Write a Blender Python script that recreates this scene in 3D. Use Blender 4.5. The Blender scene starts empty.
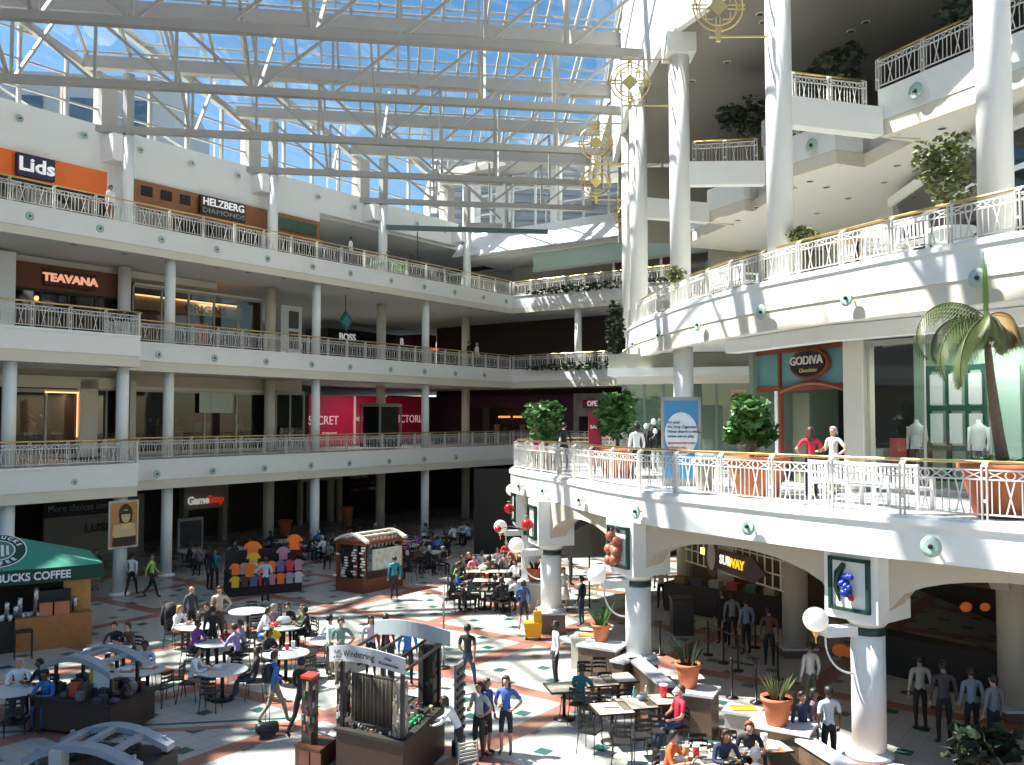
import bpy, bmesh, math, random
from mathutils import Vector, Matrix
random.seed(7)
PI = math.pi
SC = bpy.context.scene
COL = SC.collection

# ------------------------------------------------------------------ camera, sky, sun, exposure
EYE = 7.15; FPX = 900.0; PITCH = 0.04
cd = bpy.data.cameras.new('camera'); cam = bpy.data.objects.new('camera', cd); COL.objects.link(cam)
cam.location = (0, 0, EYE); cam.rotation_euler = (PI/2 + PITCH, 0, 0)
cd.sensor_width = 36; cd.lens = FPX*36/1024; cd.clip_end = 600; cd.clip_start = .1
SC.camera = cam
SUN = Vector((-.553, .125, .82)).normalized()
W = bpy.data.worlds.new('sky'); SC.world = W; W.use_nodes = True
nt = W.node_tree; nt.nodes.clear()
sky = nt.nodes.new('ShaderNodeTexSky'); sky.sky_type = 'NISHITA'; sky.sun_disc = False
sky.sun_elevation = math.asin(SUN.z); sky.sun_rotation = math.atan2(SUN.x, SUN.y)
sky.ozone_density = 2.2; sky.dust_density = .6; sky.air_density = 1.2
hs = nt.nodes.new('ShaderNodeHueSaturation'); hs.inputs['Saturation'].default_value = 1.3
bg = nt.nodes.new('ShaderNodeBackground'); bg.inputs[1].default_value = .155
wo = nt.nodes.new('ShaderNodeOutputWorld')
nt.links.new(sky.outputs[0], hs.inputs['Color']); nt.links.new(hs.outputs[0], bg.inputs[0]); nt.links.new(bg.outputs[0], wo.inputs[0])
sl = bpy.data.lights.new('sun', 'SUN'); so = bpy.data.objects.new('sun', sl); COL.objects.link(so)
sl.energy = 15.0; sl.angle = math.radians(.7); sl.color = (1, .97, .92)
so.rotation_euler = SUN.to_track_quat('Z', 'Y').to_euler(); so.location = (-30, 20, 60)
SC.view_settings.view_transform = 'Standard'; SC.view_settings.look = 'None'
SC.view_settings.gamma = 1; SC.view_settings.use_curve_mapping = False
SC.view_settings.exposure = 0.2

# ------------------------------------------------------------------ frames and picture helpers
A = .625; TH = PI/2 - A
NX, NY = math.cos(A), -math.sin(A); TX, TY = math.sin(A), math.cos(A)
def F(s, D, z=0.0): return Vector((s*TX - D*NX, s*TY - D*NY, z))      # left gallery frame: s along it, D into the building
GA = math.radians(8.7)
def G(x, y, z=0.0): return Vector((x*math.cos(GA) - y*math.sin(GA), x*math.sin(GA) + y*math.cos(GA), z))  # roof frame
def Wd(x, y, z=0.0): return Vector((x, y, z))
def ray(px, py):
    u = (px-512)/FPX; v = (382.5-py)/FPX; c, s = math.cos(PITCH), math.sin(PITCH)
    return Vector((u, c - s*v, s + c*v))
def atz(px, py, z=0.0):
    r = ray(px, py); t = (z-EYE)/r.z; return Vector((r.x*t, r.y*t, z))
def atY(px, py, Y):
    r = ray(px, py); t = Y/r.y; return Vector((r.x*t, Y, r.z*t + EYE))
def fac_s(px, D):                     # s of picture column px on a facade plane of depth D
    u = (px-512)/FPX; t = -D/(NX*u + NY); return t*(u*TX + TY)

# ------------------------------------------------------------------ materials
MATS = {}
def mat(name, col, rough=.6, metal=0.0, emit=None, estr=1.0, noise=0.0, scale=8.0, spec=.5, bump=0.0):
    if name in MATS: return MATS[name]
    m = bpy.data.materials.new(name); m.use_nodes = True; MATS[name] = m
    n = m.node_tree.nodes; l = m.node_tree.links; b = n['Principled BSDF']
    b.inputs['Base Color'].default_value = (*col, 1); b.inputs['Roughness'].default_value = rough
    b.inputs['Metallic'].default_value = metal; b.inputs['Specular IOR Level'].default_value = spec
    if noise:
        tc = n.new('ShaderNodeTexCoord'); t = n.new('ShaderNodeTexNoise'); t.inputs['Scale'].default_value = scale
        t.inputs['Detail'].default_value = 3
        mx = n.new('ShaderNodeMix'); mx.data_type = 'RGBA'
        mx.inputs[6].default_value = (*[c*(1-noise) for c in col], 1); mx.inputs[7].default_value = (*[min(1, c*(1+noise)) for c in col], 1)
        l.new(tc.outputs['Object'], t.inputs['Vector']); l.new(t.outputs['Fac'], mx.inputs[0]); l.new(mx.outputs[2], b.inputs['Base Color'])
        if bump:
            bp = n.new('ShaderNodeBump'); bp.inputs['Strength'].default_value = bump
            l.new(t.outputs['Fac'], bp.inputs['Height']); l.new(bp.outputs[0], b.inputs['Normal'])
    if emit:
        b.inputs['Emission Color'].default_value = (*emit, 1); b.inputs['Emission Strength'].default_value = estr
    return m
def glass(name, tint, refl=.12, alpha=.8, rough=.03):
    if name in MATS: return MATS[name]
    m = bpy.data.materials.new(name); m.use_nodes = True; MATS[name] = m
    n = m.node_tree.nodes; l = m.node_tree.links; n.clear()
    o = n.new('ShaderNodeOutputMaterial'); t = n.new('ShaderNodeBsdfTransparent'); g = n.new('ShaderNodeBsdfGlossy')
    t.inputs[0].default_value = (*tint, 1); g.inputs[0].default_value = (1, 1, 1, 1); g.inputs['Roughness'].default_value = rough
    fr = n.new('ShaderNodeFresnel'); fr.inputs[0].default_value = 1.45
    mm = n.new('ShaderNodeMath'); mm.operation = 'MULTIPLY_ADD'; mm.inputs[1].default_value = 1.0; mm.inputs[2].default_value = refl*.4; mm.use_clamp = True
    mx = n.new('ShaderNodeMixShader')
    l.new(fr.outputs[0], mm.inputs[0]); l.new(mm.outputs[0], mx.inputs[0]); l.new(t.outputs[0], mx.inputs[1]); l.new(g.outputs[0], mx.inputs[2])
    l.new(mx.outputs[0], o.inputs[0]); return m
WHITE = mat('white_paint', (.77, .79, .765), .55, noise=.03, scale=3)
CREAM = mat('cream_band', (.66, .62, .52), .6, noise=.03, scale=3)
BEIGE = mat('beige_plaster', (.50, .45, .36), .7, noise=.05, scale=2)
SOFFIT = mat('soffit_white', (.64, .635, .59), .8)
STEEL = mat('painted_steel', (.36, .35, .315), .5, noise=.05, scale=2)
RAILM = mat('rail_white', (.64, .63, .58), .4)
BRASS = mat('brass', (.62, .44, .17), .28, .9)
GOLD = mat('gold', (.75, .55, .22), .3, .75)
BLACK = mat('black_metal', (.012, .012, .013), .4)
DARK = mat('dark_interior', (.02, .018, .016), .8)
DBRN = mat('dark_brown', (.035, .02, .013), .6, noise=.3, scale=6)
WOOD = mat('orange_wood', (.36, .14, .035), .5, noise=.3, scale=5)
DWOOD = mat('cherry_wood', (.16, .045, .02), .4, noise=.3, scale=5)
TERRA = mat('terracotta', (.48, .14, .055), .75, noise=.12, scale=6)
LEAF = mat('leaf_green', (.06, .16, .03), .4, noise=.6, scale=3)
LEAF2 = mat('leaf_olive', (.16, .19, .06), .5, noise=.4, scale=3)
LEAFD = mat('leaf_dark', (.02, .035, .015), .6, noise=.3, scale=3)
PALM = mat('palm_green', (.08, .11, .03), .45, noise=.4, scale=2)
BARK = mat('bark', (.17, .12, .08), .9, noise=.4, scale=14, bump=.4)
SOIL = mat('soil', (.03, .02, .012), .95)
TABLEW = mat('table_white', (.50, .51, .51), .35)
TABLEC = mat('table_cream', (.50, .45, .35), .4)
ORANGE = mat('orange_sign', (.85, .17, .02), .6)
NAVY = mat('navy_sign', (.012, .018, .06), .5)
TXTW = mat('sign_letters', (.85, .85, .85), .5, emit=(1, 1, 1), estr=.25)
REDG = mat('magenta_panel', (.55, .01, .07), .5)
PURP = mat('plum_wall', (.085, .035, .06), .6, noise=.1, scale=4)
GREENA = mat('green_canvas', (.03, .25, .17), .7, noise=.08, scale=4)
GREEND = mat('green_valance', (.006, .05, .03), .8)
GLASSR = glass('roof_glass', (.96, .97, .95), .0)
GLASSC = glass('clear_glass', (.93, .96, .95), .15)
GLASSG = glass('green_glass', (.62, .80, .72), .25)
GLASSS = glass('shop_glass', (.50, .53, .50), .06)
DISC = glass('disc_glass', (.50, .80, .74), .3)
DISCM = mat('sconce_glass', (.38, .52, .46), .5, spec=.3)
GLOBE = mat('globe_white', (.85, .83, .76), .25, emit=(1, .95, .85), estr=.25)
FGREEN = mat('band_green', (.008, .04, .03), .4)
STONE = mat('brown_stone', (.13, .085, .055), .4, noise=.25, scale=9)
MARBLE = mat('white_ledge', (.60, .61, .63), .25, noise=.05, scale=5)

# floor: white tiles, green diamonds, salmon bands on the lattice of the columns
def floor_material():
    m = bpy.data.materials.new('patterned_tiles'); m.use_nodes = True
    n = m.node_tree.nodes; l = m.node_tree.links; b = n['Principled BSDF']
    tc = n.new('ShaderNodeTexCoord'); sep = n.new('ShaderNodeSeparateXYZ'); l.new(tc.outputs['Object'], sep.inputs[0])
    def M(op, a, b_=None, c=None):
        k = n.new('ShaderNodeMath'); k.operation = op
        for i, v in enumerate((a, b_, c)):
            if v is None: continue
            if isinstance(v, (int, float)): k.inputs[i].default_value = v
            else: l.new(v, k.inputs[i])
        return k.outputs[0]
    X, Y = sep.outputs[0], sep.outputs[1]
    s = M('ADD', M('MULTIPLY', X, TX), M('MULTIPLY', Y, TY))
    D = M('SUBTRACT', M('MULTIPLY', Y, -NY), M('MULTIPLY', X, NX))
    def cell(v, off, per): return M('SUBTRACT', M('FRACT', M('ADD', M('DIVIDE', M('SUBTRACT', v, off), per), 100.5)), .5)  # -.5..+.5
    def band(v, off, per, half): return M('LESS_THAN', M('ABSOLUTE', cell(v, off, per)), half/per)
    bs = band(s, 19.6, 4.43, .27); bd = band(D, 12.1, 4.43, .27)
    # diamonds
    def dia(o1, o2):
        return M('MULTIPLY', band(s, o1, 1.8, .17), band(D, o2, 1.8, .17))
    dm = M('MAXIMUM', dia(20.83, 15.45), dia(21.73, 14.55))
    joint = M('MAXIMUM', band(s, 20.6, .45, .008), band(D, 15.22, .45, .008))
    gy = M('SUBTRACT', M('MULTIPLY', Y, math.cos(GA)), M('MULTIPLY', X, math.sin(GA)))
    left = M('LESS_THAN', X, -5.2)
    ga = M('MULTIPLY', left, M('LESS_THAN', M('ABSOLUTE', M('SUBTRACT', gy, 22.35)), .07))
    pa = M('MULTIPLY', left, M('LESS_THAN', M('ABSOLUTE', M('SUBTRACT', gy, 21.95)), .12))
    # broader salmon fields at the lattice squares further left
    nz = n.new('ShaderNodeTexNoise'); nz.inputs['Scale'].default_value = 1.4; l.new(tc.outputs['Object'], nz.inputs['Vector'])
    def mix(f, a, c):
        k = n.new('ShaderNodeMix'); k.data_type = 'RGBA'
        if isinstance(f, float): k.inputs[0].default_value = f
        else: l.new(f, k.inputs[0])
        for i, v in ((6, a), (7, c)):
            if isinstance(v, tuple): k.inputs[i].default_value = (*v, 1)
            else: l.new(v, k.inputs[i])
        return k.outputs[2]
    base = mix(nz.outputs['Fac'], (.36, .37, .34), (.46, .46, .42))
    c = mix(joint, base, (.22, .22, .20))
    c = mix(dm, c, (.02, .085, .075))
    c = mix(M('MAXIMUM', bs, bd), c, (.30, .13, .095))
    c = mix(pa, c, (.30, .13, .095)); c = mix(ga, c, (.02, .10, .09))
    l.new(c, b.inputs['Base Color']); b.inputs['Roughness'].default_value = .28; b.inputs['Specular IOR Level'].default_value = .45
    return m
FLOORM = floor_material()

# ------------------------------------------------------------------ mesh builder
class MB:
    def __init__(self, fr=None): self.v = []; self.f = []; self.sm = []; self.mi = []; self.fr = fr; self.m = 0
    def add(self, vs, fs, smooth=False):
        o = len(self.v)
        for p in vs: self.v.append(tuple(self.fr(*p)) if self.fr else tuple(p))
        for f in fs: self.f.append(tuple(i+o for i in f)); self.sm.append(smooth); self.mi.append(self.m)
        return self
    def box(self, x0, x1, y0, y1, z0, z1):
        vs = [(x0,y0,z0),(x1,y0,z0),(x1,y1,z0),(x0,y1,z0),(x0,y0,z1),(x1,y0,z1),(x1,y1,z1),(x0,y1,z1)]
        return self.add(vs, [(0,3,2,1),(4,5,6,7),(0,1,5,4),(1,2,6,5),(2,3,7,6),(3,0,4,7)])
    def cbox(self, c, s): return self.box(c[0]-s[0]/2, c[0]+s[0]/2, c[1]-s[1]/2, c[1]+s[1]/2, c[2]-s[2]/2, c[2]+s[2]/2)
    def bar(self, p, q, w, h, up=(0, 0, 1)):
        p, q = Vector(p), Vector(q); d = (q-p); 
        if d.length < 1e-6: return self
        d.normalize(); u = Vector(up)
        if abs(d.dot(u)) > .98: u = Vector((0, 1, 0))
        r = d.cross(u).normalized()*w/2; t = r.cross(d).normalized()*h/2
        vs = [p-r-t, p+r-t, p+r+t, p-r+t, q-r-t, q+r-t, q+r+t, q-r+t]
        return self.add([tuple(x) for x in vs], [(0,1,2,3),(7,6,5,4),(0,4,5,1),(1,5,6,2),(2,6,7,3),(3,7,4,0)])
    def tube(self, pts, rs, n=8, closed=False, cap=True):
        pts = [Vector(p) for p in pts]
        if not isinstance(rs, (list, tuple)): rs = [rs]*len(pts)
        k = len(pts); vs = []; ref = None
        for i, p in enumerate(pts):
            a = pts[(i-1) % k] if (i > 0 or closed) else p
            b = pts[(i+1) % k] if (i < k-1 or closed) else p
            d = (b-a).normalized()
            if ref is None:
                ref = Vector((0, 0, 1)) if abs(d.z) < .9 else Vector((1, 0, 0))
            x = ref - d*ref.dot(d)
            if x.length < 1e-4: x = Vector((1, 0, 0)) - d*d.x
            x.normalize(); ref = x; y = d.cross(x)
            for j in range(n):
                t = 2*PI*j/n; vs.append(tuple(p + (x*math.cos(t) + y*math.sin(t))*rs[i]))
        fs = []
        for i in range(k if closed else k-1):
            for j in range(n):
                a0 = i*n; b0 = ((i+1) % k)*n
                fs.append((a0+j, a0+(j+1) % n, b0+(j+1) % n, b0+j))
        self.add(vs, fs, True)
        if cap and not closed:
            o = len(self.v)-len(vs)
            self.f.append(tuple(o+j for j in reversed(range(n)))); self.sm.append(False); self.mi.append(self.m)
            self.f.append(tuple(o+(k-1)*n+j for j in range(n))); self.sm.append(False); self.mi.append(self.m)
        return self
    def lathe(self, prof, c=(0, 0, 0), n=20, sx=1, sy=1, smooth=True):
        vs = []; fs = []
        for r, z in prof:
            for j in range(n):
                t = 2*PI*j/n; vs.append((c[0]+r*sx*math.cos(t), c[1]+r*sy*math.sin(t), c[2]+z))
        for i in range(len(prof)-1):
            for j in range(n): fs.append((i*n+j, i*n+(j+1) % n, (i+1)*n+(j+1) % n, (i+1)*n+j))
        self.add(vs, fs, smooth); o = len(self.v)-len(vs)
        for rng in (tuple(o+j for j in reversed(range(n))), tuple(o+(len(prof)-1)*n+j for j in range(n))):
            self.f.append(rng); self.sm.append(False); self.mi.append(self.m)
        return self
    def ball(self, c, r, n=12, sx=1, sy=1, sz=1):
        k = max(4, n//2)
        return self.lathe([(max(.001, r*math.sin(PI*i/k)), -r*sz*math.cos(PI*i/k)) for i in range(k+1)], c, n, sx, sy)
    def prism(self, poly, z0, z1):
        k = len(poly); a = sum(poly[i][0]*poly[(i+1) % k][1]-poly[(i+1) % k][0]*poly[i][1] for i in range(k))
        if a < 0: poly = poly[::-1]
        vs = [(x, y, z0) for x, y in poly] + [(x, y, z1) for x, y in poly]
        fs = [tuple(reversed(range(k))), tuple(range(k, 2*k))] + [(i, (i+1) % k, k+(i+1) % k, k+i) for i in range(k)]
        return self.add(vs, fs)
    def strip(self, pts, z0, z1, th):
        """a wall of thickness th following a plan polyline (th is to the right of the path)"""
        P = [Vector((p[0], p[1])) for p in pts]; k = len(P); off = []
        for i in range(k):
            a = P[max(0, i-1)]; b = P[min(k-1, i+1)]; d = (b-a).normalized(); off.append(P[i] + Vector((d.y, -d.x))*th)
        vs = []
        for i in range(k):
            for q in (P[i], off[i]):
                vs += [(q.x, q.y, z0), (q.x, q.y, z1)]
        fs = []
        for i in range(k-1):
            a = i*4; b = a+4
            fs += [(a, a+1, b+1, b), (a+2, b+2, b+3, a+3), (a+1, a+3, b+3, b+1), (a, b, b+2, a+2)]
        fs += [(0, 2, 3, 1), (4*k-4, 4*k-3, 4*k-1, 4*k-2)]
        return self.add(vs, fs)
    def mesh(self, name, mats, origin=(0, 0, 0)):
        me = bpy.data.meshes.new(name); o = origin
        me.from_pydata([(x-o[0], y-o[1], z-o[2]) for x, y, z in self.v], [], self.f)
        me.polygons.foreach_set('use_smooth', self.sm); me.polygons.foreach_set('material_index', self.mi)
        for mm in (mats if isinstance(mats, (list, tuple)) else [mats]): me.materials.append(mm)
        me.update(); return me
    def build(self, name, mats, parent=None, origin=None):
        if origin is None: origin = tuple(parent.location) if parent and parent.get('wb', 1) else (0, 0, 0)
        o = bpy.data.objects.new(name, self.mesh(name, mats, origin)); COL.objects.link(o)
        if parent: o.parent = parent
        elif origin != (0, 0, 0): o.location = origin
        return o
def tag(o, label=None, cat=None, group=None, kind=None):
    for k, v in (('label', label), ('category', cat), ('group', group), ('kind', kind)):
        if v: o[k] = v
    return o
def thing(name, label, cat, loc=(0, 0, 0), rz=0.0, group=None):
    o = bpy.data.objects.new(name, None); COL.objects.link(o); o.location = loc; o.rotation_euler = (0, 0, rz)
    o.empty_display_size = .2
    return tag(o, label, cat, group)
KIDS = {}
def copy_tree(o, parent=None):
    c = o.copy(); COL.objects.link(c); c.parent = parent
    for ch in o.children: copy_tree(ch, c)
    return c
class Proto:
    """first placement uses the prototype itself, later ones copies of it"""
    def __init__(self, make): self.make = make; self.first = None; self.used = False
    def place(self, loc, rz=0.0, label=None, group=None, scale=None):
        if self.first is None: self.first = self.make()
        o = self.first if not self.used else copy_tree(self.first)
        self.used = True
        o.location = loc; o.rotation_euler = (0, 0, rz)
        o.scale = (1, 1, 1)
        if scale: o.scale = (scale, scale, scale) if isinstance(scale, (int, float)) else scale
        if label: o['label'] = label
        if group: o['group'] = group
        elif 'group' in o: del o['group']
        return o
def structure(name, mb, m): return tag(mb.build(name, m), kind='structure')
def text_mesh(txt, size, ext=.02, align='CENTER', bold=.0, sx=1.0):
    c = bpy.data.curves.new('lettering', 'FONT'); c.body = txt; c.size = size; c.extrude = ext; c.align_x = align; c.align_y = 'CENTER'
    c.offset = bold; c.resolution_u = 3
    o = bpy.data.objects.new('lettering', c); COL.objects.link(o)
    me = bpy.data.meshes.new_from_object(o.evaluated_get(bpy.context.evaluated_depsgraph_get()))
    bpy.data.objects.remove(o); bpy.data.curves.remove(c)
    if sx != 1:
        for v in me.vertices: v.co.x *= sx
    return me
def lettering(txt, size, loc, rz, m, parent, ext=.015, bold=.0, sx=1.0, align='CENTER', tilt=0.0, name='lettering'):
    me = text_mesh(txt, size, ext, align, bold, sx); me.materials.clear(); me.materials.append(m)
    R = Matrix.Rotation(rz, 4, 'Z') @ Matrix.Rotation(PI/2 + tilt, 4, 'X')
    me.transform(Matrix.Translation(Vector(loc) - (Vector(parent.location) if parent else Vector())) @ R)
    o = bpy.data.objects.new(name, me); COL.objects.link(o); o.parent = parent
    return o
ORD = ['first', 'second', 'third', 'fourth', 'fifth', 'sixth', 'seventh', 'eighth', 'ninth', 'tenth', 'eleventh', 'twelfth',
       'thirteenth', 'fourteenth', 'fifteenth', 'sixteenth', 'seventeenth', 'eighteenth', 'nineteenth', 'twentieth']

# ================================================================== THE SETTING
floor = structure('floor', MB().add([(-60, -6, 0), (45, -6, 0), (45, 95, 0), (-60, 95, 0)], [(0, 1, 2, 3)]), FLOORM)
SB = 50.4                                        # where the left gallery meets the back gallery
DP, DF = 33.85, 36.35                            # fascia planes of the projecting bay and of the long run
LEV = {2: (5.34, 4.42, 4.0), 3: (10.54, 9.69, 9.25), 4: (15.68, 14.78, 14.42)}
SP = 20.9                                        # where the projecting bay steps back
ntrim = [0]
def trim(mb, m):
    ntrim[0] += 1; return structure('trim_%d' % ntrim[0], mb, m)
nfl = [1]
def floorslab(mb, m):
    nfl[0] += 1; return structure('floor_%d' % nfl[0], mb, m)
for lv, (zf, zm, zb) in LEV.items():
    proj = lv < 4
    edge = [(-22, DP), (SP, DP), (SP, DF), (SB, DF), (SB, 18)] if proj else [(-22, DF), (SB, DF), (SB, 18)]
    outer = edge + [(66, 18), (66, 66), (-22, 66)]
    # slab with its soffit and floor finish
    fl = MB(F).prism([(s, D+.3) if i < len(edge)-2 else (s+.3, D) for i, (s, D) in enumerate(edge)] + [(66, 18), (66, 66), (-22, 66)], zb+.12, zf-.12)
    floorslab(fl, SOFFIT)
    E2 = [(s, D) for s, D in edge]
    t = MB(F); t.strip(E2, zm, zf, -.32); t.strip([(s, D-.05) if i < len(edge)-2 else (s-.05, D) for i, (s, D) in enumerate(E2)], zf-.10, zf, -.2)
    trim(t, WHITE)
    t = MB(F); t.strip([(s, D+.04) if i < len(edge)-1 else (s+.04, D) for i, (s, D) in enumerate(E2)], zb, zm-.003, -.3); trim(t, CREAM)

# storefront walls of the left gallery
nw = [0]
def wall(name, mb, m): return structure('wall_' + name, mb, m)
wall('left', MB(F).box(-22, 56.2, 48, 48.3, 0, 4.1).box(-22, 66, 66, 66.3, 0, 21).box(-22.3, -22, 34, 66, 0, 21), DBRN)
wall('left_lower', MB(F).box(-22, 36, 41.35, 41.55, 8.55, 9.35).box(-22, 16.9, 41.3, 41.55, 5.34, 9.4), BEIGE)
wall('left_upper', MB(F).box(-22, 30, 41.35, 41.55, 14.15, 14.5).box(-22, 18.9, 41.3, 41.5, 10.5, 14.5), SOFFIT)
wall('left_top', MB(F).box(-22, 37.4, 41.5, 42.0, 19.12, 21.4).box(37.4, SB+.4, 41.5, 42.0, 19.75, 21.4).box(23.65, 24.75, 41.45, 42, 15.7, 19.12)
     .box(-22, SB+.4, 42.0, 42.9, 21.1, 21.4), WHITE)
for k in range(4):                                # boxed corbels where the posts meet the top wall
    s = 24.2 + 8.85*k
    trim(MB(F).box(s-.75, s+.45, 40.55, 41.5, 19.9 if k else 19.6, 20.9), WHITE)
wall('back', MB(F).box(56, 56.3, 12, 48, 0, 15).box(56, 56.3, 12, 48, 18.9, 19.2), DBRN)
wall('back_top', MB(F).add([(50.6, 42, 18.95), (50.6, 14, 18.95), (52.4, 14, 20.9), (52.4, 42, 20.9), (50.9, 42, 18.95), (50.9, 14, 18.95), (52.7, 14, 20.6), (52.7, 42, 20.6)],
     [(0, 1, 2, 3), (7, 6, 5, 4), (0, 4, 5, 1), (3, 2, 6, 7), (0, 3, 7, 4), (1, 5, 6, 2)]), WHITE)
structure('ceiling', MB(F).box(SB+.8, 66, 12, 41.4, 18.7, 18.95).box(37.4, 66, 42, 66, 19.6, 19.9).box(-22, 37.4, 42, 66, 18.9, 19.2), SOFFIT)
wall('back_upper', MB(F).box(56.5, 56.8, 12, 48, 15.6, 18.8), mat('grey_wall', (.30, .31, .28), .7))
wall('gallery_top', MB(F).box(34, 56, 54, 54.3, 15.6, 19.7).box(31, 37.4, 43, 43.2, 15.6, 19.2), mat('grey_green_wall', (.42, .45, .40), .7))

# clerestory glazing above the top wall: panes, mullions, rails, piers
PITS = [24.15 + 8.85*k for k in range(-4, 4)]
def gz(s):                                       # roof line over the glazed wall: 24 at each pier, rising back from it
    t = ((24.15 - s) / 8.85) % 1.0; return 24.0 + 3.1*t
nwin = [0]
def window(parts):
    nwin[0] += 1
    t = thing('window_%d' % nwin[0], None, None, (0, 0, 0)); t['kind'] = 'structure'
    for nm, mb, m in parts: mb.build(nm, m, t, (0, 0, 0))
for k, p in enumerate(PITS):
    a, b = p-8.85, p; g = MB(F); fr = MB(F)
    g.add([(a, 42.5, 21.4), (b, 42.5, 21.4), (b, 42.5, 24.0), (a, 42.5, 27.1)], [(0, 1, 2, 3)])
    for q in range(1, 4):
        s = a + q*8.85/4 + .2; fr.box(s-.07, s+.07, 42.38, 42.6, 21.4, gz(s)-.05)
    fr.bar((a, 42.45, 22.45), (b, 42.45, 22.45), .1, .09); fr.bar((a, 42.45, 23.75), (b, 42.45, 23.75), .1, .09)
    fr.bar((a, 42.45, 25.1), (b-3.2, 42.45, 25.1), .1, .09)
    fr.bar((a+.2, 42.3, 27.05), (b, 42.3, 23.95), .35, .38)
    window([('pane', g, GLASSR), ('window_frame', fr, STEEL)])
    trim(MB(F).box(p-.42, p+.42, 42.1, 42.9, 21.4, 24.2), STEEL)
# back clerestory
g = MB(F).add([(52.8, 42.5, 20.9), (52.8, 12, 20.9), (52.8, 12, 25), (52.8, 42.5, 25)], [(0, 1, 2, 3)]); fr = MB(F)
for q in range(16): fr.box(52.7, 52.85, 42-q*2-.06, 42-q*2+.06, 20.9, 25)
for z in (22.3, 23.7, 24.9): fr.box(52.7, 52.82, 12, 42.5, z, z+.09)
window([('pane', g, GLASSR), ('window_frame', fr, WHITE)])
trim(MB(F).box(52.4, 53.2, 38.5, 39.3, 20.9, 24.9).box(52.4, 53.2, 41.3, 42.4, 20.9, 24.9).box(52.4, 53.2, 34, 34.5, 20.9, 24.9), WHITE)

# ---------------------------------------------------------------- roof: trusses, girders, glazing
def gpost(k):
    p = F(24.2 + 8.85*k, 40.6); return (p.x*math.cos(GA) + p.y*math.sin(GA), -p.x*math.sin(GA) + p.y*math.cos(GA))
XR = 5.6
l5 = [(16.5, 8), (12.7, 18.4), (8.0, 24.2), (5.3, 30.5), (4.85, 38), (5.2, 46), (5.3, 66)]
def l5x(y):
    for (xa_, ya), (xb, yb) in zip(l5, l5[1:]):
        if ya <= y <= yb: return xa_ + (xb-xa_)*(y-ya)/(yb-ya)
    return l5[0][0] if y < l5[0][1] else l5[-1][0]
KS = range(-5, 4)
def xright(y):
    return ((l5x(y+.9)+.15) + y*math.sin(GA)) / math.cos(GA)
def xright_old(y):                                   # roof frame x of the right edge of the glass roof
    return (XR + y*math.sin(GA)) / math.cos(GA)
tn = ['overhead at the very top left', 'nearest fully seen', 'second nearest', 'third', 'fourth', 'farthest']
for k in KS:
    x0, y0 = gpost(k); x1 = xright(y0)
    if y0 < 8 or x1 - x0 < 6: continue
    T = thing('roof_truss', 'white steel roof truss whose post stands ' + {-5: 'far off left', -4: 'out of view left', -3: 'behind the left edge', -2: 'outside the picture at left', -1: 'just outside the left edge', 0: 'beside the orange shop band', 1: 'beside the jewelry shop', 2: 'by the open gallery end', 3: 'in the far corner'}[k], 'roof truss', (0, 0, 0), 0, 'roof trusses')
    xw = x0 - 2.0                                 # pier position
    MB(G).bar((x0-8.9 if k < 3 else x0, y0, 21.2), (x1, y0, 21.2), .34, .32).build('bottom_chord', STEEL, T)
    MB(G).box(xw, x1, y0-.22, y0+.22, 24.15, 24.75).build('top_girder', STEEL, T)
    n = max(2, int(round((x1-x0)/3.2))); dx = (x1-x0)/n; mid = n//2
    for i in range(n+1):
        MB(G).bar((x0+i*dx, y0, 21.2), (x0+i*dx, y0, 24), .12, .12).build('vertical_strut', STEEL, T)
        if i < n:
            a, b = ((x0+i*dx, y0, 24), (x0+(i+1)*dx, y0, 21.25)) if i < mid else ((x0+i*dx, y0, 21.25), (x0+(i+1)*dx, y0, 24))
            MB(G).bar(a, b, .12, .12).build('diagonal_strut', STEEL, T)
        if i % 3 == 1:                            # raking struts to the neighbouring bays
            for d in (-1, 1):
                MB(G).bar((x0+i*dx+.12*d, y0, 21.25), (x0+i*dx+.5*d, y0+3.1*d, 24.9 if d > 0 else 25.4), .13, .13).build('raking_strut', STEEL, T)
    # diagonals of the stretch left of the post
    if k < 3:
        for i in (-1, -2): MB(G).bar((x0+i*dx, y0, 21.2), (x0+(i)*dx, y0, 23.2), .11, .11).build('vertical_strut', STEEL, T)
        MB(G).bar((x0-2*dx, y0, 23.2), (x0-dx, y0, 21.2), .11, .11).build('diagonal_strut', STEEL, T)
# sloping glazing of each bay
for k in range(-4, 4):
    x0, y0 = gpost(k); xp, yp = gpost(k-1)
    if y0 < 8: continue
    yp2 = yp + .3; zt, zb_ = 27.2, 24.8
    xl0, xl1 = x0-2.2, xp-2.2
    xr0, xr1 = xright(y0), xright(yp)
    g = MB(G).add([(xl0, y0, zb_), (xr0, y0, zb_), (xr1, yp2, zt), (xl1, yp2, zt)], [(0, 1, 2, 3)])
    g.add([(xl1, yp+.2, 24.8), (xr1, yp+.2, 24.8), (xr1, yp2, zt), (xl1, yp2, zt)], [(0, 1, 2, 3)])
    fr = MB(G); n = 40
    x = xr0 - .3
    while x > xl1:
        if x < xl0:                               # cut by the raking wall line
            t = (x-xl1)/(xl0-xl1); ye = yp2 + (y0-yp2)*t; ze = zt + (zb_-zt)*t
        else: ye, ze = y0, zb_
        fr.bar((x, ye, ze), (min(x, xr1), yp2, zt), .11, .18); x -= 2.0
    for t in (.04, .34, .67, .97):
        yy = y0 + (yp2-y0)*t; fr.bar((xl0+(xl1-xl0)*t, yy, zb_+(zt-zb_)*t), (xr0+(xr1-xr0)*t, yy, zb_+(zt-zb_)*t), .08, .1)
    window([('pane', g, GLASSR), ('glazing_bars', fr, STEEL)])
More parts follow.
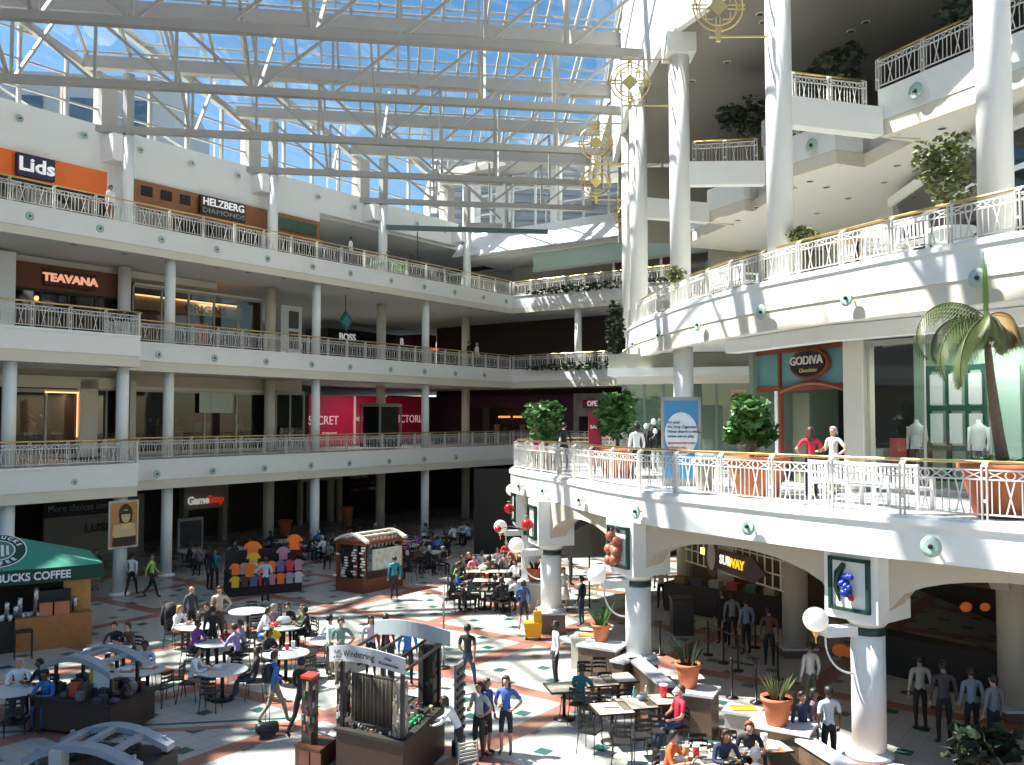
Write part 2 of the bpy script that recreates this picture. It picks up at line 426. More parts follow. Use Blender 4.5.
# eave beam on the right and the solid roof over the right hand galleries
trim(MB().strip([(x, y) for x, y in reversed(l5)], 23.4, 25.2, -.3), WHITE)
trim(MB(F).box(SB, SB+2.4, 12, 42.6, 24.9, 25.5), STEEL)
structure('added_sun_blocker', MB().prism([(-46, 4), (-23.5, 4), (-23.5, 28.5), (-46, 28.5)], 25.2, 25.5), SOFFIT)  # unseen slab, added only to keep sun off the lower left floor
structure('ceiling_2', MB().prism([(x+.3, y) for x, y in l5] + [(34, 66), (34, 8)], 24.6, 25.0), SOFFIT)

# ================================================================== RIGHT HAND GALLERIES
def smooth(P, n=4):
    P = [Vector(p) for p in P]; out = []
    for i in range(len(P)-1):
        p0 = P[max(0, i-1)]; p1 = P[i]; p2 = P[i+1]; p3 = P[min(len(P)-1, i+2)]
        for j in range(n):
            t = j/n; out.append(.5*((2*p1) + (p2-p0)*t + (2*p0-5*p1+4*p2-p3)*t*t + (3*p1-p0-3*p2+p3)*t**3))
    out.append(P[-1]); return [(p.x, p.y) for p in out]
def inset(P, d):
    out = []
    for i in range(len(P)):
        a = Vector(P[max(0, i-1)]); b = Vector(P[min(len(P)-1, i+1)]); t = (b-a).normalized(); out.append((P[i][0]+t.y*d, P[i][1]-t.x*d))
    return out
E2 = smooth([(14.5, 11.8), (12.2, 13.6), (10.6, 14.95), (9.2, 16.2), (8.12, 17.3), (7.05, 18.4), (6.08, 19.6), (5.2, 20.9), (4.4, 22.1), (3.65, 23.3), (3.03, 24.6),
             (2.46, 26.1), (1.98, 27.8), (1.35, 30.0), (.62, 32.0), (.06, 33.7), (-.02, 35.2), (.5, 36.8), (1.9, 38.0), (4.2, 38.6), (8, 39)])
E3 = smooth([(14.2, 11.5), (11.7, 15.1), (10.05, 17.5), (9.2, 19.05), (8.5, 20.35), (7.9, 21.7), (7.3, 23.0), (6.76, 24.3), (6.28, 25.6), (5.86, 27.2),
             (5.45, 29.2), (5.06, 32), (4.75, 35.4), (4.9, 38.8), (5.7, 41), (7.6, 42.2), (11, 42.6)])
F2, F3 = 5.26, 10.85
floorslab(MB().prism(inset(E2, .3) + [(40, 39), (40, 11)], 4.55, F2-.02), MARBLE)
t = MB(); t.strip(E2, 4.38, F2-.0, .32); t.strip(inset(E2, -.06), F2-.17, F2-.05, .2); trim(t, WHITE)
floorslab(MB().prism(inset(E3, .3) + [(40, 42.6), (40, 11)], 9.62, F3-.02), SOFFIT)
t = MB(); t.strip(E3, 10.04, F3, .32); t.strip(inset(E3, -.05), F3-.14, F3-.04, .2); trim(t, WHITE)
trim(MB().strip(inset(E3, .04), 9.5, 10.035, .3), CREAM)
# stepped upper gallery: three bays, each with its own fascia corner
Z4A, Z4B = 15.15, 16.5
K0, K2, K3 = (10.43, 25.3), (8.65, 30.6), (8.0, 36.6)
e4 = [(15.6, 14.2), K0, (11.6, 25.8), (11.2, 28.4), (10.15, 27.95), K2, (9.6, 31.0), (9.3, 34.5), (8.9, 34.3), K3, (8.9, 37.0), (7.8, 41.5), (11, 43)]
floorslab(MB().prism(inset(e4, .25) + [(40, 43), (40, 14.2)], Z4A+.05, Z4B-.05), SOFFIT)
trim(MB().strip(e4[:3], Z4A+.45, Z4B, .3).strip(e4[3:7], Z4A+.45, Z4B, .3).strip(e4[8:], Z4A+.45, Z4B, .3), WHITE)
trim(MB().strip([(x+.03, y) for x, y in e4[:3]], Z4A, Z4A+.44, .28).strip([(x+.03, y) for x, y in e4[2:7]], Z4A, Z4A+.44, .28).strip([(x+.03, y) for x, y in e4[6:]], Z4A, Z4A+.44, .28), CREAM)
UC = [(10.2, 18.8), (7.3, 24.3), (5.78, 30.7), (5.05, 35.6)]
for (cx, cy), (kx, ky) in zip(UC[1:], (K0, K2, K3)):
    trim(MB().bar((cx, cy, Z4A+.4), (kx, ky, Z4A+.4), .4, .8), WHITE)
# top soffit, its fascia and back walls of the galleries
pass
structure('ceiling_3', MB().prism([(x+.2, y) for x, y in l5[:6]] + [(40, 46), (40, 8)], 20.32, 20.6), mat('shade_toned_ceiling', (.26, .25, .22), .85))  # soffit colour darkened to stand in for the deep shade up here
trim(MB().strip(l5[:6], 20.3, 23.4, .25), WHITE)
trim(MB().bar((UC[2][0]-.5, UC[2][1], 20.0), (UC[2][0]+.5, UC[2][1], 20.0), 1.1, .7), WHITE)
OLIVE = mat('grey_olive_wall', (.33, .33, .27), .8)
wall('right_upper', MB().strip([(15.2, 44), (15.0, 37), (13.0, 24.3), (15, 13), (15, 10)], 10.85, 15.2, .2), SOFFIT)
wall('right_top', MB().strip([(19, 46), (18, 34), (19, 20), (22, 8)], 16.4, 20.4, .2), mat('shade_toned_wall', (.06, .06, .055), .8))  # wall colour carries the shade of the deep top gallery too
wall('right_back', MB().strip([(5.6, 47), (40, 47)], 16.4, 20.4, -.2).strip([(9.5, 43.2), (40, 43.2)], 0, 16.4, -.2), OLIVE)
window([('pane', MB().strip([(13.35, 31.2), (12.75, 24.3), (14.4, 14.5)], 11.2, 14.55, .04), GLASSS),
        ('backing', MB().strip([(13.6, 31.2), (12.85, 24.3), (14.6, 14.5)], 11.2, 14.55, .02), DARK),
        ('window_frame', MB().strip([(13.3, 31.3), (12.7, 24.3), (14.3, 14.5)], 14.55, 14.85, .12).strip([(13.3, 31.3), (12.7, 24.3), (14.3, 14.5)], 13.5, 13.62, .08), WHITE)])
# under the terrace: soffit, dark walls of the food hall
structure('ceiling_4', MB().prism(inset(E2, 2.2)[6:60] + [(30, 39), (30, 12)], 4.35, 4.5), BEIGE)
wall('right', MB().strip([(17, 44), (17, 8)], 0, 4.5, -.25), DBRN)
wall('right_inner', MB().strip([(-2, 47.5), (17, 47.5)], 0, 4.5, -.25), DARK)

# columns ------------------------------------------------------------
def column(p, z0, z1, r, label, group, plinth=None, band=None, base=True, colr=WHITE):
    T = thing('round_column', label, 'column', (p[0], p[1], z0), 0, group)
    b = MB(); zz = z0
    if plinth:
        s_, h = plinth
        MB().cbox((p[0], p[1], z0+h/2-.03), (s_, s_, h-.06)).build('plinth', STONE, T)
        MB().cbox((p[0], p[1], z0+h-.03), (s_+.12, s_+.12, .06)).build('plinth_top', MARBLE, T); zz = z0+h
    MB().lathe([(r, zz), (r, z1)], (p[0], p[1], 0), 28).build('shaft', colr, T)
    if base: MB().lathe([(r+.14, zz), (r+.14, zz+.07), (r+.03, zz+.12), (r+.01, zz+.14)], (p[0], p[1], 0), 28).build('base', colr, T)
    if band:
        MB().lathe([(r+.012, band), (r+.012, band+.17)], (p[0], p[1], 0), 28).build('band', FGREEN, T)
        MB().lathe([(r+.02, band+.2), (r+.1, band+.3), (r+.1, band+.36)], (p[0], p[1], 0), 28).build('capital', colr, T)
    return T
SK = [24.25, 33.1, 42.0]
nm = ['left', 'middle', 'right']
for i, s in enumerate(SK):
    column(F(s, 36.92), 0, 4.0, .25, 'white round column on the ground floor, %s of three below the long lower balcony' % nm[i], 'slim ground floor columns', base=True)
    column(F(s, 36.92), 5.34, 9.3, .235, 'white round column standing in the lower balcony railing, %s of three' % nm[i], 'slim second floor columns', base=False)
    column(F(s, 36.92), 10.54, 14.45, .235, 'white round column standing in the middle balcony railing, %s of three' % nm[i], 'slim third floor columns', base=False)
for s, w in ((20.51, 'right'), (16.05, 'left')):
    column(F(s, 34.42), 0, 4.0, .27, 'white ground floor column under the projecting balcony, %s one' % w, 'columns of the projecting bay', base=True)
    column(F(s, 34.42), 5.34, 9.3, .24, 'white column on the projecting lower balcony, %s one' % w, 'columns of the projecting bay', base=False)
for k, s in enumerate((24.25, 33.1, 42.0, 50.7)):
    w = ['behind the orange shop band', 'beside the jewelry shop', 'by the open gallery end', 'in the far corner'][k]
    T = column(F(s, 40.6), 15.68, 20.9, .29, 'white round column on the top gallery ' + w, 'top gallery columns', base=False)
    MB(F).box(s-.19, s+.19, 40.42, 40.8, 20.9, 24.0).build('post', STEEL, T)
    if k:
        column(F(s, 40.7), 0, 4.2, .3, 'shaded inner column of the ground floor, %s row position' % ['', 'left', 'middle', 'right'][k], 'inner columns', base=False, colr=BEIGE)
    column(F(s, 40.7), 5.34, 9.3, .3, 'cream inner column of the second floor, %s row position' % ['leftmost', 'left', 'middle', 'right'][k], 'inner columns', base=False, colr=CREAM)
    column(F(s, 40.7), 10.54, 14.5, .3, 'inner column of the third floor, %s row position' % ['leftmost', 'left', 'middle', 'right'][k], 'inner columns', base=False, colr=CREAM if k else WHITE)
column(F(50.9, 31.3), 10.54, 14.5, .24, 'white column standing in the far railing of the third floor', None, base=False)
wl = ['thick white column at the right edge of the upper gallery, nearest', 'tall white column beside the dark tree, with the wide beam at its back',
      'tall white column left of the lower dark tree', 'tall white column beside the gold wheel ornaments, farthest of the row']
for (x, y), l in zip(UC, wl):
    column((x, y), F3-.03, 20.35 if y > 20 else 20.35, .35, l, 'tall columns of the upper galleries', base=False)
column((5.4, 41.2), F3, 20.35, .33, 'white column just behind the farthest tall column of the upper gallery', None, base=False)
column((5.95, 31.2), F2, 9.6, .34, 'white column behind the framed blue poster on the terrace', None, base=False)
LC = [((7.59, 19.4), None, 'nearest terrace column, lit on its left side, under the blue grape artwork'),
      ((3.46, 24.9), (.92, .62), 'terrace column on a brown plinth behind the terracotta pots'),
      ((1.32, 30.6), (.9, .7), 'terrace column beside the yellow mop bucket'),
      ((.72, 35.8), (.9, .7), 'farthest terrace column, beside the pair of globe lamps')]
for p, pl, l in LC:
    column(p, 0, 2.95, .35, 'white ' + l, 'columns under the terrace', plinth=pl, band=2.58)
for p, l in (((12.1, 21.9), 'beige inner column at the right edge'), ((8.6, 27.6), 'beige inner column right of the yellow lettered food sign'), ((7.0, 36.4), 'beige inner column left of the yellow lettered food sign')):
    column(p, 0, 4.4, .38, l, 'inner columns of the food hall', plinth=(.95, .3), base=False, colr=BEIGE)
trim(MB().box(7.75, 8.25, 33.7, 34.2, 0, 4.4), BEIGE)

# block, arches, artwork and globe lamps on the terrace columns
def block_axes(i):
    a = Vector((LC[max(0, i-1)][0])); b = Vector((LC[min(3, i+1)][0])); t = (b-a).normalized(); return t, Vector((-t.y, t.x))
def archbeam(p, q, zlow, zmid, ztop, th):
    P, Q = Vector(p), Vector(q); d = Q-P; L = d.length; d.normalize(); nrm = Vector((d.y, -d.x))*th/2; n = 14; vs = []; fs = []
    for i in range(n+1):
        t = i/n; x = t*L; zz = zlow + (zmid-zlow)*math.sqrt(max(0, 1-(2*t-1)**2)); c = P + d*x
        for sgn in (-1, 1):
            vs += [(c.x+nrm.x*sgn, c.y+nrm.y*sgn, zz), (c.x+nrm.x*sgn, c.y+nrm.y*sgn, ztop)]
    for i in range(n):
        a = 4*i; b = a+4; fs += [(a, b, b+1, a+1), (a+2, a+3, b+3, b+2), (a, a+2, b+2, b), (a+1, b+1, b+3, a+3)]
    return MB().add(vs, fs)
ends = [(12.2, 14.6)] + [c[0] for c in LC]
for i in range(4):
    P, Q = Vector(ends[i]), Vector(ends[i+1]); d = (Q-P).normalized()*.5
    trim(archbeam(P+d, Q-d, 3.05, 4.05, 4.4, .55), BEIGE)
for p, q in (((7.59, 19.4), (12.1, 21.9)), ((3.46, 24.9), (8.6, 27.6)), ((1.32, 30.6), (7.0, 36.4))):
    P, Q = Vector(p), Vector(q); d = (Q-P).normalized()*.5; trim(archbeam(P+d, Q-d, 3.05, 4.05, 4.4, .5), BEIGE)
ART = [('framed artwork of blue grapes with green frame on the column block', 'grapes'), ('framed artwork of a brown fruit bundle in a dark frame', 'figs'),
       ('framed artwork of a red apple in a dark frame', 'apple'), ('small framed artwork on the farthest column block', 'plum')]
for i, (p, pl, l) in enumerate(LC):
    t, nn = block_axes(i); ang = math.atan2(nn.y, nn.x)      # nn points to the atrium
    R = lambda x, y, z, c=Vector(p), a=ang: Vector((c.x + x*math.cos(a) - y*math.sin(a), c.y + x*math.sin(a) + y*math.cos(a), z))
    trim(MB(R).box(-.62, .62, -.62, .62, 2.93, 4.42), WHITE)
    T = thing('framed_artwork', ART[i][0], 'artwork', tuple(R(.66, 0, 3.2)), 0, None)
    f = MB(R)
    for a, b, c, d in ((-.47, .47, 3.12, 3.19), (-.47, .47, 4.16, 4.23), (-.47, -.40, 3.12, 4.23), (.40, .47, 3.12, 4.23)): f.box(.62, .72, a, b, c, d)
    f.build('picture_frame', FGREEN, T); MB(R).box(.615, .65, -.41, .41, 3.18, 4.17).build('panel', WHITE, T)
    kind = ART[i][1]; rnd = random.Random(i)
    if kind == 'grapes':
        m = MB(R)
        for q in range(24):
            u = rnd.random(); m.ball(tuple((.74+rnd.random()*.12, (rnd.random()-.5)*.34*(1-u*.6)+.02, 4.02-.62*u)), .065, 8)
        m.build('grapes', mat('grape_blue', (.01, .03, .28), .25), T)
        m = MB(R).ball((.76, .1, 3.42), .07, 8); m.build('red_fruit', mat('fruit_red', (.5, .01, .01), .3), T)
        MB(R).tube([(.7, -.1, 4.1), (.72, -.22, 3.9), (.7, -.28, 3.6), (.7, -.2, 3.3)], [.05, .09, .07, .02], 6).build('leaf', FGREEN, T)
    elif kind == 'figs':
        m = MB(R)
        for q in range(9): m.ball((.78+rnd.random()*.1, (rnd.random()-.5)*.3, 3.3+.7*rnd.random()), .15, 8)
        m.build('fruit_bundle', mat('fig_brown', (.32, .10, .05), .5), T)
        MB(R).tube([(.8, -.1, 4.1), (.86, .1, 4.25), (.8, .25, 4.1)], .04, 6).build('stem', DBRN, T)
    else:
        MB(R).ball((.84, 0, 3.6), .2, 12).build('apple', mat('fruit_red', (.5, .01, .01), .3), T)
        MB(R).ball((.84, -.05, 3.86), .08, 8, sz=.5).build('leaf', LEAF, T)
    # bracket arm with globe
    T = thing('globe_lamp', 'white globe lamp on a curved bracket, on the ' + l.split(',')[0].split(' on ')[0].split(' beside')[0], 'lamp', tuple(R(.4, 0, 2.3)), 0, None)
    T['label'] = ['white globe lamp on a curved bracket of the nearest terrace column', 'white globe lamp on the column behind the terracotta pots',
                  'white globe lamp, lower right one of the far pair', 'white globe lamp, upper left one of the far pair'][i]
    AR = lambda x, y, z, c=Vector(p), a=(math.radians(196) if i else math.radians(192)): Vector((c.x + x*math.cos(a) - y*math.sin(a), c.y + x*math.sin(a) + y*math.cos(a), z))
    MB(AR).bar((.3, 0, 2.66), (1.05, 0, 2.66), .3, .2).build('arm', WHITE, T)
    MB(AR).tube([(.95+.05, 0, 2.55)] + [(.36+.64*math.cos(a*PI/16), 0, 2.5-.75*math.sin(a*PI/16)) for a in range(1, 9)], .022, 6).build('curved_brace', WHITE, T)
    MB(AR).lathe([(.015, 2.42), (.02, 2.55), (.05, 2.58), (.09, 2.66), (.1, 2.7)], (1.22, 0, 0), 12).build('holder', BRASS, T)
    b = MB(AR); b.ball((1.22, 0, 2.92), .26, 24); b.build('globe', GLOBE, T)
for gp, l in ((atY(512, 490, 37.5), 'small white globe lamp partly behind the terrace tip'),):
    T = thing('globe_lamp', l, 'lamp', tuple(gp), 0)
    MB().ball(tuple(gp), .25, 20).build('globe', GLOBE, T)
    MB().tube([tuple(gp - Vector((0, 0, .24))), tuple(gp - Vector((0, 0, .4))), (1.0, 36.0, gp.z-.45)], .03, 6).build('arm', WHITE, T)
T = thing('hanging_ball', 'red ball hanging beside the far pair of globe lamps', 'ball', tuple(atY(498, 529, 33)), 0)
MB().ball(tuple(T.location), .13, 12).build('ball', mat('red_gloss', (.7, .01, .02), .3), T)
MB().tube([tuple(T.location), tuple(T.location + Vector((.45, 0, .1))), (1.0, 30.9, T.location.z+.1)], .015, 5).build('bracket', BLACK, T)

# ================================================================== RAILINGS
def make_panel():
    m = MB()
    for z in (.10, .70, .86): m.bar((0, 0, z), (1, 0, z), .03, .028)
    n = 12
    for i in range(1, n): 
        if i in (3, 4, 8, 9): continue
        m.bar((i/n, 0, .1), (i/n, 0, .7), .012, .016)
    for c in (.29, .71):
        for a, b in ((-.05, .05), (.05, -.05)): m.bar((c+a, 0, .1), (c+b, 0, .7), .016, .02)
        pts = [(c+.055*math.cos(t*PI/5), 0, .78+.07*math.sin(t*PI/5)) for t in range(10)]
        for a, b in zip(pts, pts[1:]+pts[:1]): m.bar(a, b, .016, .016, up=(0, 1, 0))
    for a, b in ((.02, .22), (.37, .5), (.5, .63), (.78, .98)):
        m.bar((a, 0, .71), (b, 0, .85), .014, .018); m.bar((a, 0, .85), (b, 0, .71), .014, .018)
    return m.mesh('railing_panel', RAILM)
def make_post():
    m = MB()
    for x in (-.045, .045): m.box(x-.012, x+.012, -.03, .03, 0, .92)
    m.box(-.05, .05, -.02, .02, .3, .36); m.box(-.05, .05, -.02, .02, .7, .74)
    m.add([(-.057, -.03, .92), (.057, -.03, .92), (.057, .03, .92), (-.057, .03, .92), (-.057, .08, 1.0), (.057, .08, 1.0), (.057, .12, 1.0), (-.057, .12, 1.0)],
          [(0, 1, 5, 4), (3, 7, 6, 2), (0, 4, 7, 3), (1, 2, 6, 5), (4, 5, 6, 7), (0, 3, 2, 1)])
    return m.mesh('railing_post', RAILM)
PANEL, POST = make_panel(), make_post()
def railing(path, z, h, step, label, group=None, side=1):
    """path in world plan; side=1 when the building lies to the right of the path"""
    P = [Vector((p[0], p[1])) for p in path]; acc = [0]
    for a, b in zip(P, P[1:]): acc.append(acc[-1] + (b-a).length)
    L = acc[-1]; n = max(1, round(L/step))
    def at(d):
        for i in range(len(P)-1):
            if d <= acc[i+1] + 1e-9: return P[i] + (P[i+1]-P[i])*((d-acc[i])/max(1e-6, acc[i+1]-acc[i]))
        return P[-1]
    Q = [at(L*i/n) for i in range(n+1)]
    T = thing('balcony_railing', label, 'railing', (Q[0].x, Q[0].y, z), 0, group); O = Vector((Q[0].x, Q[0].y))
    hr = []
    for i, q in enumerate(Q):
        a = Q[max(0, i-1)]; b = Q[min(n, i+1)]; d = (b-a).normalized(); inn = Vector((d.y, -d.x))*side; ang = math.atan2(d.y, d.x)
        o = bpy.data.objects.new('post', POST); COL.objects.link(o); o.parent = T; o.location = (q.x-O.x, q.y-O.y, 0); o.scale = (1, -1 if side > 0 else 1, h)
        o.rotation_euler = (0, 0, ang)
        hr.append((q.x+inn.x*.1, q.y+inn.y*.1, z+h+.0))
        if i < n:
            dd = Q[i+1]-q; o = bpy.data.objects.new('baluster_panel', PANEL); COL.objects.link(o); o.parent = T
            o.location = (q.x-O.x, q.y-O.y, 0); o.rotation_euler = (0, 0, math.atan2(dd.y, dd.x)); o.scale = (dd.length, 1, h)
    MB().tube(hr, .032, 8).build('handrail', BRASS, T)
    return T
def fp(s, D): v = F(s, D); return (v.x, v.y)
railing([fp(SB-.05, DF+.12), fp(SP+.05, DF+.12)], 5.34, .95, 1.4, 'white balcony railing with brass handrail, second floor long run on the left', side=-1)
railing([fp(SP, DP+.12), fp(8, DP+.12)], 5.34, .95, 1.4, 'white railing of the second floor bay projecting at the left edge', side=-1)
railing([fp(SP, DF+.1), fp(SP, DP+.12)], 5.34, .95, 1.3, 'short return of the second floor bay railing at left', side=-1)
railing([fp(SB-.05, DF+.12), fp(SP+.05, DF+.12)], 10.54, .95, 1.4, 'white balcony railing with brass handrail, third floor long run on the left', side=-1)
railing([fp(SP, DP+.12), fp(8, DP+.12)], 10.54, .95, 1.4, 'white railing of the third floor bay projecting at the left edge', side=-1)
railing([fp(SP, DF+.1), fp(SP, DP+.12)], 10.54, .95, 1.3, 'short return of the third floor bay railing at left', side=-1)
railing([fp(SB-.05, DF+.12), fp(8, DF+.12)], 15.68, .97, 1.75, 'white balcony railing with brass handrail along the top left gallery', side=-1)
for z, l in ((5.34, 'second'), (10.54, 'third'), (15.68, 'top')):
    railing([fp(SB+.12, DF), fp(SB+.12, 22)], z, .96, 1.5, 'white railing of the far end gallery on the %s floor' % l, side=-1)
E2r, E3r = inset(E2, .12), inset(E3, .12)
railing(E2r, F2, 1.08, 1.5, 'curved white railing with brass handrail around the near terrace')
railing(E3r, F3, .9, 1.5, 'curved white railing with brass handrail around the upper right gallery')
railing([e4[0], K0], Z4B, .95, 1.6, 'white railing above the sunlit fascia at top right', side=1)
railing([K2, (10.15, 27.95)], Z4B, .95, 1.5, 'short white railing beside the lower dark tree', side=-1)
railing([(7.9, 24.9), (K0[0]-.3, K0[1]-.1+.3)], Z4A+.8, .95, 1.3, 'white railing on the beam in front of the upper dark tree', side=-1)
railing([(6.4, 31.3), (K2[0]-.2, K2[1]+.25)], Z4A+.8, .95, 1.3, 'white railing on the beam in front of the lower dark tree', side=-1)

# ================================================================== WALL LIGHTS (glass disc on a stem)
def make_sconce():
    T = thing('wall_light', 'x', 'wall light')
    m = MB(); m.tube([(0, 0, 0), (0, -.16, 0)], .03, 8); m.build('stem', BRASS, T)
    pr = [(.001, 0), (.12, .012), (.2, .02), (.205, .03), (.12, .03), (.001, .02)]
    m = MB(lambda x, y, z: Vector((x, -.16-z, y))); m.lathe(pr, (0, 0, 0), 24); m.build('glass_disc', DISCM, T)
    m = MB(); m.ball((0, -.22, 0), .05, 10); m.build('bulb_cap', BLACK, T)
    return T
SCON = Proto(make_sconce)
fl_n = {2: 'second', 3: 'third', 4: 'top'}
lists = {2: [152, 207.8, 259.4, 305.5, 344, 384, 419, 450.6], 3: [152, 208, 259.8, 305.7, 344, 384.8, 419, 450, 479], 4: [20, 91, 153, 209, 260, 305.7, 344, 384.8, 418.4, 449, 478, 500.7]}
for lv, xs in lists.items():
    z = {2: 4.72, 3: 9.97, 4: 15.1}[lv]
    for i, x in enumerate(xs):
        s = fac_s(x, DF-.02); p = F(s, DF-.32, z); SCON.place(tuple(p), TH, 'glass disc wall light on the left %s floor fascia, %s from left' % (fl_n[lv], ORD[i]), 'disc lights on the left fascias', .85)
SCON.place(tuple(F(fac_s(70, DP), DP-.32, 4.75)), TH, 'small wall light beside a white box on the projecting lower fascia', None, .6)
for i, x in enumerate((12, 78, 135, 187, 234, 315)):
    y = (116, 133, 148, 162, 173, 195)[i]; s = fac_s(x, 41.5); SCON.place(tuple(F(s, 41.5, 20.65)), TH, 'glass disc wall light high on the top left wall, %s from the left' % ORD[i], 'disc lights on the top wall', .8)
for i, x in enumerate((352, 415, 443)):
    SCON.place(tuple(F(fac_s(x, 41.5), 41.5, 20.6)), TH, 'glass disc wall light on the far top wall, %s from the left' % ORD[i], 'disc lights on the top wall', .8)
def on_edge(P, px):
    u = (px-512)/FPX; best = None
    for a, b in zip(P, P[1:]):
        fa, fb = a[0]/a[1]-u, b[0]/b[1]-u
        if fa*fb <= 0 and a[1] < 37 and a[1] > 13:
            t = fa/(fa-fb); q = (a[0]+(b[0]-a[0])*t, a[1]+(b[1]-a[1])*t); d = Vector((b[0]-a[0], b[1]-a[1])).normalized(); return q, d
    return (P[0], Vector((0, 1)))
for i, x in enumerate((932, 752, 641, 585, 548, 524)):
    q, d = on_edge(E2, x); r = math.atan2(d.y, d.x); SCON.place((q[0]-d.y*.0, q[1], 4.72), r+PI, 'glass disc wall light on the terrace fascia, %s from the right' % ORD[i], 'disc lights on the terrace fascia', 1.0)
for i, x in enumerate((986, 854, 768, 704, 664, 638)):
    q, d = on_edge(E3, x); r = math.atan2(d.y, d.x); SCON.place((q[0], q[1], 10.0), r+PI, 'glass disc wall light on the upper right curved fascia, %s from the right' % ORD[i], 'disc lights on the upper curved fascia', 1.0)
for i, (a, b, t_) in enumerate(((K0, e4[0], .12), (K0, e4[0], .33))):
    q = Vector(a) + (Vector(b)-Vector(a))*t_; d = (Vector(a)-Vector(b)).normalized(); SCON.place((q.x, q.y, 15.95), math.atan2(d.y, d.x)+PI, 'glass disc wall light on the top right fascia, %s one' % ('shaded' if i == 0 else 'sunlit'), None, 1.15)
for i, t_ in enumerate((.3, .75)):
    q = Vector(K2) + (Vector((10.15, 27.95))-Vector(K2))*t_; d = (Vector(K2)-Vector((10.15, 27.95))).normalized(); SCON.place((q.x, q.y, 15.9), math.atan2(d.y, d.x)+PI, 'glass disc wall light on the sunlit fascia fragment below the wide beam, %s one' % ('farther' if i == 0 else 'nearer'), None, 1.1)

# gold wheel ornaments ------------------------------------------------
def make_wheel():
    T = thing('wheel_ornament', 'x', 'ornament')
    def ring(r): return [(r*math.cos(t*PI/18), 0, r*math.sin(t*PI/18)) for t in range(36)]
    for r in (.6, .46): MB().tube(ring(r), .022, 6, closed=True).build('ring', GOLD, T)
    m = MB()
    for a in range(4):
        c, s = math.cos(a*PI/2), math.sin(a*PI/2)
        for w in (-.05, .05): m.bar((c*.24-s*w, 0, s*.24+c*w), (c*.66-s*w, 0, s*.66+c*w), .03, .03, up=(0, 1, 0))
        m.bar((c*.52-s*.09, 0, s*.52+c*.09), (c*.52+s*.09, 0, s*.52-c*.09), .03, .03, up=(0, 1, 0))
    for a, b in ((-.3, -.3), (.3, -.3), (-.3, .3), (.3, .3)):
        m.bar((a, 0, b), (a, 0, b*.4), .025, .025, up=(0, 1, 0)); m.bar((a, 0, b), (a*.4, 0, b), .025, .025, up=(0, 1, 0))
    m.build('cross_bars', GOLD, T)
    m = MB(); d = [(0, .24), (.24, 0), (0, -.24), (-.24, 0)]
    m.add([(x, -.05, z) for x, z in d] + [(x, .05, z) for x, z in d], [(0, 1, 2, 3), (7, 6, 5, 4), (0, 4, 5, 1), (1, 5, 6, 2), (2, 6, 7, 3), (3, 7, 4, 0)])
    m.build('diamond', GOLD, T)
    m = MB().bar((0, 0, -.6), (0, 0, -.86), .1, .08); m.bar((-.22, 0, -.74), (.22, 0, -.74), .05, .05); m.build('pendant', GOLD, T)
    MB().bar((0, 0, .6), (0, 0, .72), .1, .08).build('hanger', GOLD, T)
    MB().bar((-.3, 0, .7), (WL[0], 0, .7), .04, .04).build('support_rod', GOLD, T); MB().bar((.1, 0, -.74), (WL[0], 0, -.74), .04, .04).build('support_rod', GOLD, T)
    return T
for (x, y, d), l, tx in zip(((718, 7, 24.2), (630, 82, 30.5), (596, 143, 35.5), (596, 182, 40.5), (621, 213, 46.0)),
                            ('cut by the top edge', 'largest fully visible', 'upper one of the overlapping middle pair', 'lower one of the overlapping middle pair', 'smallest, seen nearly edge on'),
                            (7.05, 5.5, 4.8, 5.12, 5.6)):
    p = atY(x, y, d); WL = [(tx-p.x)/1.12]
    T = make_wheel(); T.location = tuple(p); T.rotation_euler = (0, 0, 0.0 if d < 44 else .9); T.scale = (1.12, 1.12, 1.12)
    T['label'] = 'gold wheel ornament with a diamond centre, ' + l; T['group'] = 'gold wheel ornaments'

# ================================================================== PEOPLE
SKINS = [mat('skin_light', (.55, .32, .22), .5), mat('skin_tan', (.38, .20, .12), .5), mat('skin_brown', (.16, .075, .04), .5), mat('skin_dark', (.06, .03, .018), .5)]
HAIRC = {'k': mat('hair_black', (.012, .010, .009), .5), 'b': mat('hair_brown', (.06, .03, .015), .5), 'y': mat('hair_blond', (.40, .25, .09), .5),
         'g': mat('hair_grey', (.42, .40, .38), .6), 'r': mat('hair_auburn', (.20, .05, .02), .5)}
CL = {}
def cloth(c):
    k = tuple(c)
    if k not in CL: CL[k] = mat('cloth_%d' % len(CL), k, .8, noise=.12, scale=9)
    return CL[k]
SHOE = mat('shoe_black', (.015, .013, .012), .4)
EYEM = mat('eye_dark', (.01, .01, .01), .3)
def chainmesh(nodes, edges, root):
    """nodes: name -> (co, r); one skinned, subdivided surface"""
    me = bpy.data.meshes.new('b'); bm = bmesh.new(); L = bm.verts.layers.skin.verify(); V = {}
    for k, (co, r) in nodes.items():
        v = bm.verts.new(co); V[k] = v; rr = r if isinstance(r, tuple) else (r, r); v[L].radius = rr; v[L].use_root = (k == root)
    for a, b in edges: bm.edges.new((V[a], V[b]))
    bm.to_mesh(me); bm.free()
    o = bpy.data.objects.new('b', me); COL.objects.link(o)
    sk = o.modifiers.new('s', 'SKIN'); sk.use_smooth_shade = True; sk.branch_smoothing = .6
    ss = o.modifiers.new('u', 'SUBSURF'); ss.levels = 1
    r = bpy.data.meshes.new_from_object(o.evaluated_get(bpy.context.evaluated_depsgraph_get()))
    bpy.data.objects.remove(o); bpy.data.meshes.remove(me); return r
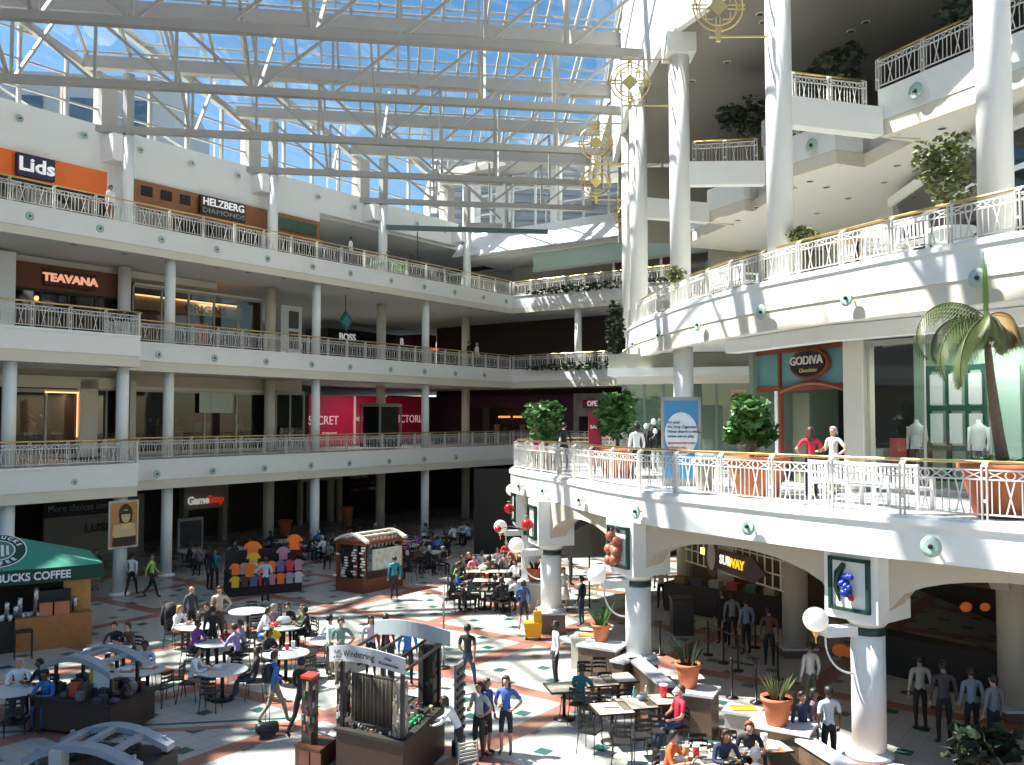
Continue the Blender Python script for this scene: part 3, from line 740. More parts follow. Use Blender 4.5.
def hand_verts(m, wrist, palm, curl, side):
    """palm block with four fingers of different lengths and a thumb from its side"""
    w, p = Vector(wrist), Vector(palm); d = (p-w).normalized(); s = Vector((side, 0, 0)); s = (s - d*s.dot(d)).normalized(); n = d.cross(s)*side
    m.tube([w, w+d*.045, w+d*.09], [.024, .034, .034], 8)
    for i, (off, ln) in enumerate(((-.027, .062), (-.009, .075), (.009, .07), (.027, .055))):
        a = w + d*.085 + s*off; b = a + d*ln*.5 + n*curl*.012; c = b + d*ln*.4 + n*curl*.035; e = c + d*ln*.12 + n*curl*.03
        m.tube([a, b, c, e], [.0095, .009, .008, .006], 5)
    a = w + d*.04 - s*.03; m.tube([a, a - s*.025 + d*.03, a - s*.03 + d*.06 + n*curl*.01], [.011, .010, .008], 5)
def build_pose(J, shorts=False, skirt=False, sleeves='long'):
    """J: joint name -> co. returns (mesh, head centre)"""
    R = dict(pelvis=(.135, .115), waist=(.12, .10), chest=(.155, .12), upper=(.12, .09), neck=.052, jaw=(.062, .07), head=(.078, .092), crown=(.055, .065))
    nodes = {k: (J[k], R[k]) for k in R}
    edges = [('pelvis', 'waist'), ('waist', 'chest'), ('chest', 'upper'), ('upper', 'neck'), ('neck', 'jaw'), ('jaw', 'head'), ('head', 'crown')]
    for sd in 'LR':
        for k, r in (('hip', .088), ('knee', .058), ('ankle', .038), ('toe', (.042, .03)), ('shoulder', .062), ('elbow', .043), ('wrist', .028)):
            nodes[k+sd] = (J[k+sd], r)
        edges += [('pelvis', 'hip'+sd), ('hip'+sd, 'knee'+sd), ('knee'+sd, 'ankle'+sd), ('ankle'+sd, 'toe'+sd), ('upper', 'shoulder'+sd), ('shoulder'+sd, 'elbow'+sd), ('elbow'+sd, 'wrist'+sd)]
    body = chainmesh(nodes, edges, 'pelvis')
    # colour regions by nearest bone
    seg = []
    def S(a, b, lab): seg.append((Vector(a), Vector(b), lab))
    v = {k: Vector(J[k]) for k in J}
    S(v['pelvis'], v['pelvis']+Vector((0, 0, .02)), 2); S(v['waist'], v['chest'], 1); S(v['chest'], v['upper'], 1); S(v['neck']+Vector((0, 0, .02)), v['crown'], 0)
    for sd in 'LR':
        S(v['hip'+sd], v['knee'+sd], 2)
        S(v['knee'+sd], v['ankle'+sd], 0 if (shorts or skirt) else 2); S(v['ankle'+sd]+Vector((0, 0, -.03)), v['toe'+sd], 3)
        S(v['upper'], v['shoulder'+sd], 1)
        e = v['shoulder'+sd].lerp(v['elbow'+sd], .6 if sleeves == 'short' else 1.0)
        S(v['shoulder'+sd], e, 1)
        if sleeves == 'short': S(v['shoulder'+sd].lerp(v['elbow'+sd], .8), v['elbow'+sd], 0)
        S(v['elbow'+sd], v['wrist'+sd], 0 if sleeves == 'short' else 1)
    vs = [w.co.copy() for w in body.vertices]; m = MB(); m.v = [tuple(w) for w in vs]
    for p in body.polygons:
        c = Vector(p.center); best = 9; lab = 0
        for a, b, l in seg:
            ab = b-a; t = max(0, min(1, (c-a).dot(ab)/max(1e-9, ab.dot(ab)))); dd = (a+ab*t-c).length
            if l == 1 and (a == v['waist'] or a == v['chest']): dd *= .7
            if dd < best: best = dd; lab = l
        m.f.append(tuple(p.vertices)); m.sm.append(True); m.mi.append(lab)
    m.m = 0
    for sd, s in (('L', -1), ('R', 1)):
        hand_verts(m, J['wrist'+sd], J['hand'+sd], 1.0, s)
    if skirt:
        m.m = 2; a, b = v['pelvis'], (v['kneeL']+v['kneeR'])/2; 
        m.tube([a+Vector((0, 0, .08)), a, a.lerp(b, .5), a.lerp(b, .95)], [.13, .17, .21, .24], 16)
    # face: nose, ears, eyes, mouth
    h = v['head']; m.m = 0
    m.tube([h+Vector((0, -.085, .015)), h+Vector((0, -.112, -.02)), h+Vector((0, -.09, -.03))], [.009, .014, .01], 6)
    for s in (-1, 1): m.ball(tuple(h+Vector((s*.082, .005, -.01))), .024, 8, sx=.4, sz=1.2)
    m.m = 4
    for s in (-1, 1): m.ball(tuple(h+Vector((s*.032, -.082, .012))), .011, 6, sy=.6, sz=.7)
    m.ball(tuple(h+Vector((0, -.084, -.055))), .02, 8, sy=.4, sz=.3)
    me = m.mesh('body', [SKINS[0], SKINS[0], SKINS[0], SHOE, EYEM]); bpy.data.meshes.remove(body)
    return me, h
def pose(kind):
    J = dict(pelvis=(0, 0, .95), waist=(0, 0, 1.10), chest=(0, -.005, 1.29), upper=(0, .01, 1.42), neck=(0, .005, 1.50), jaw=(0, -.015, 1.56), head=(0, -.01, 1.635), crown=(0, 0, 1.70))
    for sd, s in (('L', -1), ('R', 1)):
        J.update({'hip'+sd: (s*.095, 0, .88), 'knee'+sd: (s*.105, -.02, .49), 'ankle'+sd: (s*.11, .02, .085), 'toe'+sd: (s*.13, -.14, .035),
                  'shoulder'+sd: (s*.185, .01, 1.405), 'elbow'+sd: (s*.245, .03, 1.13), 'wrist'+sd: (s*.25, -.05, .89), 'hand'+sd: (s*.245, -.07, .80)})
    if kind == 'hip':       # one hand on hip, one holding something in front
        J.update(elbowR=(.36, .05, 1.17), wristR=(.21, -.06, 1.03), handR=(.15, -.08, 1.01), elbowL=(-.24, -.02, 1.14), wristL=(-.12, -.24, 1.13), handL=(-.06, -.30, 1.15))
    if kind == 'walk':
        J.update(hipL=(-.095, -.02, .87), kneeL=(-.10, -.20, .50), ankleL=(-.10, -.30, .10), toeL=(-.11, -.45, .06), kneeR=(.10, .10, .48), ankleR=(.10, .36, .16), toeR=(.11, .26, .04),
                 elbowL=(-.25, .12, 1.15), wristL=(-.24, .14, .90), handL=(-.24, .12, .81), elbowR=(.25, -.04, 1.13), wristR=(.22, -.24, .95), handR=(.22, -.31, .88))
    if kind == 'reach':     # leaning forward over a counter
        J.update(waist=(0, -.06, 1.10), chest=(0, -.17, 1.26), upper=(0, -.25, 1.36), neck=(0, -.30, 1.43), jaw=(0, -.34, 1.47), head=(0, -.36, 1.54), crown=(0, -.37, 1.61))
        for sd, s in (('L', -1), ('R', 1)):
            J.update({'shoulder'+sd: (s*.18, -.24, 1.34), 'elbow'+sd: (s*.24, -.38, 1.13), 'wrist'+sd: (s*.16, -.58, 1.05), 'hand'+sd: (s*.14, -.68, 1.03)})
    if kind.startswith('sit'):
        for k in ('pelvis', 'waist', 'chest', 'upper', 'neck', 'jaw', 'head', 'crown'): x, y, z = J[k]; J[k] = (x, y, z-.40)
        lean = .12 if kind == 'sit' else (-.05 if kind == 'sitback' else .22)
        for k, f in (('waist', .3), ('chest', .8), ('upper', 1.1), ('neck', 1.3), ('jaw', 1.45), ('head', 1.5), ('crown', 1.55)):
            x, y, z = J[k]; J[k] = (x, y - lean*f, z)
        ly = -lean*1.05
        for sd, s in (('L', -1), ('R', 1)):
            J.update({'hip'+sd: (s*.1, -.02, .53), 'knee'+sd: (s*.13, -.42, .52), 'ankle'+sd: (s*.13, -.38 if kind != 'sitback' else -.5, .085), 'toe'+sd: (s*.14, -.54 if kind != 'sitback' else -.65, .035),
                      'shoulder'+sd: (s*.185, ly, 1.0), 'elbow'+sd: (s*.26, ly-.12, .77), 'wrist'+sd: (s*.14, ly-.33, .82), 'hand'+sd: (s*.10, ly-.42, .83)})
        if kind == 'sitback':
            for sd, s in (('L', -1), ('R', 1)): J.update({'elbow'+sd: (s*.26, -.02, .74), 'wrist'+sd: (s*.15, -.24, .66), 'hand'+sd: (s*.12, -.33, .64)})
    return J
PM = {}
def pose_mesh(kind, shorts, skirt, sleeves):
    k = (kind, shorts, skirt, sleeves)
    if k not in PM: PM[k] = build_pose(pose(kind), shorts, skirt, sleeves)
    return PM[k]
HM = {}
def hair_mesh(style, tilt=0):
    if style in HM: return HM[style]
    m = MB(); n = 16
    def row(z, r, yo=0, front=1.0):
        return [(r*.93*math.cos(2*PI*j/n), yo + r*1.08*math.sin(2*PI*j/n)*(front if math.sin(2*PI*j/n) < 0 else 1), z) for j in range(n)]
    # cap covering crown and back of the head; open over the face
    vs = []; rows = [(.118, .01), (.112, .045), (.09, .078), (.055, .096), (.02, .103), (-.02, .104)] + ([(-.055, .095)] if style == 'short' else [])
    if style == 'long': rows += [(-.07, .105), (-.14, .115), (-.21, .11), (-.26, .08)]
    if style == 'bob': rows += [(-.06, .11), (-.10, .10)]
    for i, (z, r) in enumerate(rows):
        for j in range(n):
            t = 2*PI*j/n; c, s = math.cos(t), math.sin(t); rr = r
            y = .012 + r*1.05*s
            if z < .07 and s < -.25: y = max(y, -.045 + (0 if z > .03 else .03)); rr = r
            if z < .02 and s < .15: y = max(y, .0)
            if z < -.05: y = max(y, .045)
            vs.append((rr*.93*c, y, z))
    fs = [(i*n+j, (i+1)*n+j, (i+1)*n+(j+1) % n, i*n+(j+1) % n) for i in range(len(rows)-1) for j in range(n)]
    fs.append(tuple(range(n)))
    m.add(vs, fs, True)
    o = len(rows)-1; m.f.append(tuple(reversed([o*n+j for j in range(n)]))); m.sm.append(False); m.mi.append(0)
    HM[style] = m.mesh('hair', [HAIRC['k']]); return HM[style]
NPEOPLE = [0]
def person(x, y, z, rz, kind, top, bottom, label, hair='k', style='short', skin=0, shorts=False, skirt=False, sleeves='long', sc=1.0, group=None):
    me, hc = pose_mesh(kind, shorts, skirt, sleeves)
    o = bpy.data.objects.new('person', me); COL.objects.link(o); o.location = (x, y, z); o.rotation_euler = (0, 0, rz); o.scale = (sc, sc, sc)
    for i, mm in enumerate((SKINS[skin], cloth(top), cloth(bottom), SHOE)):
        o.material_slots[i].link = 'OBJECT'; o.material_slots[i].material = mm
    tag(o, label, 'person', group)
    if hair:
        h = bpy.data.objects.new('hair', hair_mesh(style)); COL.objects.link(h); h.parent = o; h.location = tuple(hc)
        h.material_slots[0].link = 'OBJECT'; h.material_slots[0].material = HAIRC[hair]
    NPEOPLE[0] += 1; return o
def face(p, q):        # rotation that makes local -Y point from p to q
    return math.atan2(q[1]-p[1], q[0]-p[0]) + PI/2

# ================================================================== CHAIRS AND TABLES
def make_chair():
    T = thing('cafe_chair', 'x', 'chair'); lm = BLACK
    MB().box(-.2, .2, -.2, .2, .44, .475).build('seat', mat('black_seat', (.02, .02, .02), .35), T)
    for sx in (-1, 1):
        MB().tube([(sx*.18, -.18, .45), (sx*.21, -.23, 0)], .011, 6).build('leg', lm, T)
        MB().tube([(sx*.18, .19, .86), (sx*.185, .19, .45), (sx*.21, .25, 0)], .011, 6).build('leg', lm, T)
    m = MB(); n = 7
    for z0, z1 in ((.80, .87), (.70, .75), (.60, .65)):
        pts = [(-.18+.36*i/n, .19+.04*math.sin(PI*i/n), (z0+z1)/2) for i in range(n+1)]
        for a, b in zip(pts, pts[1:]): m.bar(a, b, .012, z1-z0)
    for sx in (-.1, .1): m.bar((sx, .22, .6), (sx, .22, .86), .012, .012)
    m.build('backrest', lm, T); return T
CHAIR = Proto(make_chair)
def make_round_table():
    T = thing('round_table', 'x', 'table')
    MB().lathe([(.60, .725), (.63, .73), (.63, .755), (.62, .76)], (0, 0, 0), 32).build('table_top', TABLEW, T)
    MB().lathe([(.05, .03), (.05, .725)], (0, 0, 0), 12).build('pedestal', BLACK, T)
    MB().lathe([(.30, 0), (.30, .02), (.06, .06)], (0, 0, 0), 20).build('base', BLACK, T); return T
RT = Proto(make_round_table)
def make_square_table():
    T = thing('square_table', 'x', 'table')
    MB().box(-.40, .40, -.40, .40, .72, .75).build('table_top', TABLEC, T)
    m = MB()
    for a, b, c, d in ((-.415, .415, -.415, -.395), (-.415, .415, .395, .415), (-.415, -.395, -.4, .4), (.395, .415, -.4, .4)): m.box(a, b, c, d, .715, .755)
    m.build('edge_band', DBRN, T)
    MB().lathe([(.04, .03), (.04, .72)], (0, 0, 0), 10).build('pedestal', BLACK, T)
    MB().lathe([(.26, 0), (.26, .02), (.05, .06)], (0, 0, 0), 18).build('base', BLACK, T); return T
ST = Proto(make_square_table)
SEATED = []
def chair_at(p, rz, label, group): return CHAIR.place((p[0], p[1], 0), rz, label, group)
# clothing colours
WHT = (.72, .73, .74); LBL = (.42, .50, .62); BLK = (.015, .015, .017); NVY = (.02, .03, .07); BLU = (.04, .14, .42); LAV = (.30, .24, .48); PUR = (.22, .06, .34)
GRN = (.10, .32, .03); OLV = (.10, .14, .04); TEA = (.13, .26, .22); RED = (.55, .02, .05); MAR = (.22, .015, .03); ORG = (.75, .14, .03); TAN = (.50, .42, .28)
GRY = (.20, .20, .21); BRN = (.12, .06, .03); DJN = (.03, .05, .10); KHK = (.28, .24, .16); TURQ = (.01, .22, .30); PNK = (.62, .20, .28); LIM = (.36, .55, .10)
TCOUNT = [0]
def dining(px, py, who, tname, extra=(), kindt='round', rot=0.0):
    """a table at picture point (px,py) of its top; who: list of (angle deg, top, bottom, label, hair, style, skin, kind)"""
    c = atz(px, py, .75); TCOUNT[0] += 1
    (RT if kindt == 'round' else ST).place((c.x, c.y, 0), rot, ('white round pedestal table ' if kindt == 'round' else 'square cream topped table ') + tname, 'round food court tables' if kindt == 'round' else 'square food court tables')
    r = .80 if kindt == 'round' else .62
    for w in who:
        a, top, bot, lab = w[:4]; hair, style, skin, kd, slv = (list(w[4:]) + ['k', 'short', 0, 'sit', 'long'][len(w)-4:])[:5]
        q = (c.x + r*math.cos(math.radians(a)), c.y + r*math.sin(math.radians(a))); rz = face(q, (c.x, c.y))
        person(q[0], q[1], 0, rz, kd, top, bot, lab, hair, style, skin, sleeves=slv)
        chair_at((q[0]+.03*math.cos(math.radians(a)), q[1]+.03*math.sin(math.radians(a))), rz, 'chair of ' + lab.replace(' haired person', '-haired one').replace('dark ', ''), 'occupied black chairs')
    for a in extra:
        rr = r + .08; q = (c.x + rr*math.cos(math.radians(a)), c.y + rr*math.sin(math.radians(a)))
        sidew = ['right', 'far right', 'far', 'far left', 'left', 'near left', 'near', 'near right'][int(((a % 360)+22.5)//45) % 8]
        chair_at(q, face(q, (c.x, c.y)), 'empty chair, %s side of the table %s' % (sidew, tname), 'empty black chairs')
    return c

# ------------------------------------------------------------------ food court: left cluster of round tables
dining(139, 670, [(100, LBL, BLK, 'person in pale shirt seated behind the table with two trays', 'k', 'short', 2)], 'with two trays, at lower left', (20, 330, 200, 270))
dining(217, 642, [(165, PUR, BLK, 'person in purple shirt seated left of a small round table', 'k', 'short', 2), (15, LAV, BLK, 'person in lavender shirt seated, farther of the two', 'b', 'short', 1),
                  (335, LAV, BLK, 'person in lavender shirt seated, nearer of the two', 'b', 'short', 0)], 'with a red bag, middle left', (250,))
dining(222.5, 670, [(185, WHT, KHK, 'person in white shirt seated at the table with a grey tray', 'k', 'short', 1), (5, BLK, DJN, 'person in black leaning back at the table with a grey tray', 'k', 'short', 2, 'sitback')], 'with a grey tray, left of the suitcase', (90, 270))
dining(286, 653, [(150, BLK, BLK, 'person in black seated left of the table with cups', 'k', 'bob', 2)], 'with red and white cups', (20, 320))
dining(284, 626, [(5, BLK, BLK, 'person in black seated with back turned, beside green top', 'k', 'short', 2), (40, OLV, BLK, 'person in dark green top with long hair, seated', 'b', 'long', 1),
                  (95, BLK, BLK, 'person in black seated at far side of the lunch table', 'k', 'short', 0), (135, GRY, BLK, 'grey-haired person in grey seated at the lunch table', 'g', 'short', 0),
                  (185, WHT, BLK, 'person in white top reaching over the lunch table', 'k', 'bob', 1, 'sitlean')], 'covered with lunch things, upper middle', ())
dining(248, 611, [], 'standing empty beside tan suit', (30, 100, 200, 300))
dining(196, 626, [(160, WHT, BRN, 'blond person in white blouse seated near the black jacket', 'y', 'long', 0), (80, BLK, BLK, 'person in black seated behind the blond person', 'k', 'short', 1)], 'beside the blond person', ())
dining(14, 690, [(60, BLK, BLK, 'person in black seated at the lower left edge', 'k', 'bob', 2), (110, WHT, DJN, 'person in white shirt seated at the left edge, back turned', 'g', 'short', 0)], 'at the lower left edge', (0, 300))
dining(108, 648, [(100, BLK, BLK, 'person in black seated right of the wooden cafe counter', 'k', 'short', 0), (60, BRN, BLK, 'person in brown seated right of the wooden cafe counter', 'b', 'bob', 0)], 'near the wooden cafe counter', ())
dining(331, 640, [], 'left of the teal shirted person', (210,))


# ------------------------------------------------------------------ people standing or walking on the food court floor
def stand(px, py, rot, kind, top, bot, lab, hair='k', style='short', skin=0, h=1.72, **kw):
    p = atz(px, py, h*.995); return person(p.x, p.y, 0, math.radians(rot), kind, top, bot, lab, hair, style, skin, sc=h/1.755, **kw)
def seated(px, py, rot, top, bot, lab, hair='k', style='short', skin=0, kind='sit', chair=True, slv='long', **kw):
    p = atz(px, py, 1.33); person(p.x + .14*math.sin(math.radians(-rot))*0, p.y, 0, math.radians(rot), kind, top, bot, lab, hair, style, skin, sleeves=slv, **kw)
    if chair: chair_at((p.x, p.y), math.radians(rot), 'chair of ' + lab.replace(' haired person', '-haired one').replace('dark ', ''), 'occupied black chairs')
    return p
stand(132, 553, 180, 'walk', WHT, BLK, 'person in white shirt walking beside the poster column', 'k', h=1.74, skin=1)
stand(152, 554, 90, 'walk', LIM, BLK, 'person in lime green shirt walking right of the poster column', 'b', h=1.74, skin=1)
stand(96, 549, 20, 'stand', BLK, WHT, 'person in black top and white skirt behind the cafe awning', 'k', 'bob', 1, skirt=True)
stand(79, 549, 200, 'stand', BLK, BLK, 'person in black behind the tip of the cafe awning', 'k', skin=1)
stand(191.5, 585, 60, 'stand', (.05, .05, .055), BLK, 'bald person in dark grey suit standing near the lavender shirts', None, skin=0, h=1.78)
stand(219.6, 586, 10, 'hip', TAN, (.10, .07, .05), 'person in tan suit jacket standing in the aisle', 'b', h=1.78)
stand(213, 606, 190, 'stand', BLK, BLK, 'person in black jacket standing left of the tan suit', 'k', skin=1, h=1.7)
stand(265.7, 557, 180, 'hip', (.40, .52, .66), BLK, 'person in pale blue shirt before the clothing kiosk', 'k', skin=2, h=1.76)
stand(210, 546, 150, 'stand', BLK, BLK, 'tall person in black left of the clothing kiosk', 'k', skin=2, h=1.85)
stand(215, 549, 20, 'stand', TURQ, BLK, 'person in turquoise top behind the clothing kiosk', 'k', 'bob', 1)
stand(394.5, 556, 200, 'stand', TURQ, BLK, 'person in turquoise shirt beside the cherry wood kiosk', 'k', skin=1)
stand(330, 614, 130, 'hip', (.55, .62, .66), KHK, 'person in pale shirt standing beside the teal polo shirt', 'k', skin=1, h=1.74)
stand(341, 617.5, 10, 'hip', TEA, KHK, 'person in teal polo shirt with hand on hip', 'b', skin=0, h=1.78, sleeves='short')
stand(371, 615.5, 10, 'stand', (.50, .42, .50), BLK, 'person in pale top with long black hair behind sunglass kiosk', 'k', 'long', 1, h=1.66)
stand(386, 613.5, 160, 'stand', MAR, BLK, 'person in maroon shirt behind the central kiosk', 'k', skin=1, h=1.76)
stand(407.8, 622, 180, 'stand', BLU, BLK, 'person in bright blue shirt behind the central kiosk', 'k', skin=1, h=1.7)
stand(467.6, 624, 160, 'walk', (.02, .018, .015), DJN, 'person in black t-shirt walking away with jeans', 'k', skin=1, h=1.76, sleeves='short')
stand(555.5, 620.5, 280, 'stand', WHT, BLK, 'guard in white shirt and dark cap standing on the tiles', 'k', skin=3, h=1.76)
stand(272+3, 651, 120, 'walk', BLU, KHK, 'person in blue shirt with black backpack pulling a suitcase', 'b', skin=0, h=1.72)
stand(302, 657, 155, 'walk', BLK, BLK, 'person in black suit walking beside the backpacker', 'k', skin=1, h=1.76)
stand(487, 678, 60, 'stand', (.04, .07, .20), BLK, 'person in navy blue top between two long haired shoppers', 'b', 'long', 1, h=1.62, shorts=True)
stand(506, 675.5, -15, 'hip', (.05, .12, .42), (.02, .02, .04), 'person in blue and white top and dark shorts facing left', 'b', 'long', 0, h=1.66, shorts=True, sleeves='short')
stand(479, 681, -40, 'hip', (.35, .36, .36), BLK, 'person in grey top with long black hair at the kiosk chair', 'k', 'long', 1, h=1.62, sleeves='short')
stand(460, 692, -95, 'reach', WHT, BLK, 'person in white shirt leaning over the kiosk counter', 'k', 'bob', 2, h=1.62)
stand(523.5, 580, 170, 'walk', (.03, .07, .22), BLK, 'person in dark blue top walking left of the pot pedestal', 'k', 'bob', 1, h=1.66, shorts=True)
stand(563.5, 567, 20, 'stand', (.60, .58, .55), (.6, .58, .55), 'person in white skirt behind the middle terrace column', 'b', 'long', 1, h=1.66, skirt=True)
stand(581.5, 576, 240, 'stand', BLK, DJN, 'person in black with jeans right of the middle terrace column', 'k', skin=1, h=1.72)
stand(570.5, 545, 100, 'stand', BLK, BLK, 'shaded person in black behind the middle terrace column', 'k', skin=1)
stand(746, 598, 200, 'stand', (.20, .28, .40), BLK, 'person in light blue shirt at the shaded food counter', 'k', skin=1)
stand(722, 590, 190, 'stand', BLK, BLK, 'person in black waiting at the shaded food counter', 'b', skin=0)
stand(732, 592, 170, 'stand', GRY, BLK, 'person in grey waiting at the shaded food counter', 'k', 'bob', 0)
stand(769, 607, 160, 'stand', BRN, BLK, 'person in brown standing left of the inner column', 'k', 'short', 1)
stand(661, 563, 180, 'stand', (.45, .36, .30), BLK, 'person in beige top behind the pot plant column', 'b', 'bob', 1)
stand(810, 642, 200, 'stand', (.55, .54, .50), (.08, .09, .06), 'person in cream shirt with black shoulder bag, in shade', 'k', 'short', 1)
stand(828.5, 686, 190, 'stand', (.62, .60, .60), BLK, 'person in white t-shirt left of the nearest column', 'k', 'short', 2, sleeves='short')
stand(814, 688, 60, 'stand', (.14, .07, .09), BLK, 'person in dark plum top leaning over, near column', 'k', 'bob', 2, h=1.6)
stand(802, 691, 20, 'stand', NVY, BLK, 'person in navy leaning against the low wall, near column', 'k', 'short', 1, h=1.6)
stand(919.5, 655, 180, 'stand', (.36, .37, .32), BLK, 'person in pale shirt queuing at the dark counter', 'k', 'short', 1)
stand(943, 660, 170, 'stand', (.05, .05, .055), BLK, 'tall dark clothed person queuing in the deep shade', 'k', 'short', 1, h=1.85)
stand(971, 667, 180, 'stand', (.22, .26, .32), BLK, 'person in grey blue shirt queuing at the dark counter', 'k', 'short', 1)
stand(993, 674, 200, 'stand', (.18, .19, .21), BLK, 'person in grey shirt at the right edge queue', 'k', 'short', 0)
# on the terrace and the galleries
def on(px, py, Yd, z, rot, kind, top, bot, lab, **kw):
    r = ray(px, py); p = r*(Yd/r.y); return person(p.x, Yd, z, math.radians(rot), kind, top, bot, lab, **kw)
on(810.5, 426, 21.6, F2, 165, 'hip', RED, BLK, 'person in red sleeveless top on the terrace', style='long', hair='b', skin=0, sleeves='short', sc=.97)
on(833, 425, 22.4, F2, -60, 'hip', (.55, .52, .48), TAN, 'white haired person in pale top on the terrace', hair='g', style='bob', skin=0, sleeves='short', sc=.97)
on(564, 428, 33.0, F2, 190, 'stand', BLK, BLK, 'person in black at the far end of the terrace', hair='k', sc=1.0)
on(636.5, 425, 27.5, F2, 200, 'stand', WHT, BLK, 'person in white top behind the terrace pot', hair='k', style='bob', skin=2, sc=1.0)
q = F(fac_s(107, 37.3), 37.3, 15.68); person(q.x, q.y, q.z, TH + .3, 'stand', WHT, BRN, 'person in white shirt behind the top left railing', 'b', skin=1)
q = F(fac_s(350, 36.9), 36.9, 15.68); person(q.x, q.y, q.z, TH + .5, 'stand', WHT, BRN, 'person in white leaning at the top gallery railing', 'k', skin=2)
q = F(fac_s(387, 37.6), 37.6, 15.68); person(q.x, q.y, q.z, TH, 'stand', BLK, BLK, 'dark haired person behind the top railing, beside green shrub', 'k', skin=2, sc=.9)
q = F(fac_s(477, 37.5), 37.5, 10.54); person(q.x, q.y, q.z, TH + .2, 'stand', WHT, BLK, 'person in white shirt behind the third floor railing', 'g')
q = F(fac_s(469, 37.3), 37.3, 10.54); person(q.x, q.y, q.z, TH + .2, 'stand', BLK, BLK, 'person in black behind the third floor railing', 'k', skin=1)

# ------------------------------------------------------------------ seated at the rows of square tables
seated(50, 668, -10, BLU, DJN, 'person in blue shirt seated behind the lower left kiosk', 'k', skin=2)
seated(579.5, 666, 155, (.01, .13, .16), (.35, .30, .24), 'person in teal shirt with back turned, eating alone', 'k', skin=2, slv='short')
seated(677.5, 686, -75, RED, DJN, 'person in crimson shirt seated against the brown wall', 'b', skin=0, slv='short', kind='sitback')
seated(665, 729, 60, ORG, KHK, 'person in orange t-shirt seated at the bottom', 'k', skin=0, slv='short')
seated(719.6, 724, 10, (.03, .04, .09), DJN, 'person with dark long hair and navy top at the bottom', 'b', 'long', 1, kind='sitlean')
seated(748, 716, -10, BLK, BLK, 'person with auburn hair and black shirt at the bottom', 'r', 'bob', 0, kind='sitlean', slv='short')
seated(757, 752, 175, (.65, .68, .72), BLK, 'person in white shirt cut by the bottom edge', 'g', 'short', 0)
cols = [(467.6, 552, 20, BLK, 'y', 'long'), (458.8, 555, 60, GRY, 'b', 'bob'), (482, 550, 0, WHT, 'b', 'short'), (497, 547, 10, WHT, 'k', 'short'), (507, 540, -10, RED, 'k', 'short'), (506, 551, -20, (.5, .4, .35), 'b', 'short'),
        (474, 554, 0, PNK, 'b', 'bob'), (517.5, 559, -40, WHT, 'k', 'bob'), (453, 562.7, 90, GRN, 'b', 'short'), (453, 569, 90, BLU, 'k', 'short'), (449, 575.5, 100, BLK, 'k', 'bob'),
        (467.6, 575.5, 120, (.06, .07, .07), 'k', 'short'), (496, 576.5, 190, BLK, 'k', 'short'), (503, 578, 200, (.03, .02, .02), 'k', 'bob'), (513.7, 572.5, 230, WHT, 'k', 'short'), (517.6, 577, 210, WHT, 'k', 'short'),
        (489, 556, 180, BRN, 'k', 'bob'), (461, 562, 200, BLK, 'k', 'short'), (513, 545, 0, (.45, .1, .1), 'g', 'short')]
cn = {BLK: 'black', GRY: 'grey', WHT: 'white', RED: 'red', (.5, .4, .35): 'tan', PNK: 'pink', GRN: 'green', BLU: 'blue', (.06, .07, .07): 'charcoal', (.03, .02, .02): 'dark brown', BRN: 'brown', (.45, .1, .1): 'dark red'}
hn = {'k': 'black haired', 'b': 'brown haired', 'y': 'blond', 'g': 'grey haired'}
def turned(r): return {0: 'facing camera', 1: 'facing right', 2: 'back turned', 3: 'facing left'}[int(((r % 360)+45)//90) % 4]
def rowof(px, py): return ('near' if py > 574 else 'middle' if py > 560 else 'far')
for i, (x, y, r, c, h, st) in enumerate(cols):
    side_ = 'left end' if x < 462 else 'left half' if x < 485 else 'right half' if x < 505 else 'right end'
    seated(x, y, r, c, BLK, '%s person in %s, %s, %s, %s row of centre tables' % (hn[h], cn[c], turned(r), side_, rowof(x, y)), h, st, i % 3)
def sq(px, py, name, rot=0.0): 
    c = atz(px, py, .75); ST.place((c.x, c.y, 0), rot, 'square cream topped table ' + name, 'square food court tables'); return c
for j, (y, xs) in enumerate(((589, (466, 485, 504)), (580, (480, 499)), (571, (472, 490, 508)), (555.5, (482, 499, 515)))):
    for i, x in enumerate(xs): sq(x, y, '%s in the %s row of the centre group' % (['leftmost', 'middle' if len(xs) > 2 else 'rightmost', 'rightmost'][i], ['nearest', 'second', 'third', 'farthest'][j]))
for i, (x, y) in enumerate(((460, 583), (476, 584), (489, 585.5), (505, 584))):
    p = atz(x, y, .85); chair_at((p.x, p.y), PI*(1 if i % 2 else 0), 'empty black chair in front of the centre tables, %s from the left' % ORD[i], 'empty chairs of the centre group')
RR = math.radians(-58)
for x, y, n in ((564, 687, 'small one in front of the teal shirt'), (599, 681, 'left one behind the teal shirt'), (618, 677.5, 'next to the plinth of the plant column'),
             (612, 708, 'with a newspaper'), (636, 703, 'with bottles in the middle'), (659, 699, 'beside the crimson shirt'),
             (694, 760, 'in front of the orange shirt'), (716, 754, 'with a newspaper at the bottom'), (740, 748, 'with food boxes at the bottom'), (765, 745, 'nearest the low wall at the bottom')):
    sq(x, y, n, math.radians(12))
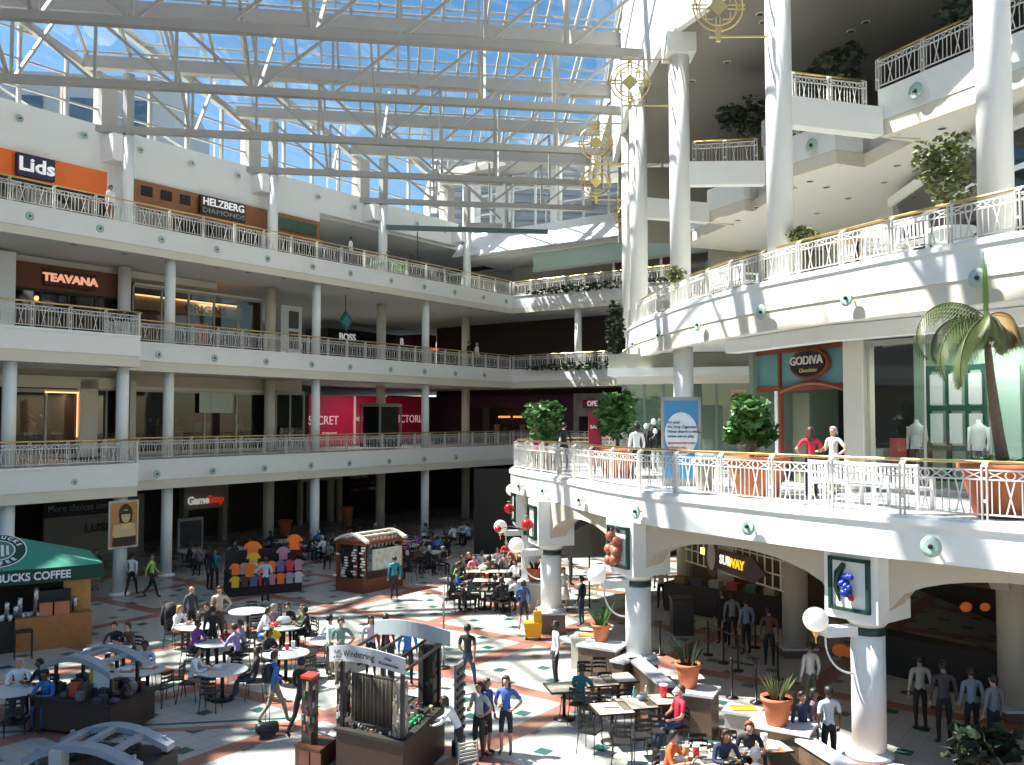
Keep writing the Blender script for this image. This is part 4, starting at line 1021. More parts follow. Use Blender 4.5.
for i, (x, y, r) in enumerate(((592, 690, 180), (604, 695, 0), (628, 692, 20), (590, 712, 150), (622, 722, 170), (640, 716, 190), (655, 712, 180), (607, 675, 10), (571, 680, 250), (700, 738, 0), (732, 735, 10), (730, 760, 180), (600, 660, 0), (585, 664, 0))):
    p = atz(x, y, .85); chair_at((p.x, p.y), math.radians(r), 'empty black chair among the square tables beside the terrace, %s' % ['left of the teal shirt', 'behind the newspaper table', 'behind the bottle table', 'left of the newspaper table', 'before the newspaper table',
        'before the bottle table', 'left of the crimson shirt', 'near the plinth', 'facing left by the aisle', 'behind the orange shirt', 'beside the navy top', 'before the bottom tables', 'at the stone ledge', 'at the aisle corner'][i], 'empty chairs beside the terrace')

# far left seating area in the shade: rows of people at round tables
far = [(416.7, 532, PUR, 'purple'), (437, 536, BLU, 'blue'), (446, 532, BLK, 'black'), (414.7, 544, BRN, 'brown'), (406, 535, PNK, 'pink'), (420, 541, GRY, 'grey'), (402, 542, WHT, 'white'), (432, 533, BRN, 'brown'), (426, 546, BLK, 'black'),
       (317.6, 530, BLU, 'blue'), (325, 536, WHT, 'white'), (329, 540, GRY, 'grey'), (308, 534, BLK, 'black'), (336, 533, BLK, 'black'), (298, 540, RED, 'red'), (344, 543, BLK, 'black'), (289, 533, GRY, 'grey'), (352, 529, WHT, 'white'),
       (362, 527, WHT, 'white'), (385, 528, GRY, 'grey'), (376, 523, BRN, 'brown'), (395, 524, BLK, 'black'), (232, 541, BLK, 'black'), (248, 538, BRN, 'brown'), (273, 531, BLK, 'black'), (428, 523, GRY, 'grey'), (455, 524, WHT, 'white'), (463, 521, LBL, 'pale blue'), (470, 523, LBL, 'pale blue'),
       (187, 543, BLK, 'black'), (200, 545, GRY, 'grey'), (440, 546, BLK, 'black'), (410, 551, BLK, 'black'), (398, 550, RED, 'red')]
rnd = random.Random(3); lm_ = [(230, 'left of clothing kiosk'), (300, 'behind clothing kiosk'), (355, 'left of cherry kiosk'), (400, 'right of cherry kiosk'), (452, 'left of centre group'), (999, 'behind centre group')]
for i, (x, y, c, cnm) in enumerate(far):
    r = rnd.choice((0, 60, 120, 180, 240, 300)); w = [b for a, b in lm_ if x < a][0]
    nth = ORD[sum(1 for f in far[:i] if [b for a, b in lm_ if f[0] < a][0] == w and f[3] == cnm)]
    seated(x, y, r, c, BLK, '%s person in %s seated in shade %s, %s' % (nth, cnm, w, turned(r)), rnd.choice('kkbg'), rnd.choice(('short', 'short', 'bob')), rnd.randrange(3))
SHT = ['at the purple shirt', 'left of the brown shirt', 'at the blue shirt', 'right of clothing kiosk', 'behind clothing kiosk', 'left of cherry kiosk', 'behind cherry kiosk', 'right of cherry kiosk', 'left of clothing kiosk', 'far behind clothing kiosk', 'nearest the centre group', 'by the game shop', 'by the dark far shop']
for i, (x, y) in enumerate(((422, 541), (407, 545), (436, 541), (322, 543), (300, 545), (342, 538), (370, 531), (390, 534), (240, 548), (280, 541), (430, 552), (192, 551), (460, 531))):
    c = atz(x, y, .75); RT.place((c.x, c.y, 0), 0, 'round table in the shaded seating area, %s of them' % SHT[i], 'round tables in the shade')
    for a in rnd.sample((40, 130, 220, 310), 2):
        q = (c.x + .85*math.cos(math.radians(a)), c.y + .85*math.sin(math.radians(a)))
        chair_at(q, face(q, (c.x, c.y)), 'empty chair, %s side of the shaded table %s' % ({40: 'far right', 130: 'far left', 220: 'near left', 310: 'near right'}[a], SHT[i]), 'empty chairs in the shaded seating area')

# ================================================================== SHOPS OF THE LEFT GALLERIES
def warm(name, col, e, s): return mat(name, col, .6, emit=e, estr=s)
GLOW = warm('warm_lamp', (1, .6, .3), (1, .5, .2), 3.0); GLOWW = warm('white_lamp', (1, 1, .95), (1, .95, .85), 4.0)
DOWNW = warm('downlight_lens', (.9, .8, .6), (1, .8, .5), 1.2)
rs = random.Random(11)
PAL = [mat('goods_%d' % i, c, .7) for i, c in enumerate(((.25, .12, .05), (.05, .06, .08), (.3, .3, .28), (.35, .05, .04), (.06, .12, .06), (.4, .32, .2), (.5, .48, .45), (.10, .03, .05)))]
def shop(name, label, s0, s1, D, z0, z1, deep=2.2, wallm=DBRN, bars=4, glassm=GLASSS, framem=DBRN, goods=6, hdr=0.0, hm=None, cat='shop front', gz1=None):
    T = thing(name, label, cat, tuple(F((s0+s1)/2, D, z0)))
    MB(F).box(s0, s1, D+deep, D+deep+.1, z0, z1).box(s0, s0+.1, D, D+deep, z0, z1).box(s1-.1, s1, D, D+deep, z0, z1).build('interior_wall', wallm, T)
    MB(F).add([(s0, D, z0), (s1, D, z0), (s1, D, z1-hdr), (s0, D, z1-hdr)], [(0, 1, 2, 3)]).build('glass_pane', glassm, T)
    m = MB(F).box(s0, s1, D-.06, D+.04, z0, z0+.18).box(s0, s1, D-.06, D+.04, z1-hdr-.12, z1-hdr)
    for i in range(bars+1): s = s0 + (s1-s0)*i/bars; m.box(s-.05, s+.05, D-.05, D+.04, z0, z1-hdr)
    m.build('frame', framem, T)
    if hdr: MB(F).box(s0, s1, D-.12, D+.3, z1-hdr, z1).build('header', hm or framem, T)
    for i in range(goods):
        s = s0+.4+(s1-s0-.9)*(i+.5*rs.random())/goods; h = .5+rs.random()*1.1
        MB(F).box(s, s+.5+.5*rs.random(), D+.5, D+.9, z0, z0+h).build('display_stand', rs.choice(PAL), T)
    return T
def signboard(T, s0, s1, D, z0, z1, m, txt, size, tm=TXTW, bold=.02, sx=1.0, dz=0.0, name='sign_panel', ext=.03, reveal=.14):
    if m: MB(F).box(s0, s1, D-reveal, D, z0, z1).build(name, m, T)
    lettering(txt, size, tuple(F((s0+s1)/2, D-reveal-.03, (z0+z1)/2+dz)), TH, tm, T, ext, bold, sx)
fx = lambda px, D=41.1: fac_s(px, D)
# top gallery: cap shop and jewelry shop
T = shop('cap_shop', 'cap shop with orange band and dark navy sign on the top gallery', 10, 23.6, 41.4, 15.7, 19.1, bars=7, hdr=1.15, hm=ORANGE, goods=12)
signboard(T, fx(11), fx(49), 41.22, 18.0, 19.0, NAVY, 'Lids', .86, bold=.018, sx=1.2, reveal=.25)
for i in range(26): MB(F).ball((18.7+.19*i, 41.9+.3*(i % 2), 16.6+.35*(i % 4)), .12, 6, sz=.7).build('cap', PAL[i % 8], T)
T = shop('jewelry_shop', 'jewelry shop with brown wood front and black lettered sign', 24.9, 37.2, 41.4, 15.7, 19.1, bars=5, hdr=1.35, hm=mat('brown_wood_front', (.27, .10, .035), .45, noise=.25, scale=2), goods=6)
for a in (25.4, 26.5, 27.6): MB(F).box(a, a+.6, 41.22, 41.3, 18.35, 18.85).build('small_window', DARK, T)
for a, b in ((28.8, 31.0), (33.9, 36.9)): MB(F).box(a, b, 41.2, 41.3, 18.15, 18.85).build('green_panel', mat('green_marble', (.05, .10, .07), .15, noise=.5, scale=3), T)
MB(F).box(24.9, 37.2, 41.0, 41.3, 17.72, 17.95).build('cornice', mat('brown_wood_front', (0, 0, 0)), T)
signboard(T, fx(197), fx(242), 41.2, 17.98, 19.0, mat('bronze_black', (.02, .015, .012), .4), 'HELZBERG', .56, dz=.2, bold=.006, sx=1.0, reveal=.2)
lettering('DIAMONDS', .36, tuple(F((fx(197)+fx(242))/2, 40.96, 18.22)), TH, mat('dim_letters', (.35, .33, .3), .4), T, .02, 0, 1.45)
# third floor
T = shop('tea_shop', 'tea shop with brown wall and copper lettered sign, third floor', 19.2, fx(121), 41.25, 10.54, 14.18, bars=4, hdr=1.15, hm=mat('brown_tea_wall', (.17, .06, .03), .7), goods=5, framem=DBRN)
signboard(T, fx(40), fx(92), 41.1, 13.2, 13.95, mat('tea_sign', (.05, .02, .012), .6), 'TEAVANA', .5, tm=warm('copper_letters', (.7, .35, .22), (1, .45, .28), .6), bold=.02, sx=1.15)
MB(F).ball((20.7, 42.0, 12.7), .12, 8).build('warm_bulb', GLOW, T)
T = shop('cosmetics_shop', 'cosmetics shop with wide glass front and faint lit sign, third floor', fx(133), fx(262), 41.25, 10.54, 13.9, bars=5, hdr=.1, hm=CREAM, goods=5, framem=STEEL, deep=3.0)
MB(F).box(fx(140), fx(255), 42.3, 42.5, 12.75, 13.45).build('inner_band', BEIGE, T); MB(F).box(fx(142), fx(250), 42.18, 42.24, 13.43, 13.5).build('light_strip', GLOW, T)
lettering('ORIGINS', .62, tuple(F(fx(205, 42.2), 42.2, 13.05)), TH, mat('origins_letters', (.18, .10, .06), .5), T, .02, .01, 1.1)
MB(F).box(fx(193, 42), fx(207, 42), 42.0, 42.05, 11.2, 12.3).build('orange_poster', mat('orange_poster', (.8, .13, .03), .6), T)
m = MB(F); m.ball((fx(216, 42), 42.1, 11.6), .38, 10); m.build('yellow_lantern', mat('yellow_paper', (.55, .45, .12), .7), T)
MB(F).box(fx(138, 42), fx(160, 42), 42.0, 42.05, 10.9, 12.5).build('pink_poster', mat('pink_poster', (.42, .25, .24), .6), T)
for a, b, l in ((15.2, 16.6, 'at the left edge'), ):
    trim(MB(F).box(17.6, 19.0, 40.4, 41.2, 10.54, 14.4), WHITE)
T = thing('directory_panel', 'white panel with two dark framed pictures in the middle gallery', 'panel', tuple(F(fx(292), 41.0, 10.54)))
MB(F).box(fx(279), fx(300), 41.0, 41.4, 10.54, 13.7).build('panel', WHITE, T)
for z in (11.2, 12.4): MB(F).box(fx(287), fx(296), 40.93, 41.0, z, z+1.0).build('picture', mat('dark_picture', (.10, .10, .09), .4), T)
# deep end of the third floor: skylight gap, two black fashion shops, dark red shop
T = shop('fashion_shop', 'black fashion shop with white lettered sign, right one beside cream column', fx(400, 50), fx(418, 50), 50, 10.54, 13.9, bars=2, hdr=1.0, hm=BLACK, goods=3, framem=BLACK)
lettering('BOSS', .75, tuple(F(fx(407, 49.8), 49.8, 13.35)), TH, TXTW, T, .02, .02)
T = shop('fashion_shop', 'black fashion shop with white lettered sign, left one seen behind the column', fx(328, 50), fx(399, 50), 50.2, 10.54, 13.9, bars=5, hdr=1.0, hm=BLACK, goods=4, framem=BLACK)
lettering('BOSS', .75, tuple(F(fx(347, 50), 50, 13.3)), TH, TXTW, T, .02, .02)
T = shop('dark_red_shop', 'long dark red shop front at the far corner, third floor', fx(420, 48), 55.8, 48, 10.54, 13.9, bars=7, hdr=.5, hm=mat('dark_red_wall', (.07, .018, .015), .7), wallm=mat('dark_red_wall', (0, 0, 0)), goods=7)
MB(F).box(fx(430, 47.8), fx(444, 47.8), 47.8, 47.86, 12.75, 12.85).build('red_light', warm('red_neon', (.8, .1, .05), (1, .1, .04), 2.0), T)
T = thing('skylight', 'bright white louvred skylight beyond the third floor gallery', 'skylight', tuple(F(36, 52, 13.4)))
m = MB(F); m.add([(33, 56, 12.6), (43, 56, 12.6), (41, 52, 14.35), (34, 52, 14.35)], [(0, 1, 2, 3)]); m.build('panes', warm('skylight_panes', (.8, .85, .9), (.8, .9, 1), 1.2), T)
m = MB(F)
for i in range(10): m.bar((33+i, 55.9, 12.62), (34+i*.8, 51.9, 14.33), .12, .12)
m.build('bars', STEEL, T)
T = thing('hanging_sign', 'tilted square teal sign hanging between the third floor columns', 'sign', tuple(F(fx(345, 39), 39, 12.6)))
c = (fx(345, 39), 39, 12.9); m = MB(F); m.add([(c[0]+a*.55, c[1]+d, c[2]+b*.6) for d in (-.06, .06) for a, b in ((0, 1), (1, .15), (0.1, -1), (-1, -.15))], [(0, 1, 2, 3), (7, 6, 5, 4), (0, 4, 5, 1), (1, 5, 6, 2), (2, 6, 7, 3), (3, 7, 4, 0)])
m.build('plate', mat('teal_sign', (.03, .12, .14), .5), T); MB(F).add([(c[0]+a*.35, c[1]-.075, c[2]+b*.38) for a, b in ((0, 1), (1, .15), (0.1, -1), (-1, -.15))], [(0, 1, 2, 3)]).build('panel', mat('teal_sign_light', (.10, .28, .32), .5), T)
MB(F).bar((c[0], 39, 13.4), (c[0], 39, 14.5), .03, .03).build('rod', BLACK, T)
# second floor
T = shop('lingerie_window', 'shop window with gold light border and two figures, second floor left', fx(14), fx(79), 41.25, 5.34, 8.5, bars=2, hdr=.05, goods=0, framem=BEIGE, wallm=mat('brown_backdrop', (.10, .06, .045), .8))
m = MB(F); 
for i in range(30): m.ball((fx(46)+i*.053, 41.15, 8.35), .025, 6)
for i in range(30): m.ball((fx(78), 41.15, 8.35-i*.07), .025, 6)
tag(m.build('light_border', GLOW, T), kind='stuff')
trim(MB(F).box(fx(79), fx(97), 41.0, 41.4, 5.34, 9.0).box(fx(129), fx(135), 41.0, 41.4, 5.34, 9.0).box(16.9, 24.6, 41.0, 41.4, 8.55, 9.1), CREAM)
T = shop('glass_entrance', 'dark glass entrance with greenish reflections, second floor', fx(97), fx(129), 41.25, 5.34, 8.7, bars=3, hdr=.1, goods=2, framem=STEEL, glassm=GLASSG)
T = shop('clothing_shop', 'wide dark glass clothing shop with two hanging white posters, second floor', fx(135), fx(268), 41.25, 5.34, 8.75, bars=4, hdr=.15, hm=CREAM, goods=9, framem=BEIGE, wallm=mat('olive_dark', (.05, .05, .03), .8), deep=3)
for a, b in ((199, 210), (210.4, 232)): MB(F).box(fx(a), fx(b), 41.05, 41.08, 7.45, 8.55).build('hanging_poster', mat('pale_poster', (.50, .56, .46), .6), T)
MB(F).box(fx(186, 43), fx(262, 43), 43.0, 43.1, 6.3, 7.4).build('orange_wall', mat('orange_inner_wall', (.28, .07, .025), .7), T)
T = shop('glass_shop', 'glass shop corner with pale mannequin shapes, second floor middle', fx(278), fx(306), 41.3, 5.34, 8.75, bars=2, hdr=.1, goods=3, framem=STEEL, glassm=GLASSG, wallm=OLIVE)
D_ = 46.0; T = thing('red_hoarding', 'magenta red hoarding with white serif lettering on the second floor', 'hoarding', tuple(F(fx(360, D_), D_, 5.34)))
for a, b in ((309, 353.5), (355.5, 386), (387, 425)): MB(F).box(fx(a, D_), fx(b, D_), D_, D_+.15, 5.34, 8.75).build('panel', REDG, T)
MB(F).box(fx(353.5, D_), fx(355.5, D_), D_-.05, D_+.15, 5.34, 8.75).build('white_post', WHITE, T)
for a, txt, sz, z in ((324, 'SECRET', .85, 7.0), (365.5, 'VICTORIA', .42, 7.1), (410, 'VICTORIA', .8, 7.1), (330, 'VICTORIAS SECRET', .16, 6.15)):
    lettering(txt, sz, tuple(F(fx(a, D_-.05), D_-.03, z)), TH, mat('pink_letters', (.85, .60, .62), .5, emit=(1,.6,.65), estr=.25), T, .015, 0, .95)
T = thing('column_kiosk', 'dark glass display case around the inner column, second floor', 'display case', tuple(F(41.6, 39.6, 5.34)))
MB(F).box(41.0, 43.0, 39.8, 41.6, 5.34, 5.6).build('base', DARK, T); MB(F).box(41.0, 43.0, 39.8, 41.6, 7.9, 8.1).build('top', STEEL, T)
for a in (41.0, 42.9):
    for b in (39.8, 41.5): MB(F).box(a, a+.1, b, b+.1, 5.6, 7.9).build('corner_post', STEEL, T)
MB(F).box(41.15, 42.85, 39.95, 41.45, 5.6, 7.9).build('glass_box', mat('dark_glass', (.02, .025, .025), .08, spec=.8), T)
# far end walls and shops
T = thing('plum_shop', 'plum coloured shop front with warm lit opening at the far end', 'shop front', tuple(F(55.6, 40, 5.34)))
MB(F).box(50, 55.8, 47.6, 47.8, 5.34, 8.9).box(55.6, 55.8, 36.8, 47.6, 8.0, 8.9).box(55.6, 55.8, 44.5, 47.6, 5.34, 8.0).box(55.6, 55.8, 34.5, 37, 5.34, 8.9).build('plum_wall', PURP, T)
MB(F).box(54.9, 55.0, 41.8, 42.4, 5.34, 8.0).build('grey_pillar', mat('grey_pillar', (.08, .08, .08), .5), T)
for i in range(3): MB(F).box(55.3, 55.5, 41.2-i*1.4-1.0, 41.2-i*1.4, 7.2, 7.35).build('warm_light', warm('warm_dim', (.6, .2, .08), (1, .35, .12), 1.0), T)
for i in range(6): MB(F).box(55.2, 55.5, 37.2+i*.8, 37.5+i*.8, 5.34, 6.3+.2*(i % 3)).build('display_stand', PAL[i % 8], T)
T = thing('white_shop', 'white leaf patterned shop front with a pink banner at the far end', 'shop front', tuple(F(55.4, 32, 5.34)))
m = MB(F).box(55.4, 55.6, 26, 34.5, 5.34, 8.95); m.build('front_wall', mat('leaf_pattern', (.38, .36, .33), .6, noise=.75, scale=1.6), T)
D2 = 33.6
MB(F).box(55.2, 55.35, D2-4.0, D2, 7.9, 8.5).build('banner', mat('pink_banner', (.55, .03, .16), .5), T)
lettering('OPENING SOON', .5, tuple(F(55.15, D2-2.1, 8.2)), TH-PI/2, TXTW, T, .01, .02, .9)
MB(F).box(54.6, 54.7, 30.3, 31.2, 5.5, 7.2).build('red_panel', mat('red_panel', (.45, .02, .05), .5), T)
MB(F).box(54.7, 54.8, 32.9, 33.6, 5.5, 7.3).build('dark_doorway', DARK, T)
T = thing('green_glass_front', 'pale green glass front under the sunlit parapet at the far top gallery', 'shop front', tuple(F(54, 30, 15.7)))
MB(F).add([(51.6, 35.4, 17.5), (51.6, 16, 17.5), (51.6, 16, 18.7), (51.6, 35.4, 18.7)], [(0, 1, 2, 3)]).build('glass_band', mat('aqua_glass', (.42, .56, .48), .15, spec=.7), T)
MB(F).box(51.5, 51.7, 16, 35.4, 17.38, 17.5).build('lower_rail', STEEL, T)
MB(F).box(55.5, 55.7, 22, 40, 15.7, 18.7).build('back_wall', mat('grey_wall', (0, 0, 0)), T)
for i, a in enumerate((24.5, 28)): MB(F).box(52.5, 52.7, a, a+1.6, 15.7, 18.0).build('white_door_frame', WHITE, T); MB(F).box(52.4, 52.5, a+.25, a+1.35, 15.9, 17.7).build('dark_red_panel', mat('dark_red_wall', (0, 0, 0)), T)
T = thing('teal_beam', 'long dark teal beam crossing in front of the far top gallery', 'beam', tuple(atz(387, 233, 19.3)))
p, q = F(41.9, 40.2, 19.45), F(50.4, 33.4, 19.75); MB().bar(tuple(p), tuple(q), .25, .3).build('beam', mat('teal_beam_paint', (.09, .15, .14), .5), T)
T = thing('dark_banner_pair', 'pair of black hanging panels above the top gallery railing', 'hanging panel', tuple(F(fx(415, 38.5), 38.5, 17.2)))
for a, b in ((410, 418), (419, 429)): MB(F).box(fx(a, 38.5), fx(b, 38.5), 38.5, 38.6 if a == 410 else 38.9, 16.4, 17.6).build('black_panel', BLACK, T)
MB(F).bar((fx(418, 38.5), 38.6, 17.6), (fx(418, 38.5), 38.6, 19.2), .04, .04).build('rod', BLACK, T)
T = thing('green_kiosk_top', 'round pale green kiosk canopy behind the top gallery railing', 'kiosk', tuple(F(41.9, 40.2, 15.7)))
MB(F).lathe([(.8, 16.95), (.95, 17.05), (.8, 17.2), (.35, 17.35)], (41.9, 40.6, 0), 20).build('canopy', mat('pale_green', (.30, .45, .36), .5), T)
MB(F).lathe([(.4, 15.7), (.4, 16.95)], (41.9, 40.6, 0), 16).build('drum', WHITE, T)
# planting along the far railing ledges
def leaves(m, cx, cy, cz, rx, ry, rz_, n, size, rnd, up=.3):
    for i in range(n):
        while True:
            a = Vector((rnd.uniform(-1, 1), rnd.uniform(-1, 1), rnd.uniform(-1, 1)))
            if a.length < 1: break
        a = a.normalized()*(a.length**.45)
        c = Vector((cx+a.x*rx, cy+a.y*ry, cz+a.z*rz_)); d = Vector((rnd.uniform(-1, 1), rnd.uniform(-1, 1), rnd.uniform(-.6, 1)*up+.1)).normalized()
        w = d.cross(Vector((rnd.uniform(-1, 1), rnd.uniform(-1, 1), rnd.uniform(-1, 1)))).normalized()*size*.32; L = d*size*.5; h = d.cross(w).normalized()*size*.07
        m.add([c-L, c+w+h, c+L, c-w+h], [(0, 1, 2, 3)])
for z, l in ((15.68, 'top'), (10.54, 'third')):
    m = MB(F); rr_ = random.Random(5)
    leaves(m, 50.1, 29.5, z+.05, .22, 6.0, .25, 420, .3, rr_)
    T = m.build('trailing_plants', LEAFD, None, (0, 0, 0)); tag(T, 'dark trailing plants along the far railing of the %s floor' % l, 'plants', kind='stuff')
m = MB(); leaves(m, 4.5, 39.2, 11.0, .4, .4, 1.3, 260, .3, random.Random(2)); T = m.build('hanging_vine', LEAFD); tag(T, 'green vine hanging over the tip of the upper curved gallery', 'plant')
# ground floor
GM = mat('grey_storefront', (.10, .095, .085), .7)
T = thing('coming_soon_hoarding', 'beige hoarding with black lettering, ground floor behind the poster column', 'hoarding', tuple(F(fx(95, 45), 45, 0)))
MB(F).box(fx(47, 45), fx(146, 45), 45, 45.15, 0, 3.05).build('panel', mat('hoarding_beige', (.22, .20, .155), .7), T)
MB(F).box(fx(47, 45), fx(114, 45), 44.95, 45.1, 2.2, 3.05).build('black_band', mat('black_band', (.012, .012, .015), .6), T)
lettering('More choices coming soon', .48, tuple(F(fx(50, 44.9), 44.9, 2.62)), TH, mat('grey_letters', (.30, .30, .32), .6), T, .01, 0, .9, 'LEFT')
lettering('LUSH', .56, tuple(F(fx(87, 44.8), 44.8, 1.5)), TH, BLACK, T, .01, .02, 1.2, 'LEFT')
T = thing('game_shop', 'game shop with beige portal and white and red lettering', 'shop front', tuple(F(fx(205, 45), 45, 0)))
PB = mat('portal_beige', (.26, .23, .17), .7)
MB(F).box(fx(185, 45), fx(190, 45), 45, 45.4, 0, 3.9).build('portal_side', PB, T); MB(F).box(fx(224, 45), fx(229, 45), 45, 45.4, 0, 3.9).build('portal_side', PB, T); MB(F).box(fx(185, 45), fx(229, 45), 44.95, 45.4, 1.95, 3.9).build('portal_lintel', PB, T)
lettering('Game', .62, tuple(F(fx(188.5, 44.9), 44.85, 2.45)), TH, TXTW, T, .02, .02, .95, 'LEFT'); lettering('Stop', .62, tuple(F(fx(209, 44.9), 44.85, 2.45)), TH, mat('red_letters', (.5, .015, .02), .5, emit=(1, .05, .03), estr=.3), T, .02, .02, .95, 'LEFT')
T = thing('poster_stand', 'pale framed poster stand with dark photo beside the game shop', 'poster stand', tuple(F(fx(193, 43), 43, 0)))
MB(F).box(fx(180, 43), fx(205, 43), 43, 43.1, 0, 1.75).build('frame', mat('pale_frame', (.30, .38, .37), .5), T); MB(F).box(fx(182, 43), fx(203, 43), 42.96, 43.0, .15, 1.6).build('photo', mat('dark_photo', (.06, .055, .05), .4, noise=.8, scale=2), T)
T = thing('tan_portal', 'tan portal of a closed shop between ground floor columns', 'shop front', tuple(F(fx(320, 47), 47, 0)))
for a, b in ((301, 304), (310, 314), (331, 335), (340, 343)): MB(F).box(fx(a, 47), fx(b, 47), 47, 47.3, 0, 3.9).build('portal_post', BEIGE, T)
MB(F).box(fx(301, 47), fx(343, 47), 46.95, 47.3, 2.9, 3.9).build('portal_lintel', BEIGE, T); MB(F).box(fx(311, 47), fx(336, 47), 46.9, 46.95, 3.1, 3.5).build('dark_sign', DARK, T)
T = thing('column_poster', 'orange portrait poster hanging in front of a ground floor column', 'poster', tuple(F(fx(125, 34), 34.0, 0)))
D3 = 33.95; a, b = fx(111, D3), fx(140.5, D3)
MB(F).box(a, b, D3, D3+.06, 1.95, 3.85).build('frame', mat('poster_frame', (.5, .5, .45), .5), T)
MB(F).box(a+.07, b-.07, D3-.02, D3, 2.02, 3.78).build('orange_ground', mat('poster_orange', (.50, .22, .06), .6, noise=.4, scale=1.5), T)
mc = (a+b)/2; PH = mat('poster_hair', (.05, .03, .015), .7); PS = mat('poster_skin', (.62, .48, .24), .6)
def flat(pts, d, m, nm): MB(F).add([(mc+x, D3-d, 2.9+z) for x, z in pts], [tuple(range(len(pts)))]).build(nm, m, T)
circ = lambda cx, cz, rx, rz_, n=18: [(cx+rx*math.cos(2*PI*i/n), cz+rz_*math.sin(2*PI*i/n)) for i in range(n)]
flat(circ(.05, .42, .30, .40), .03, PH, 'hair_shape'); flat([(-.24, .4), (.34, .4), (.33, .08), (-.2, .08)], .03, PH, 'hair_side'); flat(circ(.06, .33, .19, .27), .04, PS, 'face_shape')
flat([(-.08, .55), (.2, .55), (.24, .40), (-.14, .40)], .05, PH, 'fringe'); flat(circ(-.02, .32, .035, .02, 8), .05, PH, 'eye'); flat(circ(.14, .32, .035, .02, 8), .05, PH, 'eye'); flat(circ(.06, .17, .05, .018, 8), .05, mat('poster_red', (.35, .06, .03), .6), 'mouth')
flat([(-.45, 0), (.45, .02), (.5, -.45), (.3, -.55), (-.3, -.55), (-.5, -.4)], .035, PS, 'shoulders'); flat([(-.12, .02), (.28, .05), (.28, -.18), (-.12, -.18)], .05, mat('poster_card', (.7, .55, .25), .6), 'held_card'); flat([(-.5, -.5), (.5, -.5), (.5, -.85), (-.5, -.85)], .045, PH, 'dark_foreground')
T = thing('dark_shop', 'dark shop front with white shelves of goods, far ground floor right', 'shop front', tuple(F(fx(366, 47.5), 47.5, 0)))
for i in range(4):
    for j in range(3): MB(F).box(fx(352, 47.5)+i*.9, fx(352, 47.5)+i*.9+.6, 47.3, 47.6, 1.9+j*.45, 2.1+j*.45).build('shelf_goods', PAL[(i*3+j) % 7], T)
MB(F).box(fx(350, 47.6), fx(380, 47.6), 47.65, 47.9, 0, 4).build('back_wall', DARK, T)
# planters with palms near the ground floor shops
def pot(m, c, r, h, n=24): return m.lathe([(r*.66, 0), (r*.93, h*.82), (r*.93, h*.83), (r*1.04, h*.84), (r*1.04, h), (r*.94, h), (r*.90, h*.9)], c, n)
def terracotta(p, r, h, lab, grp=None):
    T = thing('terracotta_pot', lab, 'plant pot', tuple(p), 0, grp); pot(MB(), tuple(p), r, h).build('pot', TERRA, T); MB().lathe([(.001, h*.88), (r*.9, h*.9)], tuple(p), 16).build('soil', SOIL, T); return T
p = F(fx(286, 44), 44, 0); terracotta(p, .45, .9, 'terracotta pot in the shade between the ground floor columns, left one'); p = F(fx(348, 44), 44, .6); terracotta(tuple(F(fx(348, 44), 44, 0)), .42, 1.3, 'terracotta pot in the shade beside the tan portal')

# ================================================================== SHOPS AND THINGS ON THE TERRACE
def frame2(P, Q):
    P, Q = Vector(P), Vector(Q); d = (Q-P).normalized(); n = Vector((-d.y, d.x))
    f = lambda x, y, z: Vector((P.x+d.x*x+n.x*y, P.y+d.y*x+n.y*y, z))
    def xa(px, off=0.0):                          # local x of picture column px on the plane y=off
        u = (px-512)/FPX; B = P + n*off; return (u*B.y - B.x)/(d.x - u*d.y)
    return f, xa, (Q-P).length, math.atan2(d.y, d.x)
GF, gx, GL, GR = frame2((7.75, 28.3), (9.07, 24.3))
HF, hx, HL, HR = frame2((9.07, 24.3), (11.7, 20.6))
ROSE = mat('rosewood_red', (.22, .045, .02), .45)
T = thing('chocolate_shop', 'chocolate shop with oval black sign, teal panels and red wood frame', 'shop front', tuple(GF(GL/2, 0, F2)))
gA, gB, gM = gx(755), gx(848), gx(780)
m = MB(GF).box(gA, gB, -.08, .12, 9.1, 9.3); m.build('top_beam', ROSE, T)
MB(GF).box(gA, gB, -.06, .12, 7.98, 8.12).build('transom', ROSE, T)
for a in (gA, gM, gB-.1): MB(GF).box(a, a+.11, -.08, .1, 7.98, 9.1).build('upright', ROSE, T)
TEAL = mat('teal_fabric', (.10, .24, .24), .6, noise=.15, scale=5)
MB(GF).box(gA+.1, gM, .0, .05, 8.12, 9.1).build('teal_panel', TEAL, T); MB(GF).box(gM+.1, gB-.1, .0, .05, 8.12, 9.1).build('teal_panel', TEAL, T)
MB(GF).box(gM, gM+.1, -.06, .06, F2, 7.98).build('red_post', ROSE, T); MB(GF).box(gM-.2, gM-.05, -.06, .06, F2, 7.98).build('white_post', WHITE, T)
MB(GF).box(gM+.2, gx(800), .3, .35, F2, 7.9).build('pale_side_panel', mat('olive_panel', (.16, .17, .11), .6), T)
MB(GF).box(gA-.2, gB, 3.0, 3.1, F2, 9.3).build('interior_wall', DARK, T)
n_ = 14; xs = [gM+.1+(gB-.1-gM-.1)*i/n_ for i in range(n_+1)]
for a, b, i in zip(xs, xs[1:], range(n_)): pass
MB(GF).tube([(x, -.05, 7.95-.0+.22*math.sin(PI*i/n_)) for i, x in enumerate(xs)], .06, 6).build('arched_rail', ROSE, T)
oc = (gx(813), -.16, 8.72)
ov = lambda rx, rz_, n=28: [(oc[0]+rx*math.cos(2*PI*i/n), oc[2]+rz_*math.sin(2*PI*i/n)) for i in range(n)]
